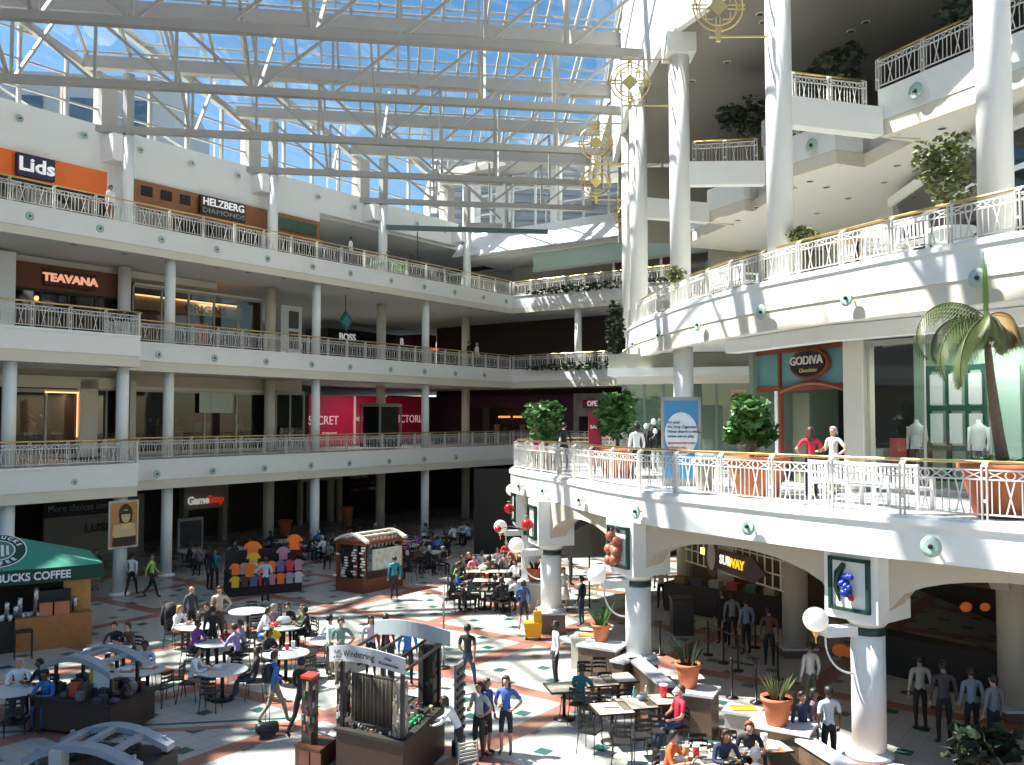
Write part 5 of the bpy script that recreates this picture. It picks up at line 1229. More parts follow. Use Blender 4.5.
def oval(rx, rz_, y0, y1, m, nm):
    P = ov(rx, rz_); k = len(P); vs = [(x, y0, z) for x, z in P] + [(x, y1, z) for x, z in P]
    MB(GF).add(vs, [tuple(range(k)), tuple(reversed(range(k, 2*k)))] + [(i, k+i, k+(i+1) % k, (i+1) % k) for i in range(k)]).build(nm, m, T)
oval(.86, .44, -.16, -.02, ROSE, 'oval_frame'); oval(.78, .37, -.2, -.15, mat('sign_black', (.01, .008, .007), .3), 'oval_board')
lettering('GODIVA', .34, tuple(GF(oc[0], -.23, 8.80)), GR, mat('pale_letters', (.6, .55, .5), .4), T, .015, .004, 1.15); lettering('Chocolatier', .17, tuple(GF(oc[0]+.1, -.23, 8.52)), GR, mat('gold_letters', (.5, .38, .12), .4), T, .01, 0, 1.0)
for i in range(4): MB(GF).box(gM+1.0+i*.6, gM+1.3+i*.6, 1.6, 1.9, F2, 6.3+.3*(i % 2)).build('display_stand', PAL[i], T)
trim(MB(GF).box(gB, GL+.05, -.15, .4, F2, 9.25), CREAM); trim(MB(HF).box(0, hx(866), -.15, .4, F2, 9.25), CREAM)
trim(MB().strip([tuple(HF(6.5, -.5, 0))[:2], tuple(HF(0, -.5, 0))[:2], tuple(GF(gA-.1, -.5, 0))[:2]], 9.2, 9.6, -.5), WHITE)
T = thing('glass_storefront', 'pale green glass storefront with two headless mannequins inside', 'shop front', tuple(HF(2, 0, F2)))
a, b = hx(866), 8.0
MB(HF).add([(a, 0, F2), (b, 0, F2), (b, 0, 9.15), (a, 0, 9.15)], [(0, 1, 2, 3)]).build('glass_pane', GLASSC, T)
MB(HF).box(a, b, -.05, .05, 9.05, 9.2).build('top_frame', STEEL, T); MB(HF).box(a, b, -.05, .05, F2, F2+.12).build('bottom_frame', STEEL, T)
for px in (868, 924, 990): MB(HF).box(hx(px), hx(px)+.04, -.04, .03, F2, 9.1).build('glass_joint', STEEL, T)
MB(HF).box(a, b, 2.3, 2.4, F2, 9.5).build('backdrop', mat('celadon_wall', (.34, .47, .36), .6), T)
MB(HF).box(hx(990, 2.0), hx(1020, 2.0), 2.0, 2.1, F2, 8.5).build('pale_panel', mat('pale_aqua', (.52, .72, .62), .5), T)
DG = mat('dark_green_frame', (.005, .07, .045), .5)
x0, x1 = hx(927, 1.6), hx(986, 1.6)
m = MB(HF)
for x in (x0, x0+(x1-x0)*.34, x0+(x1-x0)*.67, x1-.1): m.box(x, x+.1, 1.55, 1.65, 5.5, 8.55)
for z in (8.4, 7.35, 6.3, 5.5): m.box(x0, x1, 1.54, 1.66, z, z+.14)
m.build('green_window_frame', DG, T)
for r_ in range(2):
    for c_ in range(3): MB(HF).box(x0+.14+c_*(x1-x0)*.33, x0+(c_+1)*(x1-x0)*.33-.04, 1.5, 1.53, 6.5+r_*1.02, 7.28+r_*1.04).build('white_paper', mat('paper', (.60, .64, .62), .6), T)
def mannequin(p, rz, top, bot, lab, head=False, sc=1.0, grp=None):
    T = thing('mannequin', lab, 'mannequin', tuple(p), rz, grp); T['wb'] = 0; T.scale = (sc, sc, sc)
    MB().lathe([(.17, .85), (.14, 1.05), (.19, 1.3), (.17, 1.42), (.06, 1.5), (.05, 1.58)], (0, 0, 0), 16, 1.05, .7).build('torso', top, T, (0, 0, 0))
    for s in (-1, 1):
        MB().tube([(s*.2, 0, 1.4), (s*.24, .02, 1.1), (s*.22, -.05, .85)], [.06, .045, .03], 8).build('arm', top, T, (0, 0, 0))
        MB().tube([(s*.09, 0, .9), (s*.1, 0, .5), (s*.1, 0, .04)], [.09, .06, .04], 8).build('leg', bot, T, (0, 0, 0))
    if head: MB().ball((0, 0, 1.68), .1, 10, sz=1.2).build('head', top if head is True else head, T, (0, 0, 0))
    return T
WP = mat('mannequin_white', (.72, .76, .72), .5)
mannequin(HF(hx(916, .9), .9, F2+.2), HR, mat('grey_coat', (.40, .44, .42), .7, noise=.4, scale=6), mat('dark_trousers', (.04, .035, .035), .7), 'headless mannequin in grey white coat behind the terrace glass', sc=1.05)
mannequin(HF(hx(978, 1.0), 1.0, F2+.2), HR, WP, mat('dark_trousers', (0, 0, 0)), 'headless mannequin in white blouse and dark trousers', sc=1.05)
# recessed shop left of the chocolate shop
RF, rx_, RL, RRz = frame2((3.4, 34.4), (8.9, 32.9))
T = thing('corner_shop', 'green glass corner shop with stepped cream header, behind the blue poster', 'shop front', tuple(RF(2.5, 0, F2)))
MB(RF).box(.6, RL, 0, .3, 8.45, 8.75).build('cream_header', CREAM, T); MB(RF).box(.3, RL, -.3, 0, 8.75, 9.05).build('white_header', WHITE, T); MB(RF).box(.3, RL, 0, .3, 9.05, 9.6).build('grey_header', OLIVE, T)
MB(RF).add([(.8, .1, F2), (RL, .1, F2), (RL, .1, 8.45), (.8, .1, 8.45)], [(0, 1, 2, 3)]).build('glass_pane', GLASSG, T)
MB(RF).box(.8, RL+.1, 1.6, 1.7, F2, 8.5).build('backdrop', mat('celadon_dark', (.17, .22, .17), .7), T)
for x in (.8, rx_(643), rx_(662), rx_(715)): MB(RF).box(x, x+.09, .05, .18, F2, 8.45).build('mullion', mat('green_grey', (.16, .20, .17), .5), T)
MB(RF).box(rx_(731), rx_(746), .0, .04, 7.2, 8.2).build('poster', mat('pink_photo', (.55, .32, .26), .5), T); MB(RF).add([(rx_(738.5)+.28*math.cos(i*PI/6), -.02, 7.85+.22*math.sin(i*PI/6)) for i in range(12)], [tuple(range(12))]).build('poster_hair', mat('poster_hair', (0, 0, 0)), T)
MB(GF).box(-.2, 0, -.2, 4.8, F2, 9.6).build('side_wall', mat('celadon_dark', (0, 0, 0)), T, tuple(T.location))
for i, (px, sc, tp) in enumerate(((646, .95, DARK), (653.5, 1.05, DARK), (655, .85, BLACK))):
    mannequin(RF(rx_(px, -.5-.5*i), -.5-.5*i, F2), 0.2, tp, BLACK if i < 2 else WP, 'black dressed mannequin with pale head, %s of three beside the blue poster' % ['left', 'tallest right', 'front'][i], head=WP, sc=sc)
# poster kiosk
q = atY(681, 430, 25.6); T = thing('poster_kiosk', 'blue and white advertising kiosk in a metal frame on the terrace', 'advertising kiosk', (q.x, q.y, F2), -.15); T['wb'] = 0
O0 = (0, 0, 0)
MB().box(-.55, .55, -.14, .14, .0, 2.5).build('case', mat('grey_case', (.30, .31, .28), .4), T, O0); 
for a in ((-.55, -.47), (.47, .55)): MB().box(a[0], a[1], -.17, -.14, .15, 2.5).build('frame_side', STEEL, T, O0)
MB().box(-.55, .55, -.17, -.14, 2.40, 2.5).build('frame_top', STEEL, T, O0)
MB().box(-.47, .47, -.155, -.14, .2, 2.4).build('blue_poster', mat('poster_blue', (.07, .28, .52), .5), T, O0)
MB().add([(.46*math.cos(i*PI/12), -.165, 1.45+.62*math.sin(i*PI/12)*(1.0)) for i in range(24)], [tuple(range(24))]).build('white_speech_shape', mat('poster_white', (.75, .80, .80), .5), T, O0)
def kl(txt, z, sz, m):
    me = text_mesh(txt, sz, .003, 'LEFT', .003); me.materials.clear(); me.materials.append(m); me.transform(Matrix.Translation((-.38, -.172, z)) @ Matrix.Rotation(PI/2, 4, 'X'))
    o = bpy.data.objects.new('lettering', me); COL.objects.link(o); o.parent = T
for i, (t_, mm) in enumerate((("It's your", 'n'), ('No Drip Cigarette.', 'n'), ("When there's a delay,", 'n'), ('come out to play.', 'n'), ('tysonscorner.com', 'r'), ('without you.', 'r'), ('InternationalOX.org', 'r'))):
    kl(t_, 1.78-.13*i-(.06 if mm == 'r' else 0), .105, mat('ink_blue', (.03, .06, .14), .5) if mm == 'n' else mat('ink_red', (.45, .05, .04), .5))
for px, m_ in ((31, mat('salmon_cloth', (.5, .2, .12), .7)), (41, mat('brown_cloth', (.12, .07, .05), .7))):
    mannequin(F(fx(px, 42.1), 42.1, 5.5), TH, m_, BLACK, 'dressed display figure in the gold bordered window, %s of two' % ('left' if px == 31 else 'right'), head=mat('skin_tan', (0, 0, 0)), sc=1.02)
for i, px in enumerate((150, 158, 176, 240, 252)):
    mannequin(F(fx(px, 42.3), 42.3, 5.4), TH, (BLACK, PAL[2], PAL[1], PAL[6], PAL[5])[i], BLACK, 'display figure in the wide dark clothing shop, %s from left' % ORD[i], head=PAL[5], sc=.98, grp='figures in the dark clothing shop')
# ---- plants
def leafy(name, label, cat, c, rx, ry, rz_, n, size, m, seed=1, trunk=None, grp=None):
    T = thing(name, label, cat, tuple(trunk[0]) if trunk else tuple(c), 0, grp); mb = MB(); rr = random.Random(seed); K = 9
    leaves(mb, c[0], c[1], c[2], rx*.62, ry*.62, rz_*.7, n//3, size, rr)
    for k in range(K):
        a = 2*PI*k/K + rr.random(); el = rr.uniform(-.9, 1.1); q = (c[0]+rx*.62*math.cos(a)*math.cos(el*.8), c[1]+ry*.62*math.sin(a)*math.cos(el*.8), c[2]+rz_*.68*math.sin(el))
        f = rr.uniform(.28, .48); leaves(mb, q[0], q[1], q[2], rx*f, ry*f, rz_*f, n*2//3//K, size*rr.uniform(.8, 1.1), rr)
    mb.build('foliage', m, T)
    if trunk: MB().tube(trunk, [.05+.01*(len(trunk)-i) for i in range(len(trunk))], 8).build('trunk', BARK, T)
    return T
def bush(px, py0, py1, d, w, lab, seed, n=420, size=.36, m=LEAF, zfloor=F2, shape=1.0):
    a = atY(px, py0, d); b = atY(px, py1, d); c = ((a+b)/2); tz = [(c.x, c.y, zfloor+.5), (c.x+.05, c.y, c.z)]
    return leafy('leafy_tree', lab, 'tree', c, w, w*.8, (a.z-b.z)/2, n, size, m, seed, tz)
bush(546, 396, 447, 33.5, .78, 'bright green fiddle leaf tree beside the pink banner', 1)
bush(617, 388, 447, 30.0, .8, 'green fiddle leaf tree right of the pink banner', 2)
bush(751, 388, 452, 22.3, .72, 'green fiddle leaf tree in front of the chocolate shop', 3, 460, .34)
def potat(px, d, r, h, lab, z=F2, m=TERRA):
    q = atY(px, 460, d); T = thing('terracotta_pot' if m is TERRA else 'plant_pot', lab, 'plant pot', (q.x, d, z)); pot(MB(), (q.x, d, z), r, h, 32).build('pot', m, T); MB().lathe([(.001, h*.88), (r*.9, h*.9)], (q.x, d, z), 16).build('soil', SOIL, T); return T
potat(618, 29.4, .72, .92, 'large terracotta pot on the terrace under the left green tree'); potat(757, 22.1, .76, .98, 'large terracotta pot on the terrace under the tree by the chocolate shop'); potat(704, 24.3, .32, .8, 'small beige pot between the terrace railing posts', m=BEIGE)
potat(1003, 17.6, .80, 1.02, 'large terracotta pot at the right edge holding the palm'); potat(546, 32.6, .55, .7, 'dark pot under the leftmost terrace tree', m=DBRN)
# palm
def frond(m, base, az, rise, L, droop, w=.42, n=36, side=0):
    pts = []; p = Vector(base); el = rise; st = L/n; d = Vector((math.cos(az), math.sin(az), 0))
    for i in range(n+1):
        pts.append(p.copy()); v = d*math.cos(el) + Vector((0, 0, 1))*math.sin(el); p = p + v*st; el -= droop/n*(1+1.2*i/n)
    sv = Vector((-d.y, d.x, 0))
    for i in range(3, n):
        t = i/n; lw = w*math.sin(PI*min(1, t*.9+.08))**.7*(1.1-.5*t); tan = (pts[i+1]-pts[i]).normalized() if i < n else d
        for s in (-1, 1):
            dirv = (sv*s*.75 + tan*.55 + Vector((0, 0, -1.0))).normalized(); a = pts[i]; e = a + dirv*lw*(1.3+.5*((i*7) % 5)/5); hw = tan*.019
            m.add([a-hw, a+hw, a.lerp(e, .55)+hw*1.1, e, a.lerp(e, .55)-hw*1.1], [(0, 1, 2, 3, 4)])
    return pts
q = atY(1004, 458, 17.6); top = atY(986, 318, 17.6)
T = thing('palm_tree', 'tall thin palm with drooping fronds in the pot at the right edge', 'palm', (q.x, 17.6, F2+.9))
tp = [(q.x, 17.6, F2+.9)]
for i in range(1, 9):
    t = i/8; tp.append((q.x+(top.x-q.x)*(1-(1-t)**1.6), 17.6, F2+.9+(top.z-F2-.9)*t))
MB().tube(tp, [.12, .115, .105, .10, .09, .08, .07, .06, .045], 12).build('trunk', BARK, T)
fronds = [(PI*1.02, .75, 2.7, 2.1, PALM), (PI*1.10, .1, 2.3, 1.5, PALM), (PI*1.22, -.15, 2.3, 1.1, PALM), (PI*.95, .3, 1.9, 1.6, PALM), (PI*1.15, -.5, 2.0, .8, PALM), (PI*1.5, .2, 1.4, 2.0, PALM), (0.15, .7, 1.6, 2.8, mat('palm_brown', (.24, .15, .05), .6, noise=.3, scale=2)),
          (-.5, .4, 1.3, 2.4, mat('palm_brown', (0, 0, 0))), (PI*.55, .6, 1.4, 2.4, PALM), (PI*1.38, .6, 1.5, 2.6, PALM), (1.6, 1.56, 1.5, .05, mat('palm_fresh', (.16, .26, .05), .5)), (4.4, 1.52, 1.2, .08, mat('palm_fresh', (0, 0, 0)))]
for az, ri, L, dr, mm in fronds:
    m = MB(); pts = frond(m, tuple(top), az, ri, L*.88, dr, .40 if L > 1.6 or dr > 1 else .05); m.tube(pts, .012, 4, cap=False); m.build('frond', mm, T)
m = MB(); leaves(m, q.x-.1, 17.5, F2+1.02, .65, .6, .14, 90, .2, random.Random(4)); T = m.build('ground_plants', LEAF); tag(T, 'small green plants at the foot of the palm', 'plants', kind='stuff')
# benches
def make_bench():
    T = thing('white_bench', 'x', 'bench'); m = MB()
    for i in range(5): m.box(-.85, .85, -.26+i*.105, -.17+i*.105, .42, .45)
    m.box(-.8, -.75, -.26, .25, .38, .42).box(.75, .8, -.26, .25, .38, .42).box(-.05, .0, -.26, .25, .38, .42); m.build('seat', WHITE, T)
    m = MB(); m.bar((-.85, .27, .90), (.85, .27, .90), .04, .07); m.bar((-.85, .25, .50), (.85, .25, .50), .04, .05)
    for i in range(17): x = -.8+i*.1; m.bar((x, .25, .5), (x, .27, .9), .05, .02, up=(0, 1, 0))
    m.build('backrest', WHITE, T)
    for s in (-1, 1):
        MB().box(s*.85-.03, s*.85+.03, -.28, -.22, 0, .64).build('leg', WHITE, T); MB().box(s*.85-.03, s*.85+.03, .22, .29, 0, .94).build('leg', WHITE, T)
        MB().box(s*.85-.035, s*.85+.035, -.3, .28, .62, .66).build('armrest', WHITE, T)
    return T
BN = Proto(make_bench)
for px, d, z, rz, l in ((887, 19.5, F2, -1.0+PI, 'right one behind the terrace railing'), (847, 20.4, F2, -1.0+PI, 'left one behind the terrace railing'), (700, 25.6, F2, -1.0+PI, 'far one between pots on the terrace'),
                        (905, 21.3, F3, -1.05+PI, 'right one on the upper gallery below the leafy tree'), (878, 22.6, F3, -1.05+PI, 'left one on the upper gallery below the leafy tree'), (735, 27.6, F3, -1.2+PI, 'far one on the upper curved gallery')):
    q = atY(px, 400, d); BN.place((q.x, d, z), rz, 'white slatted bench, ' + l, 'white slatted benches')
# upper gallery plants
q = atY(951, 230, 20.4)
T = thing('plant_pot', 'white rimmed pot of the leafy tree on the upper gallery', 'plant pot', (q.x, q.y, F3)); pot(MB(), (q.x, q.y, F3), .5, .62).build('pot', WHITE, T)
leafy('ficus_tree', 'tall airy green ficus tree in a white pot on the upper gallery', 'tree', atY(945, 172, 20.4), .78, .7, 1.05, 900, .17, LEAF2, 8, [(q.x, q.y, F3+.55), (q.x-.1, q.y, F3+1.2), tuple(atY(945, 170, 20.4))])
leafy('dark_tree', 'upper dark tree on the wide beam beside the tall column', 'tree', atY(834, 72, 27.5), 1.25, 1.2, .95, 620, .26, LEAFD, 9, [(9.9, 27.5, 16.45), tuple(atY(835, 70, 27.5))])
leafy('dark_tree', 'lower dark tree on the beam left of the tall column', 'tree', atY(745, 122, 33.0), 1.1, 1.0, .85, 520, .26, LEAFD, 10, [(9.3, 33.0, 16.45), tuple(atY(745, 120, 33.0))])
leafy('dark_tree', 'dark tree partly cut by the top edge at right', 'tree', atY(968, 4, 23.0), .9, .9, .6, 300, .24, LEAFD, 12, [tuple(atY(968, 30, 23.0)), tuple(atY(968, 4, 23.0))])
leafy('shrub', 'low green shrub behind the upper curved railing, beside the tall column', 'shrub', atY(805, 236, 23.8), .5, .4, .22, 160, .24, LEAF2, 13)
leafy('shrub', 'small shrub behind the far part of the upper curved railing', 'shrub', atY(676, 275, 29.8), .35, .3, .3, 120, .22, LEAF2, 14)
q = F(fx(400, 38), 38, 16.5); leafy('shrub', 'bright green shrub behind the top left railing', 'shrub', q, .5, .4, .45, 160, .22, mat('leaf_bright', (.16, .34, .04), .5), 15)
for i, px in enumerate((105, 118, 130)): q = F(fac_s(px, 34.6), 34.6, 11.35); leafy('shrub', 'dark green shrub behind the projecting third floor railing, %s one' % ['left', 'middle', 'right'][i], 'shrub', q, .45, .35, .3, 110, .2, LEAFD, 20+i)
T = thing('cafe_table', 'tan topped table with stools behind the upper railing', 'table', tuple(atY(857, 250, 22.4))); q = T.location; T.location = (q.x, q.y, F3)
MB().box(q.x-.5, q.x+.5, q.y-.35, q.y+.35, F3+.72, F3+.76).build('table_top', mat('salmon_top', (.50, .28, .18), .5), T); MB().lathe([(.25, 0), (.05, .05), (.05, .72)], (q.x, q.y, F3), 10).build('pedestal', BLACK, T)
T = thing('pink_pillar_sign', 'slim pink pillar sign at the far end of the terrace', 'sign', tuple(atY(536, 440, 33.4))); q = T.location.copy(); T.location = (q.x, q.y, F2)
MB().box(q.x-.1, q.x+.1, q.y-.05, q.y+.05, F2, F2+2.1).build('panel', mat('pink_pillar', (.75, .04, .18), .5), T); MB().box(q.x-.06, q.x+.06, q.y-.06, q.y-.05, F2+1.85, F2+2.0).build('white_mark', WHITE, T)
T = thing('red_sign_stand', 'dark red sign stand with white lettering on the terrace', 'sign', tuple(atY(595, 440, 30.5))); q = T.location.copy(); T.location = (q.x, q.y, F2)
MB().box(q.x-.22, q.x+.22, q.y-.05, q.y+.05, F2+.3, F2+2.1).build('panel', mat('red_panel', (.45, .02, .05), .5), T); MB().box(q.x-.02, q.x+.02, q.y-.03, q.y+.03, F2, F2+.3).build('leg', BLACK, T); lettering('SALE', .16, (q.x, q.y-.06, F2+1.6), 0, TXTW, T, .005)

# ================================================================== CARTS AND KIOSKS ON THE FOOD COURT FLOOR
# coffee stand with its green canopy (left edge)
CF, cx_, CL_, CR = frame2((-18.2, 25.9), (-13.3, 28.9))        # local x runs to the right hand front corner
L_ = CL_
T = thing('coffee_stand', 'wooden coffee stand under a dark green canopy at the left edge', 'coffee stand', tuple(CF(L_/2, 2, 0)))
cz = (L_/2-.25, 1.4, 3.62)
C4 = [(-.4, -.35, 2.55), (L_+.2, -.35, 2.55), (L_+.2, 3.1, 2.55), (-.4, 3.1, 2.55)]
cv = MB(CF).add(C4 + [cz, (-.4, -.35, 2.5), (L_+.2, -.35, 2.5), (L_+.2, 3.1, 2.5), (-.4, 3.1, 2.5)], [(0, 1, 4), (1, 2, 4), (2, 3, 4), (3, 0, 4), (8, 7, 6, 5), (0, 5, 6, 1), (1, 6, 7, 2), (2, 7, 8, 3), (3, 8, 5, 0)]).build('canopy', GREENA, T)
m = MB(CF).box(-.4, L_+.2, -.38, -.34, 2.12, 2.56).box(-.4, L_+.2, 3.1, 3.14, 2.12, 2.56).box(L_+.19, L_+.23, -.35, 3.1, 2.12, 2.56).box(-.43, -.39, -.35, 3.1, 2.12, 2.56).build('valance', GREEND, T)
lettering('STARBUCKS COFFEE', .33, tuple(CF(L_-.72, -.40, 2.33)), CR, mat('canopy_letters', (.72, .76, .74), .6), T, .005, .010, .90, 'RIGHT')
# round emblem on the canopy slope
e1 = Vector((1, 0, 0)); sl_ = (Vector(cz)-Vector((cz[0], -.35, 2.55))).normalized(); nn_ = e1.cross(sl_)
ec = Vector((cz[0]+.42, -.35, 2.55)) + sl_*.98 + nn_*.02
def emb(pts, off, m, nm): MB(CF).add([tuple(ec + e1*x + sl_*y + nn_*off) for x, y in pts], [tuple(range(len(pts)))]).build(nm, m, T)
EW = mat('emblem_white', (.74, .78, .76), .6)
cir = lambda r, n=30, x=0, y=0: [(x+r*math.cos(2*PI*i/n), y+r*math.sin(2*PI*i/n)) for i in range(n)]
emb(cir(.82), .004, EW, 'emblem_disc'); emb(cir(.78), .008, GREEND, 'emblem_ring'); emb(cir(.50), .012, EW, 'emblem_centre'); emb(cir(.46), .016, mat('emblem_green', (.05, .17, .11), .6), 'emblem_field')
for i, (a, w) in enumerate(((-.28, .07), (-.14, .08), (0, .10), (.14, .08), (.28, .07))): emb([(a-w/2, -.25-.05*(i % 2)), (a+w/2, -.25-.05*(i % 2)), (a+w/2, .2+.05*(2-abs(i-2))), (a-w/2, .2+.05*(2-abs(i-2)))], .02, EW, 'emblem_wave')
for txt, base, dr in (('STARBUCKS', PI/2, -1), ('COFFEE', -PI/2, 1)):
    n = len(txt); stp = .30
    for i, ch in enumerate(txt):
        a = base + dr*stp*(i-(n-1)/2); me = text_mesh(ch, .2, .002, 'CENTER', .01); me.materials.clear(); me.materials.append(EW)
        o3 = ec + e1*.64*math.cos(a) + sl_*.64*math.sin(a) + nn_*.014; rot = a - PI/2 if dr < 0 else a + PI/2
        X = e1*math.cos(rot)+sl_*math.sin(rot); Y = -e1*math.sin(rot)+sl_*math.cos(rot)
        for v in me.vertices:
            q = o3 + X*v.co.x + Y*v.co.y + nn_*v.co.z; w_ = CF(*q); v.co = (w_.x-T.location.x, w_.y-T.location.y, w_.z-T.location.z)
        o = bpy.data.objects.new('ring_letter', me); COL.objects.link(o); o.parent = T
xL = cx_(20)
MB(CF).box(xL, L_-.05, 0, .5, 0, 1.02).build('wooden_counter', WOOD, T); MB(CF).box(L_-.6, L_-.05, .5, 2.9, 0, 1.02).build('wooden_side_counter', WOOD, T)
MB(CF).box(cx_(69), L_-.05, .5, .62, 1.02, 2.5).build('wooden_end_panel', mat('yellow_wood', (.50, .25, .06), .5, noise=.2, scale=4), T)
MB(CF).box(xL-2.2, xL, .1, .6, 0, .95).build('dark_display_counter', DARK, T)
MB(CF).box(-.3, L_-.1, 2.8, 2.95, 0, 2.5).build('dark_back_screen', DARK, T)
for a, b in ((44, 57), (59, 74)): MB(CF).box(cx_(a), cx_(b), .05, .3, 1.02, 1.42).build('copper_bin', mat('copper_bin', (.50, .17, .07), .5), T)
MB(CF).box(cx_(42), cx_(76), .35, .9, 1.02, 1.75).build('coffee_machine', BLACK, T)
for a, h in ((12, .5), (21, .35), (25, .6), (41, .85), (80, .45)): MB(CF).lathe([(.08, 1.02), (.08, 1.0+h), (.04, 1.05+h)], (cx_(a), .3, 0), 12).build('steel_canister', mat('steel', (.45, .46, .47), .25, .8), T)
rr_ = random.Random(9)
for i in range(14): MB(CF).lathe([(.05, 0), (.07, .16), (.06, .17)], (cx_(1)+rr_.random()*1.6, .2+rr_.random()*.3, .95), 8).build('paper_cup', WHITE, T)
for a in (.0, L_-.05): MB(CF).box(a-.04, a+.04, 2.96, 3.04, 0, 2.5).build('corner_post', DBRN, T)
MB(CF).box(-.1, .02, .1, .22, 0, 2.5).build('corner_post', DBRN, T)
T = thing('bar_stool', 'dark metal stool frame in front of the wooden coffee counter', 'stool', tuple(CF(cx_(26), -.8, 0)))
m = MB(CF); xx = cx_(26)-.2
for a, b in ((xx, -.6), (xx+.45, -.6), (xx, -1.0), (xx+.45, -1.0)): m.bar((a, b, 0), (a, b, .8), .03, .03)
m.box(xx-.02, xx+.47, -1.02, -.58, .78, .82); m.build('stool_frame', BLACK, T)

def arches(T, fr, L, W, z0, rise, thick=.12, wid=.28, m=STEEL, name='arched_beam'):
    for y in (0, W):
        P = [(L*i/12, y, z0+rise*math.sin(PI*i/12)) for i in range(13)]; mb = MB(fr); vs = []
        for x, yy, z in P: vs += [(x, yy-wid/2, z), (x, yy+wid/2, z), (x, yy+wid/2, z-thick), (x, yy-wid/2, z-thick)]
        fs = [(3, 2, 1, 0), (48, 49, 50, 51)]
        for i in range(12):
            a = 4*i; b = a+4
            for j in range(4): fs.append((a+j, a+(j+1) % 4, b+(j+1) % 4, b+j))
        mb.add(vs, fs).build(name, m, T)
    for t in (3, 6, 9): MB(fr).bar((L*t/12, 0, z0+rise*math.sin(PI*t/12)-.06), (L*t/12, W, z0+rise*math.sin(PI*t/12)-.06), .16, .08).build('cross_bar', m, T)
def heap(T, fr, x0, x1, y0, y1, z, n, mats, seed, smin=.08, smax=.22, nm='goods'):
    rd = random.Random(seed)
    for i in range(n):
        x = rd.uniform(x0, x1); y = rd.uniform(y0, y1); a, b, c = (rd.uniform(smin, smax) for _ in range(3)); mb = MB(fr)
        if i % 3: mb.box(x, x+a, y, y+b, z, z+c)
        else: mb.lathe([(a*.4, z), (a*.5, z+c*.7), (a*.2, z+c)], (x+a/2, y+b/2, 0), 8)
        mb.build(nm, rd.choice(mats), T)
GREYP = mat('kiosk_grey', (.26, .29, .33), .45)
DG_ = [mat('goods_dark%d' % i, c, .5) for i, c in enumerate(((.02, .02, .022), (.05, .045, .05), (.03, .035, .05), (.09, .07, .06), (.14, .14, .15), (.04, .02, .02)))]
# lower left kiosk with the yellow frame
KF, kx, KL, KR = frame2((-11.2, 21.6), (-8.9, 20.6)); P_ = Vector((-11.1, 21.5))
T = thing('sales_kiosk', 'kiosk heaped with dark goods, yellow frame and arched grey canopy', 'kiosk', (P_.x+1.2, P_.y, 0))
_kf = frame2((-11.05, 20.95), (-8.35, 20.05))[0]; KF = lambda x, y, z: _kf(x*.8+.1, y*.75, z*.95)
MB(KF).box(0, 2.7, 0, 1.9, .08, .75).build('kiosk_base', DBRN, T); MB(KF).box(-.05, 2.75, -.05, 1.95, .75, .82).build('counter', mat('counter_dark', (.018, .015, .012), .6), T)
for x, y in ((.3, .5), (.3, 1.6), (2.3, .5), (2.3, 1.6)): MB(KF).box(x-.04, x+.04, y-.04, y+.04, .82, 1.5).build('post', BLACK, T)
_ka = frame2((-11.0, 21.45), (-8.6, 20.55))[0]; arches(T, _ka, 2.1, 1.0, 1.38, .28, m=GREYP)
YEL = mat('yellow_frame', (.50, .30, .03), .5)
for x in (1.35, 2.05): MB(KF).box(x, x+.1, .7, .78, .82, 1.6).build('yellow_upright', YEL, T)
MB(KF).box(1.35, 2.15, .7, .78, 1.5, 1.6).build('yellow_head', YEL, T); MB(KF).box(1.45, 2.05, .72, .76, .85, 1.5).build('white_panel', mat('paper', (0, 0, 0)), T)
MB(KF).box(.95, 1.25, .3, .5, .82, 1.15).build('red_box', mat('red_box', (.45, .06, .03), .5), T)
heap(T, KF, 0, 2.5, 0, 1.6, .82, 46, DG_, 3, .1, .32)
# lowest left kiosk, seen from above
T = thing('sales_kiosk', 'low dark kiosk with arched grey canopy at the bottom left', 'kiosk', (-8.4, 17.8, 0)); _k2 = frame2((-9.2, 17.4), (-6.5, 16.95))[0]; K2F = lambda x, y, z: _k2(x*.85, y*.8, z)
MB(K2F).box(0, 2.7, 0, 1.7, .05, .5).build('kiosk_base', mat('dark_skirt', (.025, .02, .016), .6), T); MB(K2F).box(-.04, 2.74, -.04, 1.74, .5, .55).build('counter', mat('counter_dark', (0, 0, 0)), T)
for x, y in ((.15, .1), (.15, 1.4), (2.5, .1), (2.5, 1.4)): MB(K2F).box(x-.04, x+.04, y-.04, y+.04, .5, .85).build('post', GREYP, T)
arches(T, frame2((-9.25, 17.4), (-6.4, 16.9))[0], 2.35, 1.1, .72, .32, m=GREYP)
heap(T, K2F, .1, 2.3, .1, 1.4, .55, 18, DG_, 5); MB(K2F).box(.7, 1.0, -.3, 0, 0, .95).build('white_topped_box', mat('box_white', (.45, .45, .42), .5), T)
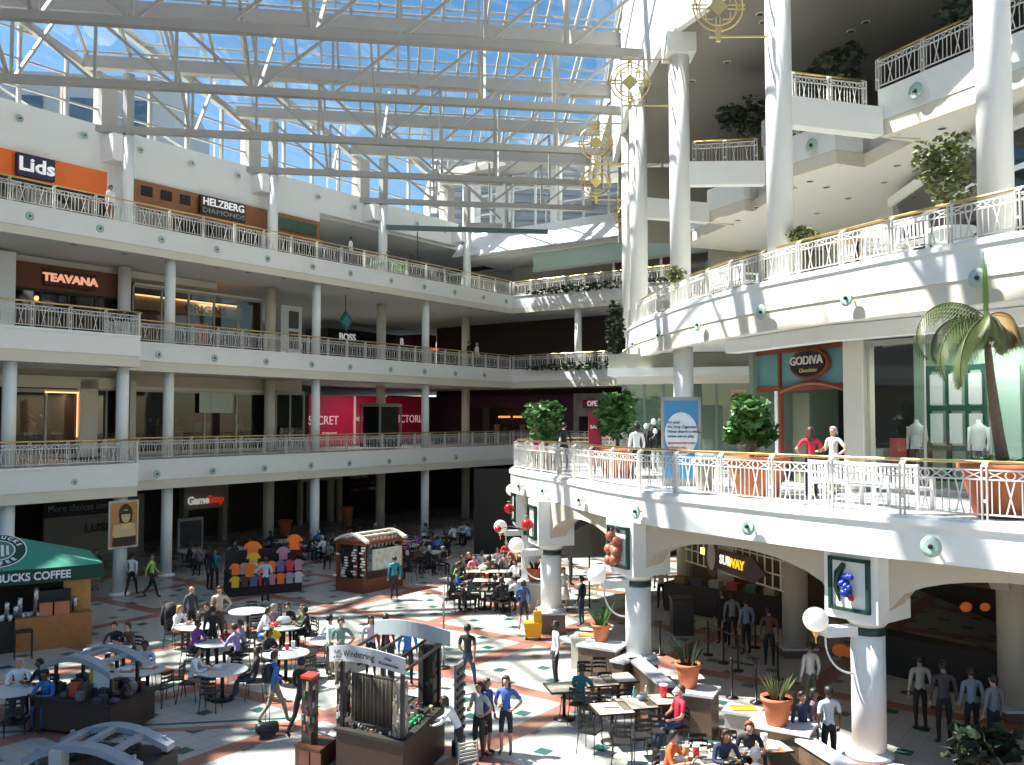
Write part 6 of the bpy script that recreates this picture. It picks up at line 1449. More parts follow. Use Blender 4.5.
# central jewelry and sunglasses kiosk
A_ = Vector((-2.05, 17.2)); a_ = Vector((-.866, .5)); b_ = Vector((.25, .968))
JF = lambda x, y, z: Vector((A_.x-a_.x*(x-2.7)*1.0, 0, 0)) if False else Vector((A_.x + a_.x*(2.7-x)*.78 + b_.x*y*.9, A_.y + a_.y*(2.7-x)*.78 + b_.y*y*.9, z))
T = thing('accessory_kiosk', 'dark central kiosk full of hanging necklaces under curved grey signs', 'kiosk', (A_.x, A_.y+1, 0))
CBR = mat('kiosk_brown', (.032, .012, .006), .5, noise=.3, scale=5)
MB(JF).box(.6, 2.7, 0, 2.7, 0, 1.0).build('kiosk_base', CBR, T); MB(JF).box(.55, 2.75, -.05, 2.75, 1.0, 1.06).build('counter_top', mat('counter_dark', (0, 0, 0)), T)
for x, y in ((.7, .15), (2.6, .15), (.7, 2.5), (2.6, 2.5), (1.6, 1.4)): MB(JF).box(x-.05, x+.05, y-.05, y+.05, 1.06, 2.5).build('post', BLACK, T)
MB(JF).box(.9, 2.2, .3, .36, 1.15, 2.1).build('necklace_board', mat('bead_back', (.03, .025, .018), .7), T)
rr_ = random.Random(4)
BEADS = [mat('beads_%d' % i, c, .3) for i, c in enumerate(((.10, .08, .05), (.04, .04, .035), (.17, .14, .10), (.07, .04, .02), (.12, .13, .12)))]
for i in range(26):
    x = .93+i*.05; MB(JF).tube([(x, .27, 2.07), (x+.006, .255, 1.7), (x, .27, 1.25-.1*rr_.random())], .014, 5).build('bead_string', BEADS[i % 5], T)
def tower(T, fr, x, y, w, z0, z1, cap, seed, n=40, mats=None, cm=None):
    MB(fr).box(x-w/2, x+w/2, y-w/2, y+w/2, z0, z1).build('display_tower', cm or mat('tower_core', (.045, .035, .028), .5), T)
    rd = random.Random(seed)
    for i in range(n):
        s = i % 4; t = rd.uniform(-w/2, w/2-.06); z = rd.uniform(z0+.05, z1-.1); o_ = w/2+.012; h = .07+.06*rd.random()
        c = {0: (x+t+.03, y-o_), 1: (x+o_, y+t+.03), 2: (x+t+.03, y+o_), 3: (x-o_, y+t+.03)}[s]
        MB(fr).cbox((c[0], c[1], z), (.07 if s % 2 == 0 else .02, .02 if s % 2 == 0 else .07, h)).build('carded_jewelry', rd.choice(mats or PAL), T)
    if cap: MB(fr).box(x-w/2-.03, x+w/2+.03, y-w/2-.03, y+w/2+.03, z1, z1+.05).build('tower_cap', cap, T)
tower(T, JF, 2.45, .3, .3, 1.06, 2.1, None, 1, 60, [PAL[6], PAL[5], PAL[0], WHITE, PAL[2]], mat('tower_pale', (.22, .19, .15), .5))
MB(JF).box(2.05, 2.2, 2.2, 2.6, 1.06, 2.3).build('dark_cabinet', DARK, T)
tower(T, JF, 2.3, 2.5, .34, 1.06, 2.35, None, 6, 30, DG_)
heap(T, JF, .7, 2.5, .1, .25, 1.06, 16, PAL+DG_, 8, .04, .1, 'small_jewelry'); heap(T, JF, 1.9, 2.6, .9, 2.2, 1.06, 16, PAL+DG_, 9, .05, .12, 'small_jewelry')
for i in range(3): MB(JF).box(2.35, 2.55, 1.0+i*.22, 1.15+i*.22, 1.07, 1.1).build('green_tray', mat('green_tray', (.02, .40, .12), .5), T)
def curved_sign(fr, x0, x1, y, z0, rise, h, m, txt=None):
    vs = []; n = 14
    for i in range(n+1):
        t = i/n; x = x0+(x1-x0)*t; yy = y-.35*math.sin(PI*t); z = z0+rise*math.sin(PI*(t*.9+.05)); vs += [(x, yy, z), (x, yy, z+h), (x, yy+.05, z), (x, yy+.05, z+h)]
    fs = []
    for i in range(n): a = 4*i; b = a+4; fs += [(a, b, b+1, a+1), (a+2, a+3, b+3, b+2), (a+1, b+1, b+3, a+3), (a, a+2, b+2, b)]
    fs += [(0, 1, 3, 2), (4*n, 4*n+2, 4*n+3, 4*n+1)]
    MB(fr).add(vs, fs).build('curved_sign', m, T)
SGR = mat('sign_grey', (.40, .42, .46), .45)
curved_sign(JF, .35, 2.75, .0, 2.28, .22, .30, SGR); curved_sign(JF, .35, 2.95, 2.5, 2.28, .22, .32, mat('sign_grey2', (.33, .38, .40), .45))
for x in (.5, 1.3, 2.1, 2.7): MB(JF).bar((x, 0, 2.36), (x, 2.6, 2.36), .05, .05).build('roof_bar', BLACK, T)
def curved_text(txt, x, sz, zoff):
    me = text_mesh(txt, sz, .002, 'CENTER', .002); me.materials.clear(); me.materials.append(BLACK)
    for v in me.vertices:
        X = x + v.co.x/.78; t = (X-.35)/2.4; w_ = JF(X, -.35*math.sin(PI*t)-.03-v.co.z, 2.43+.22*math.sin(PI*(t*.9+.05))+zoff+v.co.y); v.co = (w_.x-T.location.x, w_.y-T.location.y, w_.z)
    o = bpy.data.objects.new('lettering', me); COL.objects.link(o); o.parent = T
curved_text('FLAIR', .75, .09, .04); curved_text('on the go', .75, .07, -.06); curved_text('Windstring', 1.5, .17, 0); curved_text('Hair', 2.35, .08, .05); curved_text('Accessories', 2.35, .08, -.05)
T = thing('display_cabinet', 'tall jewelry tower on a drawer base, left of the central kiosk', 'display tower', tuple(JF(-.35, .6, 0))); 
MB(JF).box(-.75, .1, -.05, .75, .12, .55).build('drawer_base', mat('drawer_brown', (.07, .022, .012), .4), T); MB(JF).box(-.78, .13, -.08, .78, 0, .12).build('plinth', mat('plinth_grey', (.40, .39, .35), .4), T)
for a in (-.6, -.2): MB(JF).box(a, a+.34, -.07, -.04, .2, .48).build('drawer', DWOOD, T)
tower(T, JF, -.5, .3, .34, .55, 1.85, mat('red_cap', (.5, .03, .02), .5), 11, 50, PAL)
T = thing('display_cabinet', 'white and black jewelry tower between red capped tower and central kiosk', 'display tower', tuple(JF(.2, .9, 0)))
MB(JF).box(.0, .4, .8, 1.2, 0, .55).build('drawer_base', CBR, T); tower(T, JF, .2, 1.0, .3, .55, 1.9, None, 12, 60, [WHITE, PAL[2], PAL[6], BLACK])
T = thing('sunglasses_rack', 'rack of dark sunglasses right of the central kiosk', 'display rack', tuple(JF(3.0, 2.6, 0))); 
MB(JF).box(3.05, 3.12, 2.6, 3.2, .3, 1.9).build('rack_board', mat('rack_grey', (.20, .21, .22), .4), T); MB(JF).box(2.95, 3.2, 2.65, 3.15, 0, .3).build('rack_base', BLACK, T)
for r in range(8):
    for c in range(4): MB(JF).cbox((3.16, 2.68+c*.15, .5+r*.18), (.05, .11, .07)).build('sunglasses', BLACK, T)
# silver chair at the kiosk
T = thing('metal_chair', 'silver high backed chair with black seat beside the kiosk seller', 'chair', (-.72, 16.9, 0), .5); T['wb'] = 0
MB().box(-.22, .22, -.22, .22, .62, .66).build('seat', BLACK, T, O0)
for a, b in ((-.2, -.2), (.2, -.2)): MB().tube([(a, b, .63), (a*1.15, b*1.15, 0)], .014, 6).build('leg', mat('steel', (0, 0, 0)), T, O0)
for a in (-.2, .2): MB().tube([(a, .22, 1.12), (a, .2, .63), (a*1.15, .25, 0)], .014, 6).build('leg', mat('steel', (0, 0, 0)), T, O0)
m = MB()
for i in range(6): m.bar((-.2, .215, .76+i*.065), (.2, .215, .76+i*.065), .02, .035)
for a in (-.19, .19): m.bar((a, .215, .74), (a, .215, 1.12), .02, .02)
m.build('slatted_back', mat('slat_beige', (.5, .47, .38), .4), T, O0)
# cherry wood kiosk farther back
T = thing('sales_kiosk', 'cherry wood kiosk with white arched roof ribs and a lettered white board', 'kiosk', (-6.2, 38, 0)); YF, yx, YL, YR = frame2((-7.35, 37.85), (-5.9, 37.0))
ZF = lambda x, y, z: Vector((-6.05 - .86*(1.5-x) + .60*y*1.0, 37.0 + .50*(1.5-x)*1.0 + .80*y, z))
MB(ZF).box(0, 1.5, 0, 2.3, 0, .55).build('kiosk_base', DWOOD, T); MB(ZF).box(-.06, 1.56, -.06, 2.36, 1.95, 2.1).build('cornice', DWOOD, T)
for x, y in ((.06, .06), (1.44, .06), (.06, 2.24), (1.44, 2.24), (1.0, .06)): MB(ZF).box(x-.06, x+.06, y-.06, y+.06, .55, 1.95).build('post', DWOOD, T)
MB(ZF).box(.15, 1.35, .3, .36, .55, 1.95).build('shelf_back', DARK, T)
rr_ = random.Random(2)
for i in range(34): MB(ZF).cbox((rr_.choice((.06, .5, .98, 1.44))+rr_.uniform(-.1, .1), -.03, .65+.11*(i % 12)), (.14, .05, .06)).build('white_goods', WHITE, T)
MB(ZF).box(1.56, 1.6, .4, 2.1, .9, 1.75).build('white_board', mat('board_white', (.5, .52, .47), .6, noise=.6, scale=5), T)
for i in range(7): MB(ZF).bar((1.3, .6+i*.22, 1.8), (1.42, .66+i*.22, 2.2), .05, .05).build('white_tube', WHITE, T)
arches(T, lambda x, y, z: ZF(x, y, z), 1.7, 2.2, 2.15, .28, .1, .2, mat('rib_white', (.62, .60, .50), .5))
# clothing kiosk
T = thing('sales_kiosk', 'clothing kiosk with orange and yellow shirts hung on dark racks', 'kiosk', (-10, 37, 0)); QF, qx, QL, QR = frame2((-11.3, 36.3), (-8.7, 37.6))
MB(QF).box(0, 2.9, 0, 1.4, 0, .9).build('rack_base', DARK, T); MB(QF).box(0, 2.9, 1.0, 1.1, .9, 1.7).build('rack_back', DARK, T)
rr_ = random.Random(6); SH = [mat('shirt_%d' % i, c, .8) for i, c in enumerate(((.8, .18, .02), (.75, .45, .02), (.6, .03, .06), (.3, .3, .34), (.05, .05, .06), (.45, .2, .3), (.5, .5, .5), (.1, .12, .3)))]
def shirt(x, y, z, s, m, nm='hung_shirt'):
    P = [(-.22, .18), (-.1, .25), (.1, .25), (.22, .18), (.34, .02), (.24, -.04), (.19, .04), (.19, -.34), (-.19, -.34), (-.19, .04), (-.24, -.04), (-.34, .02)]; k = len(P)
    MB(QF).add([(x+a*s, y, z+b*s) for a, b in P] + [(x+a*s*.9, y+.1, z+b*s) for a, b in P], [tuple(range(k)), tuple(reversed(range(k, 2*k)))] + [(i, k+i, k+(i+1) % k, (i+1) % k) for i in range(k)]).build(nm, m, T)
for i in range(16): shirt(.2+.36*(i % 8), -.12-.02*(i//8), 1.15-.5*(i//8), .75, SH[(i*3+i//8) % 8] if i not in (3, 4) else SH[0])
shirt(.95, .3, 1.85, 1.15, SH[0]); shirt(.98, .28, 1.45, .9, SH[1]); shirt(.75, -.18, 1.1, .9, SH[0]); shirt(2.65, .3, 2.05, 1.05, SH[0]); shirt(2.2, .35, 1.6, .9, SH[5])
heap(T, QF, 0, 2.7, -.1, 1.0, .9, 26, SH[3:]+DG_, 4, .12, .3, 'folded_goods')

# ================================================================== LEDGES, POTS, MOP BUCKET, STANCHIONS
def ledge(P, Q, w, h, lab, m=STONE, name='low_wall', over=.05):
    f, _, L, _ = frame2(P, Q); T = thing(name, lab, 'low wall', tuple(f(L/2, 0, 0)))
    MB(f).box(0, L, -w/2, w/2, 0, h-.06).build('wall_body', m, T); MB(f).box(-over, L+over, -w/2-over, w/2+over, h-.06, h).build('white_top', MARBLE, T); return T
ledge((2.05, 25.5), (3.0, 24.9), .85, .92, 'brown ledge block with white top under the left terracotta pot')
ledge((2.75, 23.7), (3.15, 24.2), .35, .85, 'short low wall left of the plant column plinth'); ledge((3.25, 24.0), (3.7, 21.6), .3, .85, 'low wall with white top running from plinth to middle pot')
ledge((3.85, 21.0), (4.6, 20.65), .75, .98, 'tall brown ledge block under the middle terracotta pot'); ledge((5.0, 18.85), (6.0, 18.25), .85, .98, 'brown ledge block with white top under the right terracotta pot')
ledge((5.75, 17.9), (6.35, 15.6), .3, .88, 'low wall with white top at the bottom right')
ledge((4.6, 19.5), (5.2, 19.2), .5, 1.0, 'cream ledge with orange tray beside the right terracotta pot', mat('ledge_cream', (.5, .47, .38), .5)); ledge((1.8, 26.3), (2.5, 26.0), .55, .92, 'cream ledge with orange tray behind the left terracotta pot', mat('ledge_cream', (0, 0, 0)))
for (x, y), z, l in (((4.9, 19.35), 1.0, 'right'), ((2.15, 26.15), .92, 'left')):
    T = thing('serving_tray', 'orange food tray on the cream ledge near the %s pot' % l, 'tray', (x, y, z)); MB().box(x-.25, x+.25, y-.18, y+.18, z+.002, z+.03).build('tray', mat('tray_orange', (.75, .28, .03), .5), T)
ledge((.45, 34.5), (1.25, 34.1), .8, 1.0, 'cream pedestal of the far terracotta pot', BEIGE)
def spiky(px, py, z, r, h, lab, m, n=16, hl=.75, seed=1):
    c = atz(px, py, z); T = thing('terracotta_pot', lab, 'plant pot', tuple(c)); pot(MB(), tuple(c), r, h, 28).build('pot', TERRA, T); MB().lathe([(.001, h*.88), (r*.9, h*.9)], tuple(c), 16).build('soil', SOIL, T)
    P = thing('potted_plant', lab.replace('terracotta pot', 'spiky plant in the terracotta pot'), 'plant', (c.x, c.y, c.z+h*.88)); rd = random.Random(seed)
    mb = MB()
    for i in range(n*2):
        a = rd.uniform(0, 2*PI); tl = rd.uniform(.1, .55); ln = hl*rd.uniform(.6, 1); b0 = Vector((c.x+.09*math.cos(a), c.y+.09*math.sin(a), c.z+h*.88)); d = Vector((math.cos(a)*tl, math.sin(a)*tl, 1)).normalized(); w = d.cross(Vector((math.cos(a+1), math.sin(a+1), .2))).normalized()*.03
        p1 = b0+d*ln*.45; p2 = b0+d*ln + Vector((math.cos(a), math.sin(a), -.3))*.06; mb.add([b0-w*.7, b0+w*.7, p1+w, p2, p1-w], [(0, 1, 2, 3, 4)])
    mb.build('leaves', m, P)
spiky(601, 641, .92, .26, .48, 'left terracotta pot on its brown ledge', LEAF, seed=1); spiky(688, 687, .98, .29, .55, 'middle terracotta pot beside the crimson shirt', LEAFD, 18, .85, 2); spiky(777, 724, .98, .31, .55, 'right terracotta pot on its brown ledge', LEAF2, 16, .6, 3); spiky(534.5, 581, 1.0, .32, .5, 'far terracotta pot by the middle terrace column', LEAFD, 10, .45, 4)
c = atz(533, 639, 0); T = thing('mop_bucket', 'yellow mop bucket with wringer on the tiles', 'bucket', tuple(c))
YB = mat('bucket_yellow', (.80, .42, .01), .5)
MB().add([(c.x+a, c.y+b, z) for z, s in ((.08, .8), (.55, 1)) for a, b in ((-.3*s, -.2*s), (.3*s, -.2*s), (.3*s, .2*s), (-.3*s, .2*s))], [(3, 2, 1, 0), (4, 5, 6, 7), (0, 1, 5, 4), (1, 2, 6, 5), (2, 3, 7, 6), (3, 0, 4, 7)]).build('bucket', YB, T)
MB().box(c.x+.02, c.x+.28, c.y-.15, c.y+.15, .55, .9).build('wringer', YB, T); MB().tube([(c.x+.12, c.y, .9), (c.x+.16, c.y+.02, 1.25)], .02, 6).build('handle', mat('orange_handle', (.75, .2, .02), .5), T)
for a, b in ((-.22, -.13), (.22, -.13), (-.22, .13), (.22, .13)): MB().lathe([(.03, 0), (.04, .04), (.03, .08)], (c.x+a, c.y+b, 0), 8).build('caster', BLACK, T)
STN = [(4.48, 27.54), (5.93, 27.54), (6.19, 26.65), (6.41, 25.81), (5.63, 23.35), (6.14, 22.94), (7.3, 25.0), (7.6, 28.4)]
stl = ['nearest the plant column', 'left of a pair in the shade', 'middle of the shaded row', 'right of the shaded row', 'left one in front', 'right one in front', 'beside the inner column', 'by the food counter']
def make_st():
    T = thing('queue_post', 'x', 'queue post'); MB().lathe([(.16, 0), (.16, .03), (.03, .05), (.03, .95), (.04, .96), (.04, 1.02)], (0, 0, 0), 14).build('post', mat('queue_post_brown', (.03, .012, .01), .4), T); return T
SP_ = Proto(make_st)
for (x, y), l in zip(STN, stl): SP_.place((x, y, 0), 0, 'dark queue post ' + l, 'dark queue posts')
for (i, j), l in zip(((1, 2), (2, 3), (4, 5), (5, 3)), ('left of the shaded row', 'right of the shaded row', 'between the front pair', 'between front pair and the row')):
    T = tag(MB().bar((STN[i][0], STN[i][1], .93), (STN[j][0], STN[j][1], .93), .01, .05).build('queue_belt', BLACK), 'black queue belt ' + l, 'queue belt')
c = atz(443, 690, 0); p_ = atz(443, 655, 0); T = thing('thin_pole', 'tall thin silver pole standing right of the central kiosk', 'pole', tuple(atz(443.5, 668, 0))); q = T.location
MB().lathe([(.03, 0), (.03, 2.35)], tuple(q), 8).build('pole', mat('steel', (0, 0, 0)), T); MB().lathe([(.2, 0), (.2, .03), (.03, .05)], tuple(q), 14).build('base', BLACK, T)

# ================================================================== FOOD HALL UNDER THE TERRACE
T = thing('sandwich_counter', 'food counter under a white lattice canopy with a yellow lettered sign', 'food counter', (8.5, 31, 0)); SFm, sx_, SL_, SR = frame2((5.2, 33.0), (9.3, 29.6))
SGf, sgx, _, SGR2 = frame2((5.65, 28.6), (7.1, 23.9))
m = MB(SGf)
for i in range(15):
    x = -.3+i*.37; m.bar((x, 0, 2.6), (x, 0, 4.2), .03, .03)
for z in (2.62, 3.0, 3.4, 3.8, 4.18): m.bar((-.4, 0, z), (5.0, 0, z), .04, .03)
m.build('lattice_canopy', mat('lattice_cream', (.55, .52, .42), .5), T)
MB(SFm).box(-.2, 4.8, 1.0, 1.8, 0, 1.05).build('counter', DBRN, T); MB(SFm).box(-.2, 5.0, 3.2, 3.3, 0, 4.2).build('back_wall', mat('amber_wall', (.10, .06, .025), .7), T)
a, b = sgx(719), sgx(765)
m = MB(SGf).add([(a, -.12, 2.72), (b-.5, -.12, 2.62), (b+.1, -.12, 2.95), (b-.5, -.12, 3.3), (a, -.12, 3.3), (a, -.06, 2.72), (b-.5, -.06, 2.62), (b+.1, -.06, 2.95), (b-.5, -.06, 3.3), (a, -.06, 3.3)], [(0, 1, 2, 3, 4), (9, 8, 7, 6, 5)] + [(i, 5+i, 5+(i+1) % 5, (i+1) % 5) for i in range(5)]); m.build('arrow_sign', mat('sign_maroon', (.05, .012, .012), .5), T)
lettering('SUB', .36, tuple(SGf(sgx(728), -.15, 3.02)), SGR2, mat('white_lit', (.8, .8, .7), .5, emit=(1, 1, .9), estr=.6), T, .01, .012, 1.0, name='sign_lettering'); lettering('WAY', .36, tuple(SGf(sgx(739), -.15, 3.0)), SGR2, mat('yellow_lit', (.9, .6, .02), .5, emit=(1, .65, .02), estr=.8), T, .01, .012, 1.0, name='sign_lettering')
sc_ = (sgx(714.5), 3.05); MB(SGf).add([(sc_[0]+.42*math.cos(i*PI/10), -.14, sc_[1]+.62*math.sin(i*PI/10)) for i in range(20)], [tuple(range(20))]).build('round_sign', mat('sign_maroon', (0, 0, 0)), T)
MB(SGf).add([(sc_[0]+.24*math.cos(i*PI/10), -.16, sc_[1]+.42*math.sin(i*PI/10)) for i in range(20)], [tuple(range(20))]).build('round_sign_centre', mat('sign_pale', (.35, .33, .28), .5), T)
MB(SGf).box(sgx(702), sgx(706), -.1, -.06, 3.0, 3.2).build('yellow_lamp', warm('yellow_lamp', (.9, .7, .1), (1, .8, .2), 1.5), T)
for i in range(6): MB(SFm).box(.2+i*.7, .6+i*.7, 1.05, 1.4, 1.05, 1.3).build('food_tray', PAL[i % 8], T)
T = thing('food_counter', 'dark food counter with orange menu lights behind the nearest column', 'food counter', (14, 24, 0))
MB().strip([(10.6, 26.5), (14.0, 22.0), (16.0, 18.5)], 0, 1.1, .7).build('counter', mat('counter_dark', (0, 0, 0)), T)
MB().strip([(12.2, 28.0), (15.9, 23.2), (16.7, 19)], 2.3, 4.3, .2).build('menu_wall', mat('menu_brown', (.10, .045, .02), .6, noise=.3, scale=3), T)
OM = warm('menu_orange', (.4, .10, .02), (1, .22, .04), .12)
for px, py, w in ((840, 650, .5), (848, 652, .4), (966, 607, .35), (985, 607, .3), (1001, 609, .25)):
    c = atY(px, py, 22.2 if px > 900 else 25.0); MB().ball(tuple(c), w*.45, 10, sy=.3, sz=.8).build('menu_light', OM, T)
MB().box(13.7, 14.2, 22.4, 22.9, 1.1, 1.5).build('till', BLACK, T)
T = thing('waste_bin', 'dark boxy waste bin left of the inner columns', 'bin', tuple(atz(682, 634, 0))); q = T.location; MB().box(q.x-.35, q.x+.35, q.y-.3, q.y+.3, 0, 1.15).build('bin_body', mat('bin_brown', (.04, .03, .025), .5), T); MB().box(q.x-.38, q.x+.38, q.y-.33, q.y+.33, 1.15, 1.22).build('bin_top', BLACK, T)
T = thing('shade_umbrella', 'grey canvas umbrella canopy behind the middle terrace column', 'umbrella', tuple(atz(590, 600, 0))); q = Vector((2.9, 34.0, 0)); T.location = q
MB().lathe([(1.5, 2.2), (1.0, 2.6), (.3, 3.1), (.02, 3.2)], tuple(q), 8, smooth=False).build('canopy', mat('canvas_grey', (.20, .20, .19), .7), T); MB().lathe([(.03, 0), (.03, 3.1)], tuple(q), 8).build('pole', BLACK, T)
def make_dark_plant(): pass
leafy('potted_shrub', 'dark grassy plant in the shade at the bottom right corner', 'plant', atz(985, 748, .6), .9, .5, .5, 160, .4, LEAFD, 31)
# ================================================================== SMALL THINGS ON TABLES, BAGS
def item(kind, px, py, lab, m, z=.76, s=1.0):
    c = atz(px, py, z); T = thing(kind, lab, kind.replace('_', ' '), tuple(c))
    if 'cup' in kind: MB().lathe([(.035*s, 0), (.045*s, .13*s), (.04*s, .135*s)], tuple(c), 10).build('cup', m, T); MB().lathe([(.048*s, .13*s), (.048*s, .145*s)], tuple(c), 10).build('lid', WHITE, T)
    elif 'tray' in kind: MB().box(c.x-.2*s, c.x+.2*s, c.y-.14*s, c.y+.14*s, c.z, c.z+.015).build('tray', m, T); MB().box(c.x-.1*s, c.x+.08*s, c.y-.08*s, c.y+.08*s, c.z+.015, c.z+.06).build('food_box', WHITE, T)
    elif 'newspaper' in kind: MB().box(c.x-.17, c.x+.17, c.y-.13, c.y+.13, c.z, c.z+.012).build('sheet', mat('newsprint', (.22, .22, .22), .7, noise=.7, scale=14), T)
    elif 'bottle' in kind: MB().lathe([(.035, 0), (.035, .14), (.015, .19), (.015, .22)], tuple(c), 10).build('bottle', m, T); MB().lathe([(.018, .22), (.018, .24)], tuple(c), 8).build('cap', WHITE, T)
    else: MB().ball((c.x, c.y, c.z+.07*s), .11*s, 8, 1.2, .9, .7).build('bag', m, T); MB().box(c.x-.03*s, c.x+.03*s, c.y-.02, c.y+.02, c.z+.12*s, c.z+.19*s).build('knot', m, T)
CR_ = mat('cup_red', (.65, .02, .04), .4); CT = mat('cup_teal', (.15, .42, .40), .3); CO = mat('cup_amber', (.6, .25, .05), .3)
for a in (('food_tray', 127, 671, 'brown tray with a box, left one on the far left table', mat('tray_brown', (.35, .13, .05), .5)), ('food_tray', 149, 668, 'brown tray with a box, right one on the far left table', mat('tray_brown', (0, 0, 0))),
          ('food_tray', 216, 668, 'grey tray on the table beside the white shirt', mat('tray_grey', (.35, .40, .45), .5), .76, 1.5), ('plastic_cup', 229, 663, 'small cup beside the grey tray', WHITE), ('shopping_bag', 226, 640, 'dark red bag on the table of the lavender shirts', MAR and cloth(MAR), .76, 1.4),
          ('plastic_cup', 287, 650, 'red cup on the table behind the backpacker', CR_, .76, 1.3), ('plastic_cup', 293, 648, 'white cup on the table behind the backpacker', WHITE, .76, 1.3), ('shopping_bag', 272, 640, 'yellow shopping bag below the lunch table', mat('bag_yellow', (.75, .55, .02), .5), .5, 2.2), ('shopping_bag', 264, 640, 'blue bag below the lunch table', mat('bag_blue', (.02, .08, .4), .5), .45, 1.6),
          ('shopping_bag', 284, 624, 'white crumpled bag on the lunch table', WHITE, .76, 1.8), ('shopping_bag', 274, 627, 'red food carton on the lunch table', CR_, .76, 1.0), ('newspaper', 611, 706, 'newspaper lying on a square table in the row', WHITE), ('plastic_bottle', 634, 697, 'teal bottle on the square table', CT), ('plastic_bottle', 646, 696, 'clear grey bottle on the square table', mat('bottle_grey', (.5, .52, .52), .2)),
          ('shopping_bag', 641, 700, 'grey napkin heap on the square table', GREYP, .76, .9), ('plastic_cup', 663.5, 697, 'large red drink cup beside the crimson shirt', CR_, .76, 2.0), ('plastic_cup', 686, 757, 'amber drink cup before the orange shirt', CO, .76, 1.5), ('plastic_cup', 696, 757, 'red drink cup before the orange shirt', CR_, .76, 1.5), ('newspaper', 711, 757, 'dark magazine on the bottom square table', WHITE),
          ('plastic_cup', 729, 748, 'teal drink cup before the navy top', CT, .76, 1.4), ('food_tray', 743, 750, 'food boxes on the bottom table', WHITE), ('plastic_cup', 764, 745, 'white cup on the bottom table', WHITE, .76, 1.5), ('food_tray', 773, 750, 'brown food tray on the bottom table', mat('tray_brown', (0, 0, 0))), ('food_tray', 680, 760, 'yellow food tray before the orange shirt', mat('tray_yellow', (.7, .5, .1), .5)),
          ('plastic_cup', 487, 578, 'red drink cup on the centre tables', CR_, .76, 1.4), ('plastic_cup', 484, 587, 'small cup on the nearest centre table', CR_), ('shopping_bag', 483, 570, 'white paper bag on the centre tables', WHITE, .76, 1.6)): item(*a)
# rolling suitcase and backpack of the walker
c = atz(267, 737, 0); T = thing('rolling_suitcase', 'black rolling duffel suitcase pulled by the backpacker', 'suitcase', tuple(c), .5); T['wb'] = 0; T.scale = (.8, .8, .8)
MB().tube([(-.32, 0, .25), (-.3, 0, .25), (-.2, 0, .25), (.2, 0, .25), (.3, 0, .25), (.32, 0, .25)], [.08, .15, .18, .18, .15, .08], 12).build('case', mat('nylon_black', (.012, .012, .014), .45), T, O0); MB().box(-.2, .2, -.16, .16, .06, .2).build('case_base', BLACK, T, O0)
for s in (-1, 1): MB().lathe([(.04, 0), (.045, .04), (.04, .08)], (s*.15, .12, 0), 10).build('wheel', BLACK, T, O0)
MB().tube([(-.06, 0, .38), (.1, .5, .95)], .01, 5).build('pull_handle', BLACK, T, O0); MB().tube([(.06, 0, .38), (.2, .5, .95)], .01, 5).build('pull_handle', BLACK, T, O0); MB().tube([(.1, .5, .95), (.2, .5, .95)], .014, 5).build('grip', BLACK, T, O0)
pp = atz(275, 651, 1.71); rz = math.radians(120); bk = Vector((math.sin(rz)*-.0, 0, 0)); back = Vector((-math.sin(rz), math.cos(rz), 0))
T = thing('backpack', 'black backpack worn by the person in blue shirt', 'backpack', (pp.x+back.x*.12, pp.y+back.y*.12, 1.02), rz); T['wb'] = 0
MB().ball((0, .02, .18), .17, 12, 1.0, .75, 1.45).build('pack', mat('nylon_black', (0, 0, 0)), T, O0); MB().box(-.1, .1, .1, .16, .0, .2).build('front_pocket', mat('nylon_black', (0, 0, 0)), T, O0)
c = atz(170, 628, .5); T = thing('black_jacket', 'black jacket draped over a chair beside the blond person', 'jacket', (c.x, c.y, .45), .4); T['wb'] = 0
MB().tube([(0, 0, .85), (0, 0, .6), (0, .02, .3), (0, .04, 0)], [.12, .22, .2, .17], 12).build('jacket_body', cloth(BLK), T, O0)
for s in (-1, 1): MB().tube([(s*.18, 0, .75), (s*.24, .03, .4), (s*.22, .03, .15)], [.07, .06, .05], 8).build('sleeve', cloth(BLK), T, O0)
# ================================================================== CEILING DOWNLIGHTS
def make_dl():
    T = thing('downlight', 'x', 'ceiling light'); MB().lathe([(.13, -.02), (.15, 0)], (0, 0, 0), 16).build('trim_ring', WHITE, T); MB().lathe([(.11, -.025), (.11, -.021)], (0, 0, 0), 16).build('dark_lens', mat('lens_dark', (.03, .025, .02), .3), T); return T
DL = Proto(make_dl)
for i, (px, py, z) in enumerate(((727, 62, 20.32), (719, 32, 20.32), (866, 22, 20.32), (851, 31, 20.32), (692, 81, 20.32), (760, 14, 20.32), (763, 22, 20.32),
                                 (842, 164, 15.2), (810, 181, 15.2), (897, 165, 15.2), (884, 182, 15.2), (848, 198, 15.2), (817, 213, 15.2), (952, 113, 15.2), (942, 128, 15.2), (897, 133, 15.2), (757, 207, 15.2), (738, 220, 15.2), (826, 187, 15.2), (770, 222, 15.2))):
    c = atz(px, py, z); DL.place((c.x, c.y, z-.002), 0, 'small round downlight in the %s gallery soffit, %s from the first' % ('topmost' if z > 18 else 'upper', ORD[i]), 'downlights in the right hand soffits')
for i, (px, py, z, f) in enumerate(((74, 244, 14.53, 0), (125, 253, 14.53, 0), (217, 267, 14.53, 0), (248, 272, 14.53, 0), (284, 278, 14.53, 0), (349, 288, 14.53, 0), (372, 292, 14.53, 0), (396, 295, 14.53, 0), (433, 313, 14.53, 0), (450, 305, 14.53, 0), (470, 308, 14.53, 0), (491, 311, 14.53, 0), (28, 367, 9.36, 0), (215, 376, 9.36, 0), (245, 377, 9.36, 0))):
    c = atz(px, py, z); DL.place((c.x, c.y, z-.002), 0, 'small dark downlight in the left gallery soffits, %s from the left' % ORD[i], 'downlights in the left soffits', 1.5)
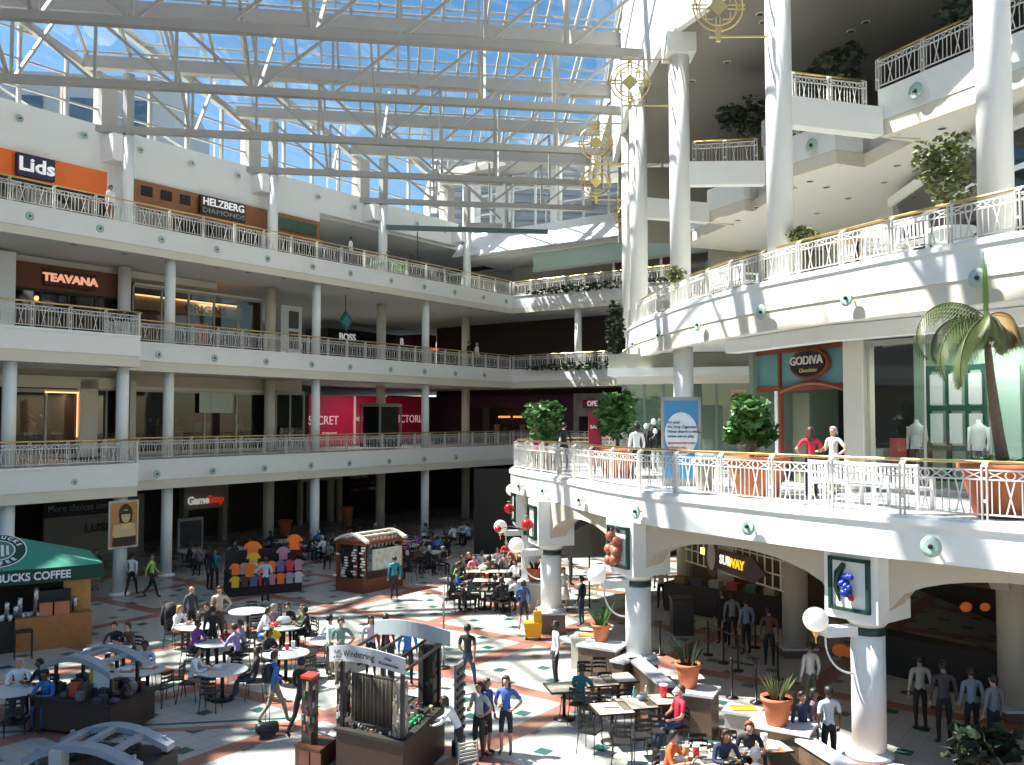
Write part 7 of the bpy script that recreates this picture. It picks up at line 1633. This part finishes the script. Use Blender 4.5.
# neighbouring white building with louvres, seen through the glass
T = thing('office_building', 'white building with horizontal louvres outside the glass roof end', 'building', (20, 130, 0))
MB(G).box(8, 60, 118, 150, 0, 44).build('wall', mat('far_white', (.62, .64, .65), .7), T)
for i in range(12): MB(G).box(7, 61, 116.5, 117, 30+i*1.15, 30.45+i*1.15).build('louvre', mat('louvre_grey', (.35, .37, .38), .6), T)
T = thing('far_building', 'pale angular building outside the left clerestory glass', 'building', (-60, 150, 0)); MB(G).box(-75, -32, 150, 180, 0, 62).build('wall', mat('far_white', (0, 0, 0)), T)
for i in range(5): MB(G).box(-72+i*8, -68+i*8, 149.6, 150, 40, 58).build('window', mat('far_window', (.10, .18, .26), .2), T)
# interior lamps (the ceiling lights of shops and food hall)
def lamp(p, e, col, s=1.2):
    l = bpy.data.lights.new('ceiling_lamp', 'AREA'); l.energy = e; l.color = col; l.size = s; o = bpy.data.objects.new('ceiling_lamp', l); COL.objects.link(o); o.location = p
lamp(tuple(F(21.5, 42.3, 8.3)), 25, (1, .7, .45)); lamp(tuple(F(30, 42.5, 13.4)), 40, (1, .75, .5)); lamp(tuple(F(46, 43.5, 14.2)), 60, (1, .95, .85), 3); lamp(tuple(F(44, 43, 9.0)), 90, (1, .9, .85), 3)
lamp(tuple(SFm(2.5, 1.8, 4.1)), 12, (1, .75, .4), 2); lamp(tuple(HF(3, 1.2, 9.0)), 90, (.95, 1, .9), 2); lamp((12.5, 24, 4.0), 10, (1, .7, .4), 2)

# sub-parts: small pieces sit on the part that carries them
SUB = {'carded_jewelry': ('display_tower',), 'tower_cap': ('display_tower',), 'bead_string': ('necklace_board',), 'white_goods': ('shelf_back',), 'sunglasses': ('rack_board',),
       'ring_letter': ('emblem_ring',), 'emblem_wave': ('emblem_field',), 'emblem_ring': ('canopy',), 'bulb_cap': ('glass_disc',), 'globe': ('holder',), 'picture': ('panel',), 'eye': (), 'drawer': ('drawer_base',),
       'face_shape': ('orange_ground',), 'shoulders': ('orange_ground',), 'held_card': ('orange_ground',), 'hair_shape': ('orange_ground',), 'dark_foreground': ('orange_ground',),
       'lettering': ('sign_panel', 'header', 'oval_board', 'valance', 'panel', 'banner', 'black_band', 'inner_band', 'portal_lintel', 'curved_sign', 'blue_poster'), 'sign_lettering': ('arrow_sign',),
       'paper_cup': ('dark_display_counter',), 'edge_band': ('table_top',), 'food_tray': ('counter',), 'warm_light': ('plum_wall',), 'red_light': ('header',), 'light_strip': ('inner_band',),
       'poster_hair': ('poster',), 'white_mark': ('panel',), 'small_window': ('header',), 'green_panel': ('header',), 'post_cap': ()}
def bcentre(o):
    b = [Vector(c) for c in o.bound_box]; return sum(b, Vector())/8
for o in list(bpy.data.objects):
    k = o.name.split('.')[0]
    if k in SUB and o.parent and o.parent.parent is None and o.parent.type == 'EMPTY':
        T = o.parent; c = [q for q in T.children if q.name.split('.')[0] in SUB[k] and q is not o]
        if c:
            oc_ = bcentre(o); best = min(c, key=lambda q: (bcentre(q)-oc_).length)
            if tuple(best.location) == (0, 0, 0): o.parent = best
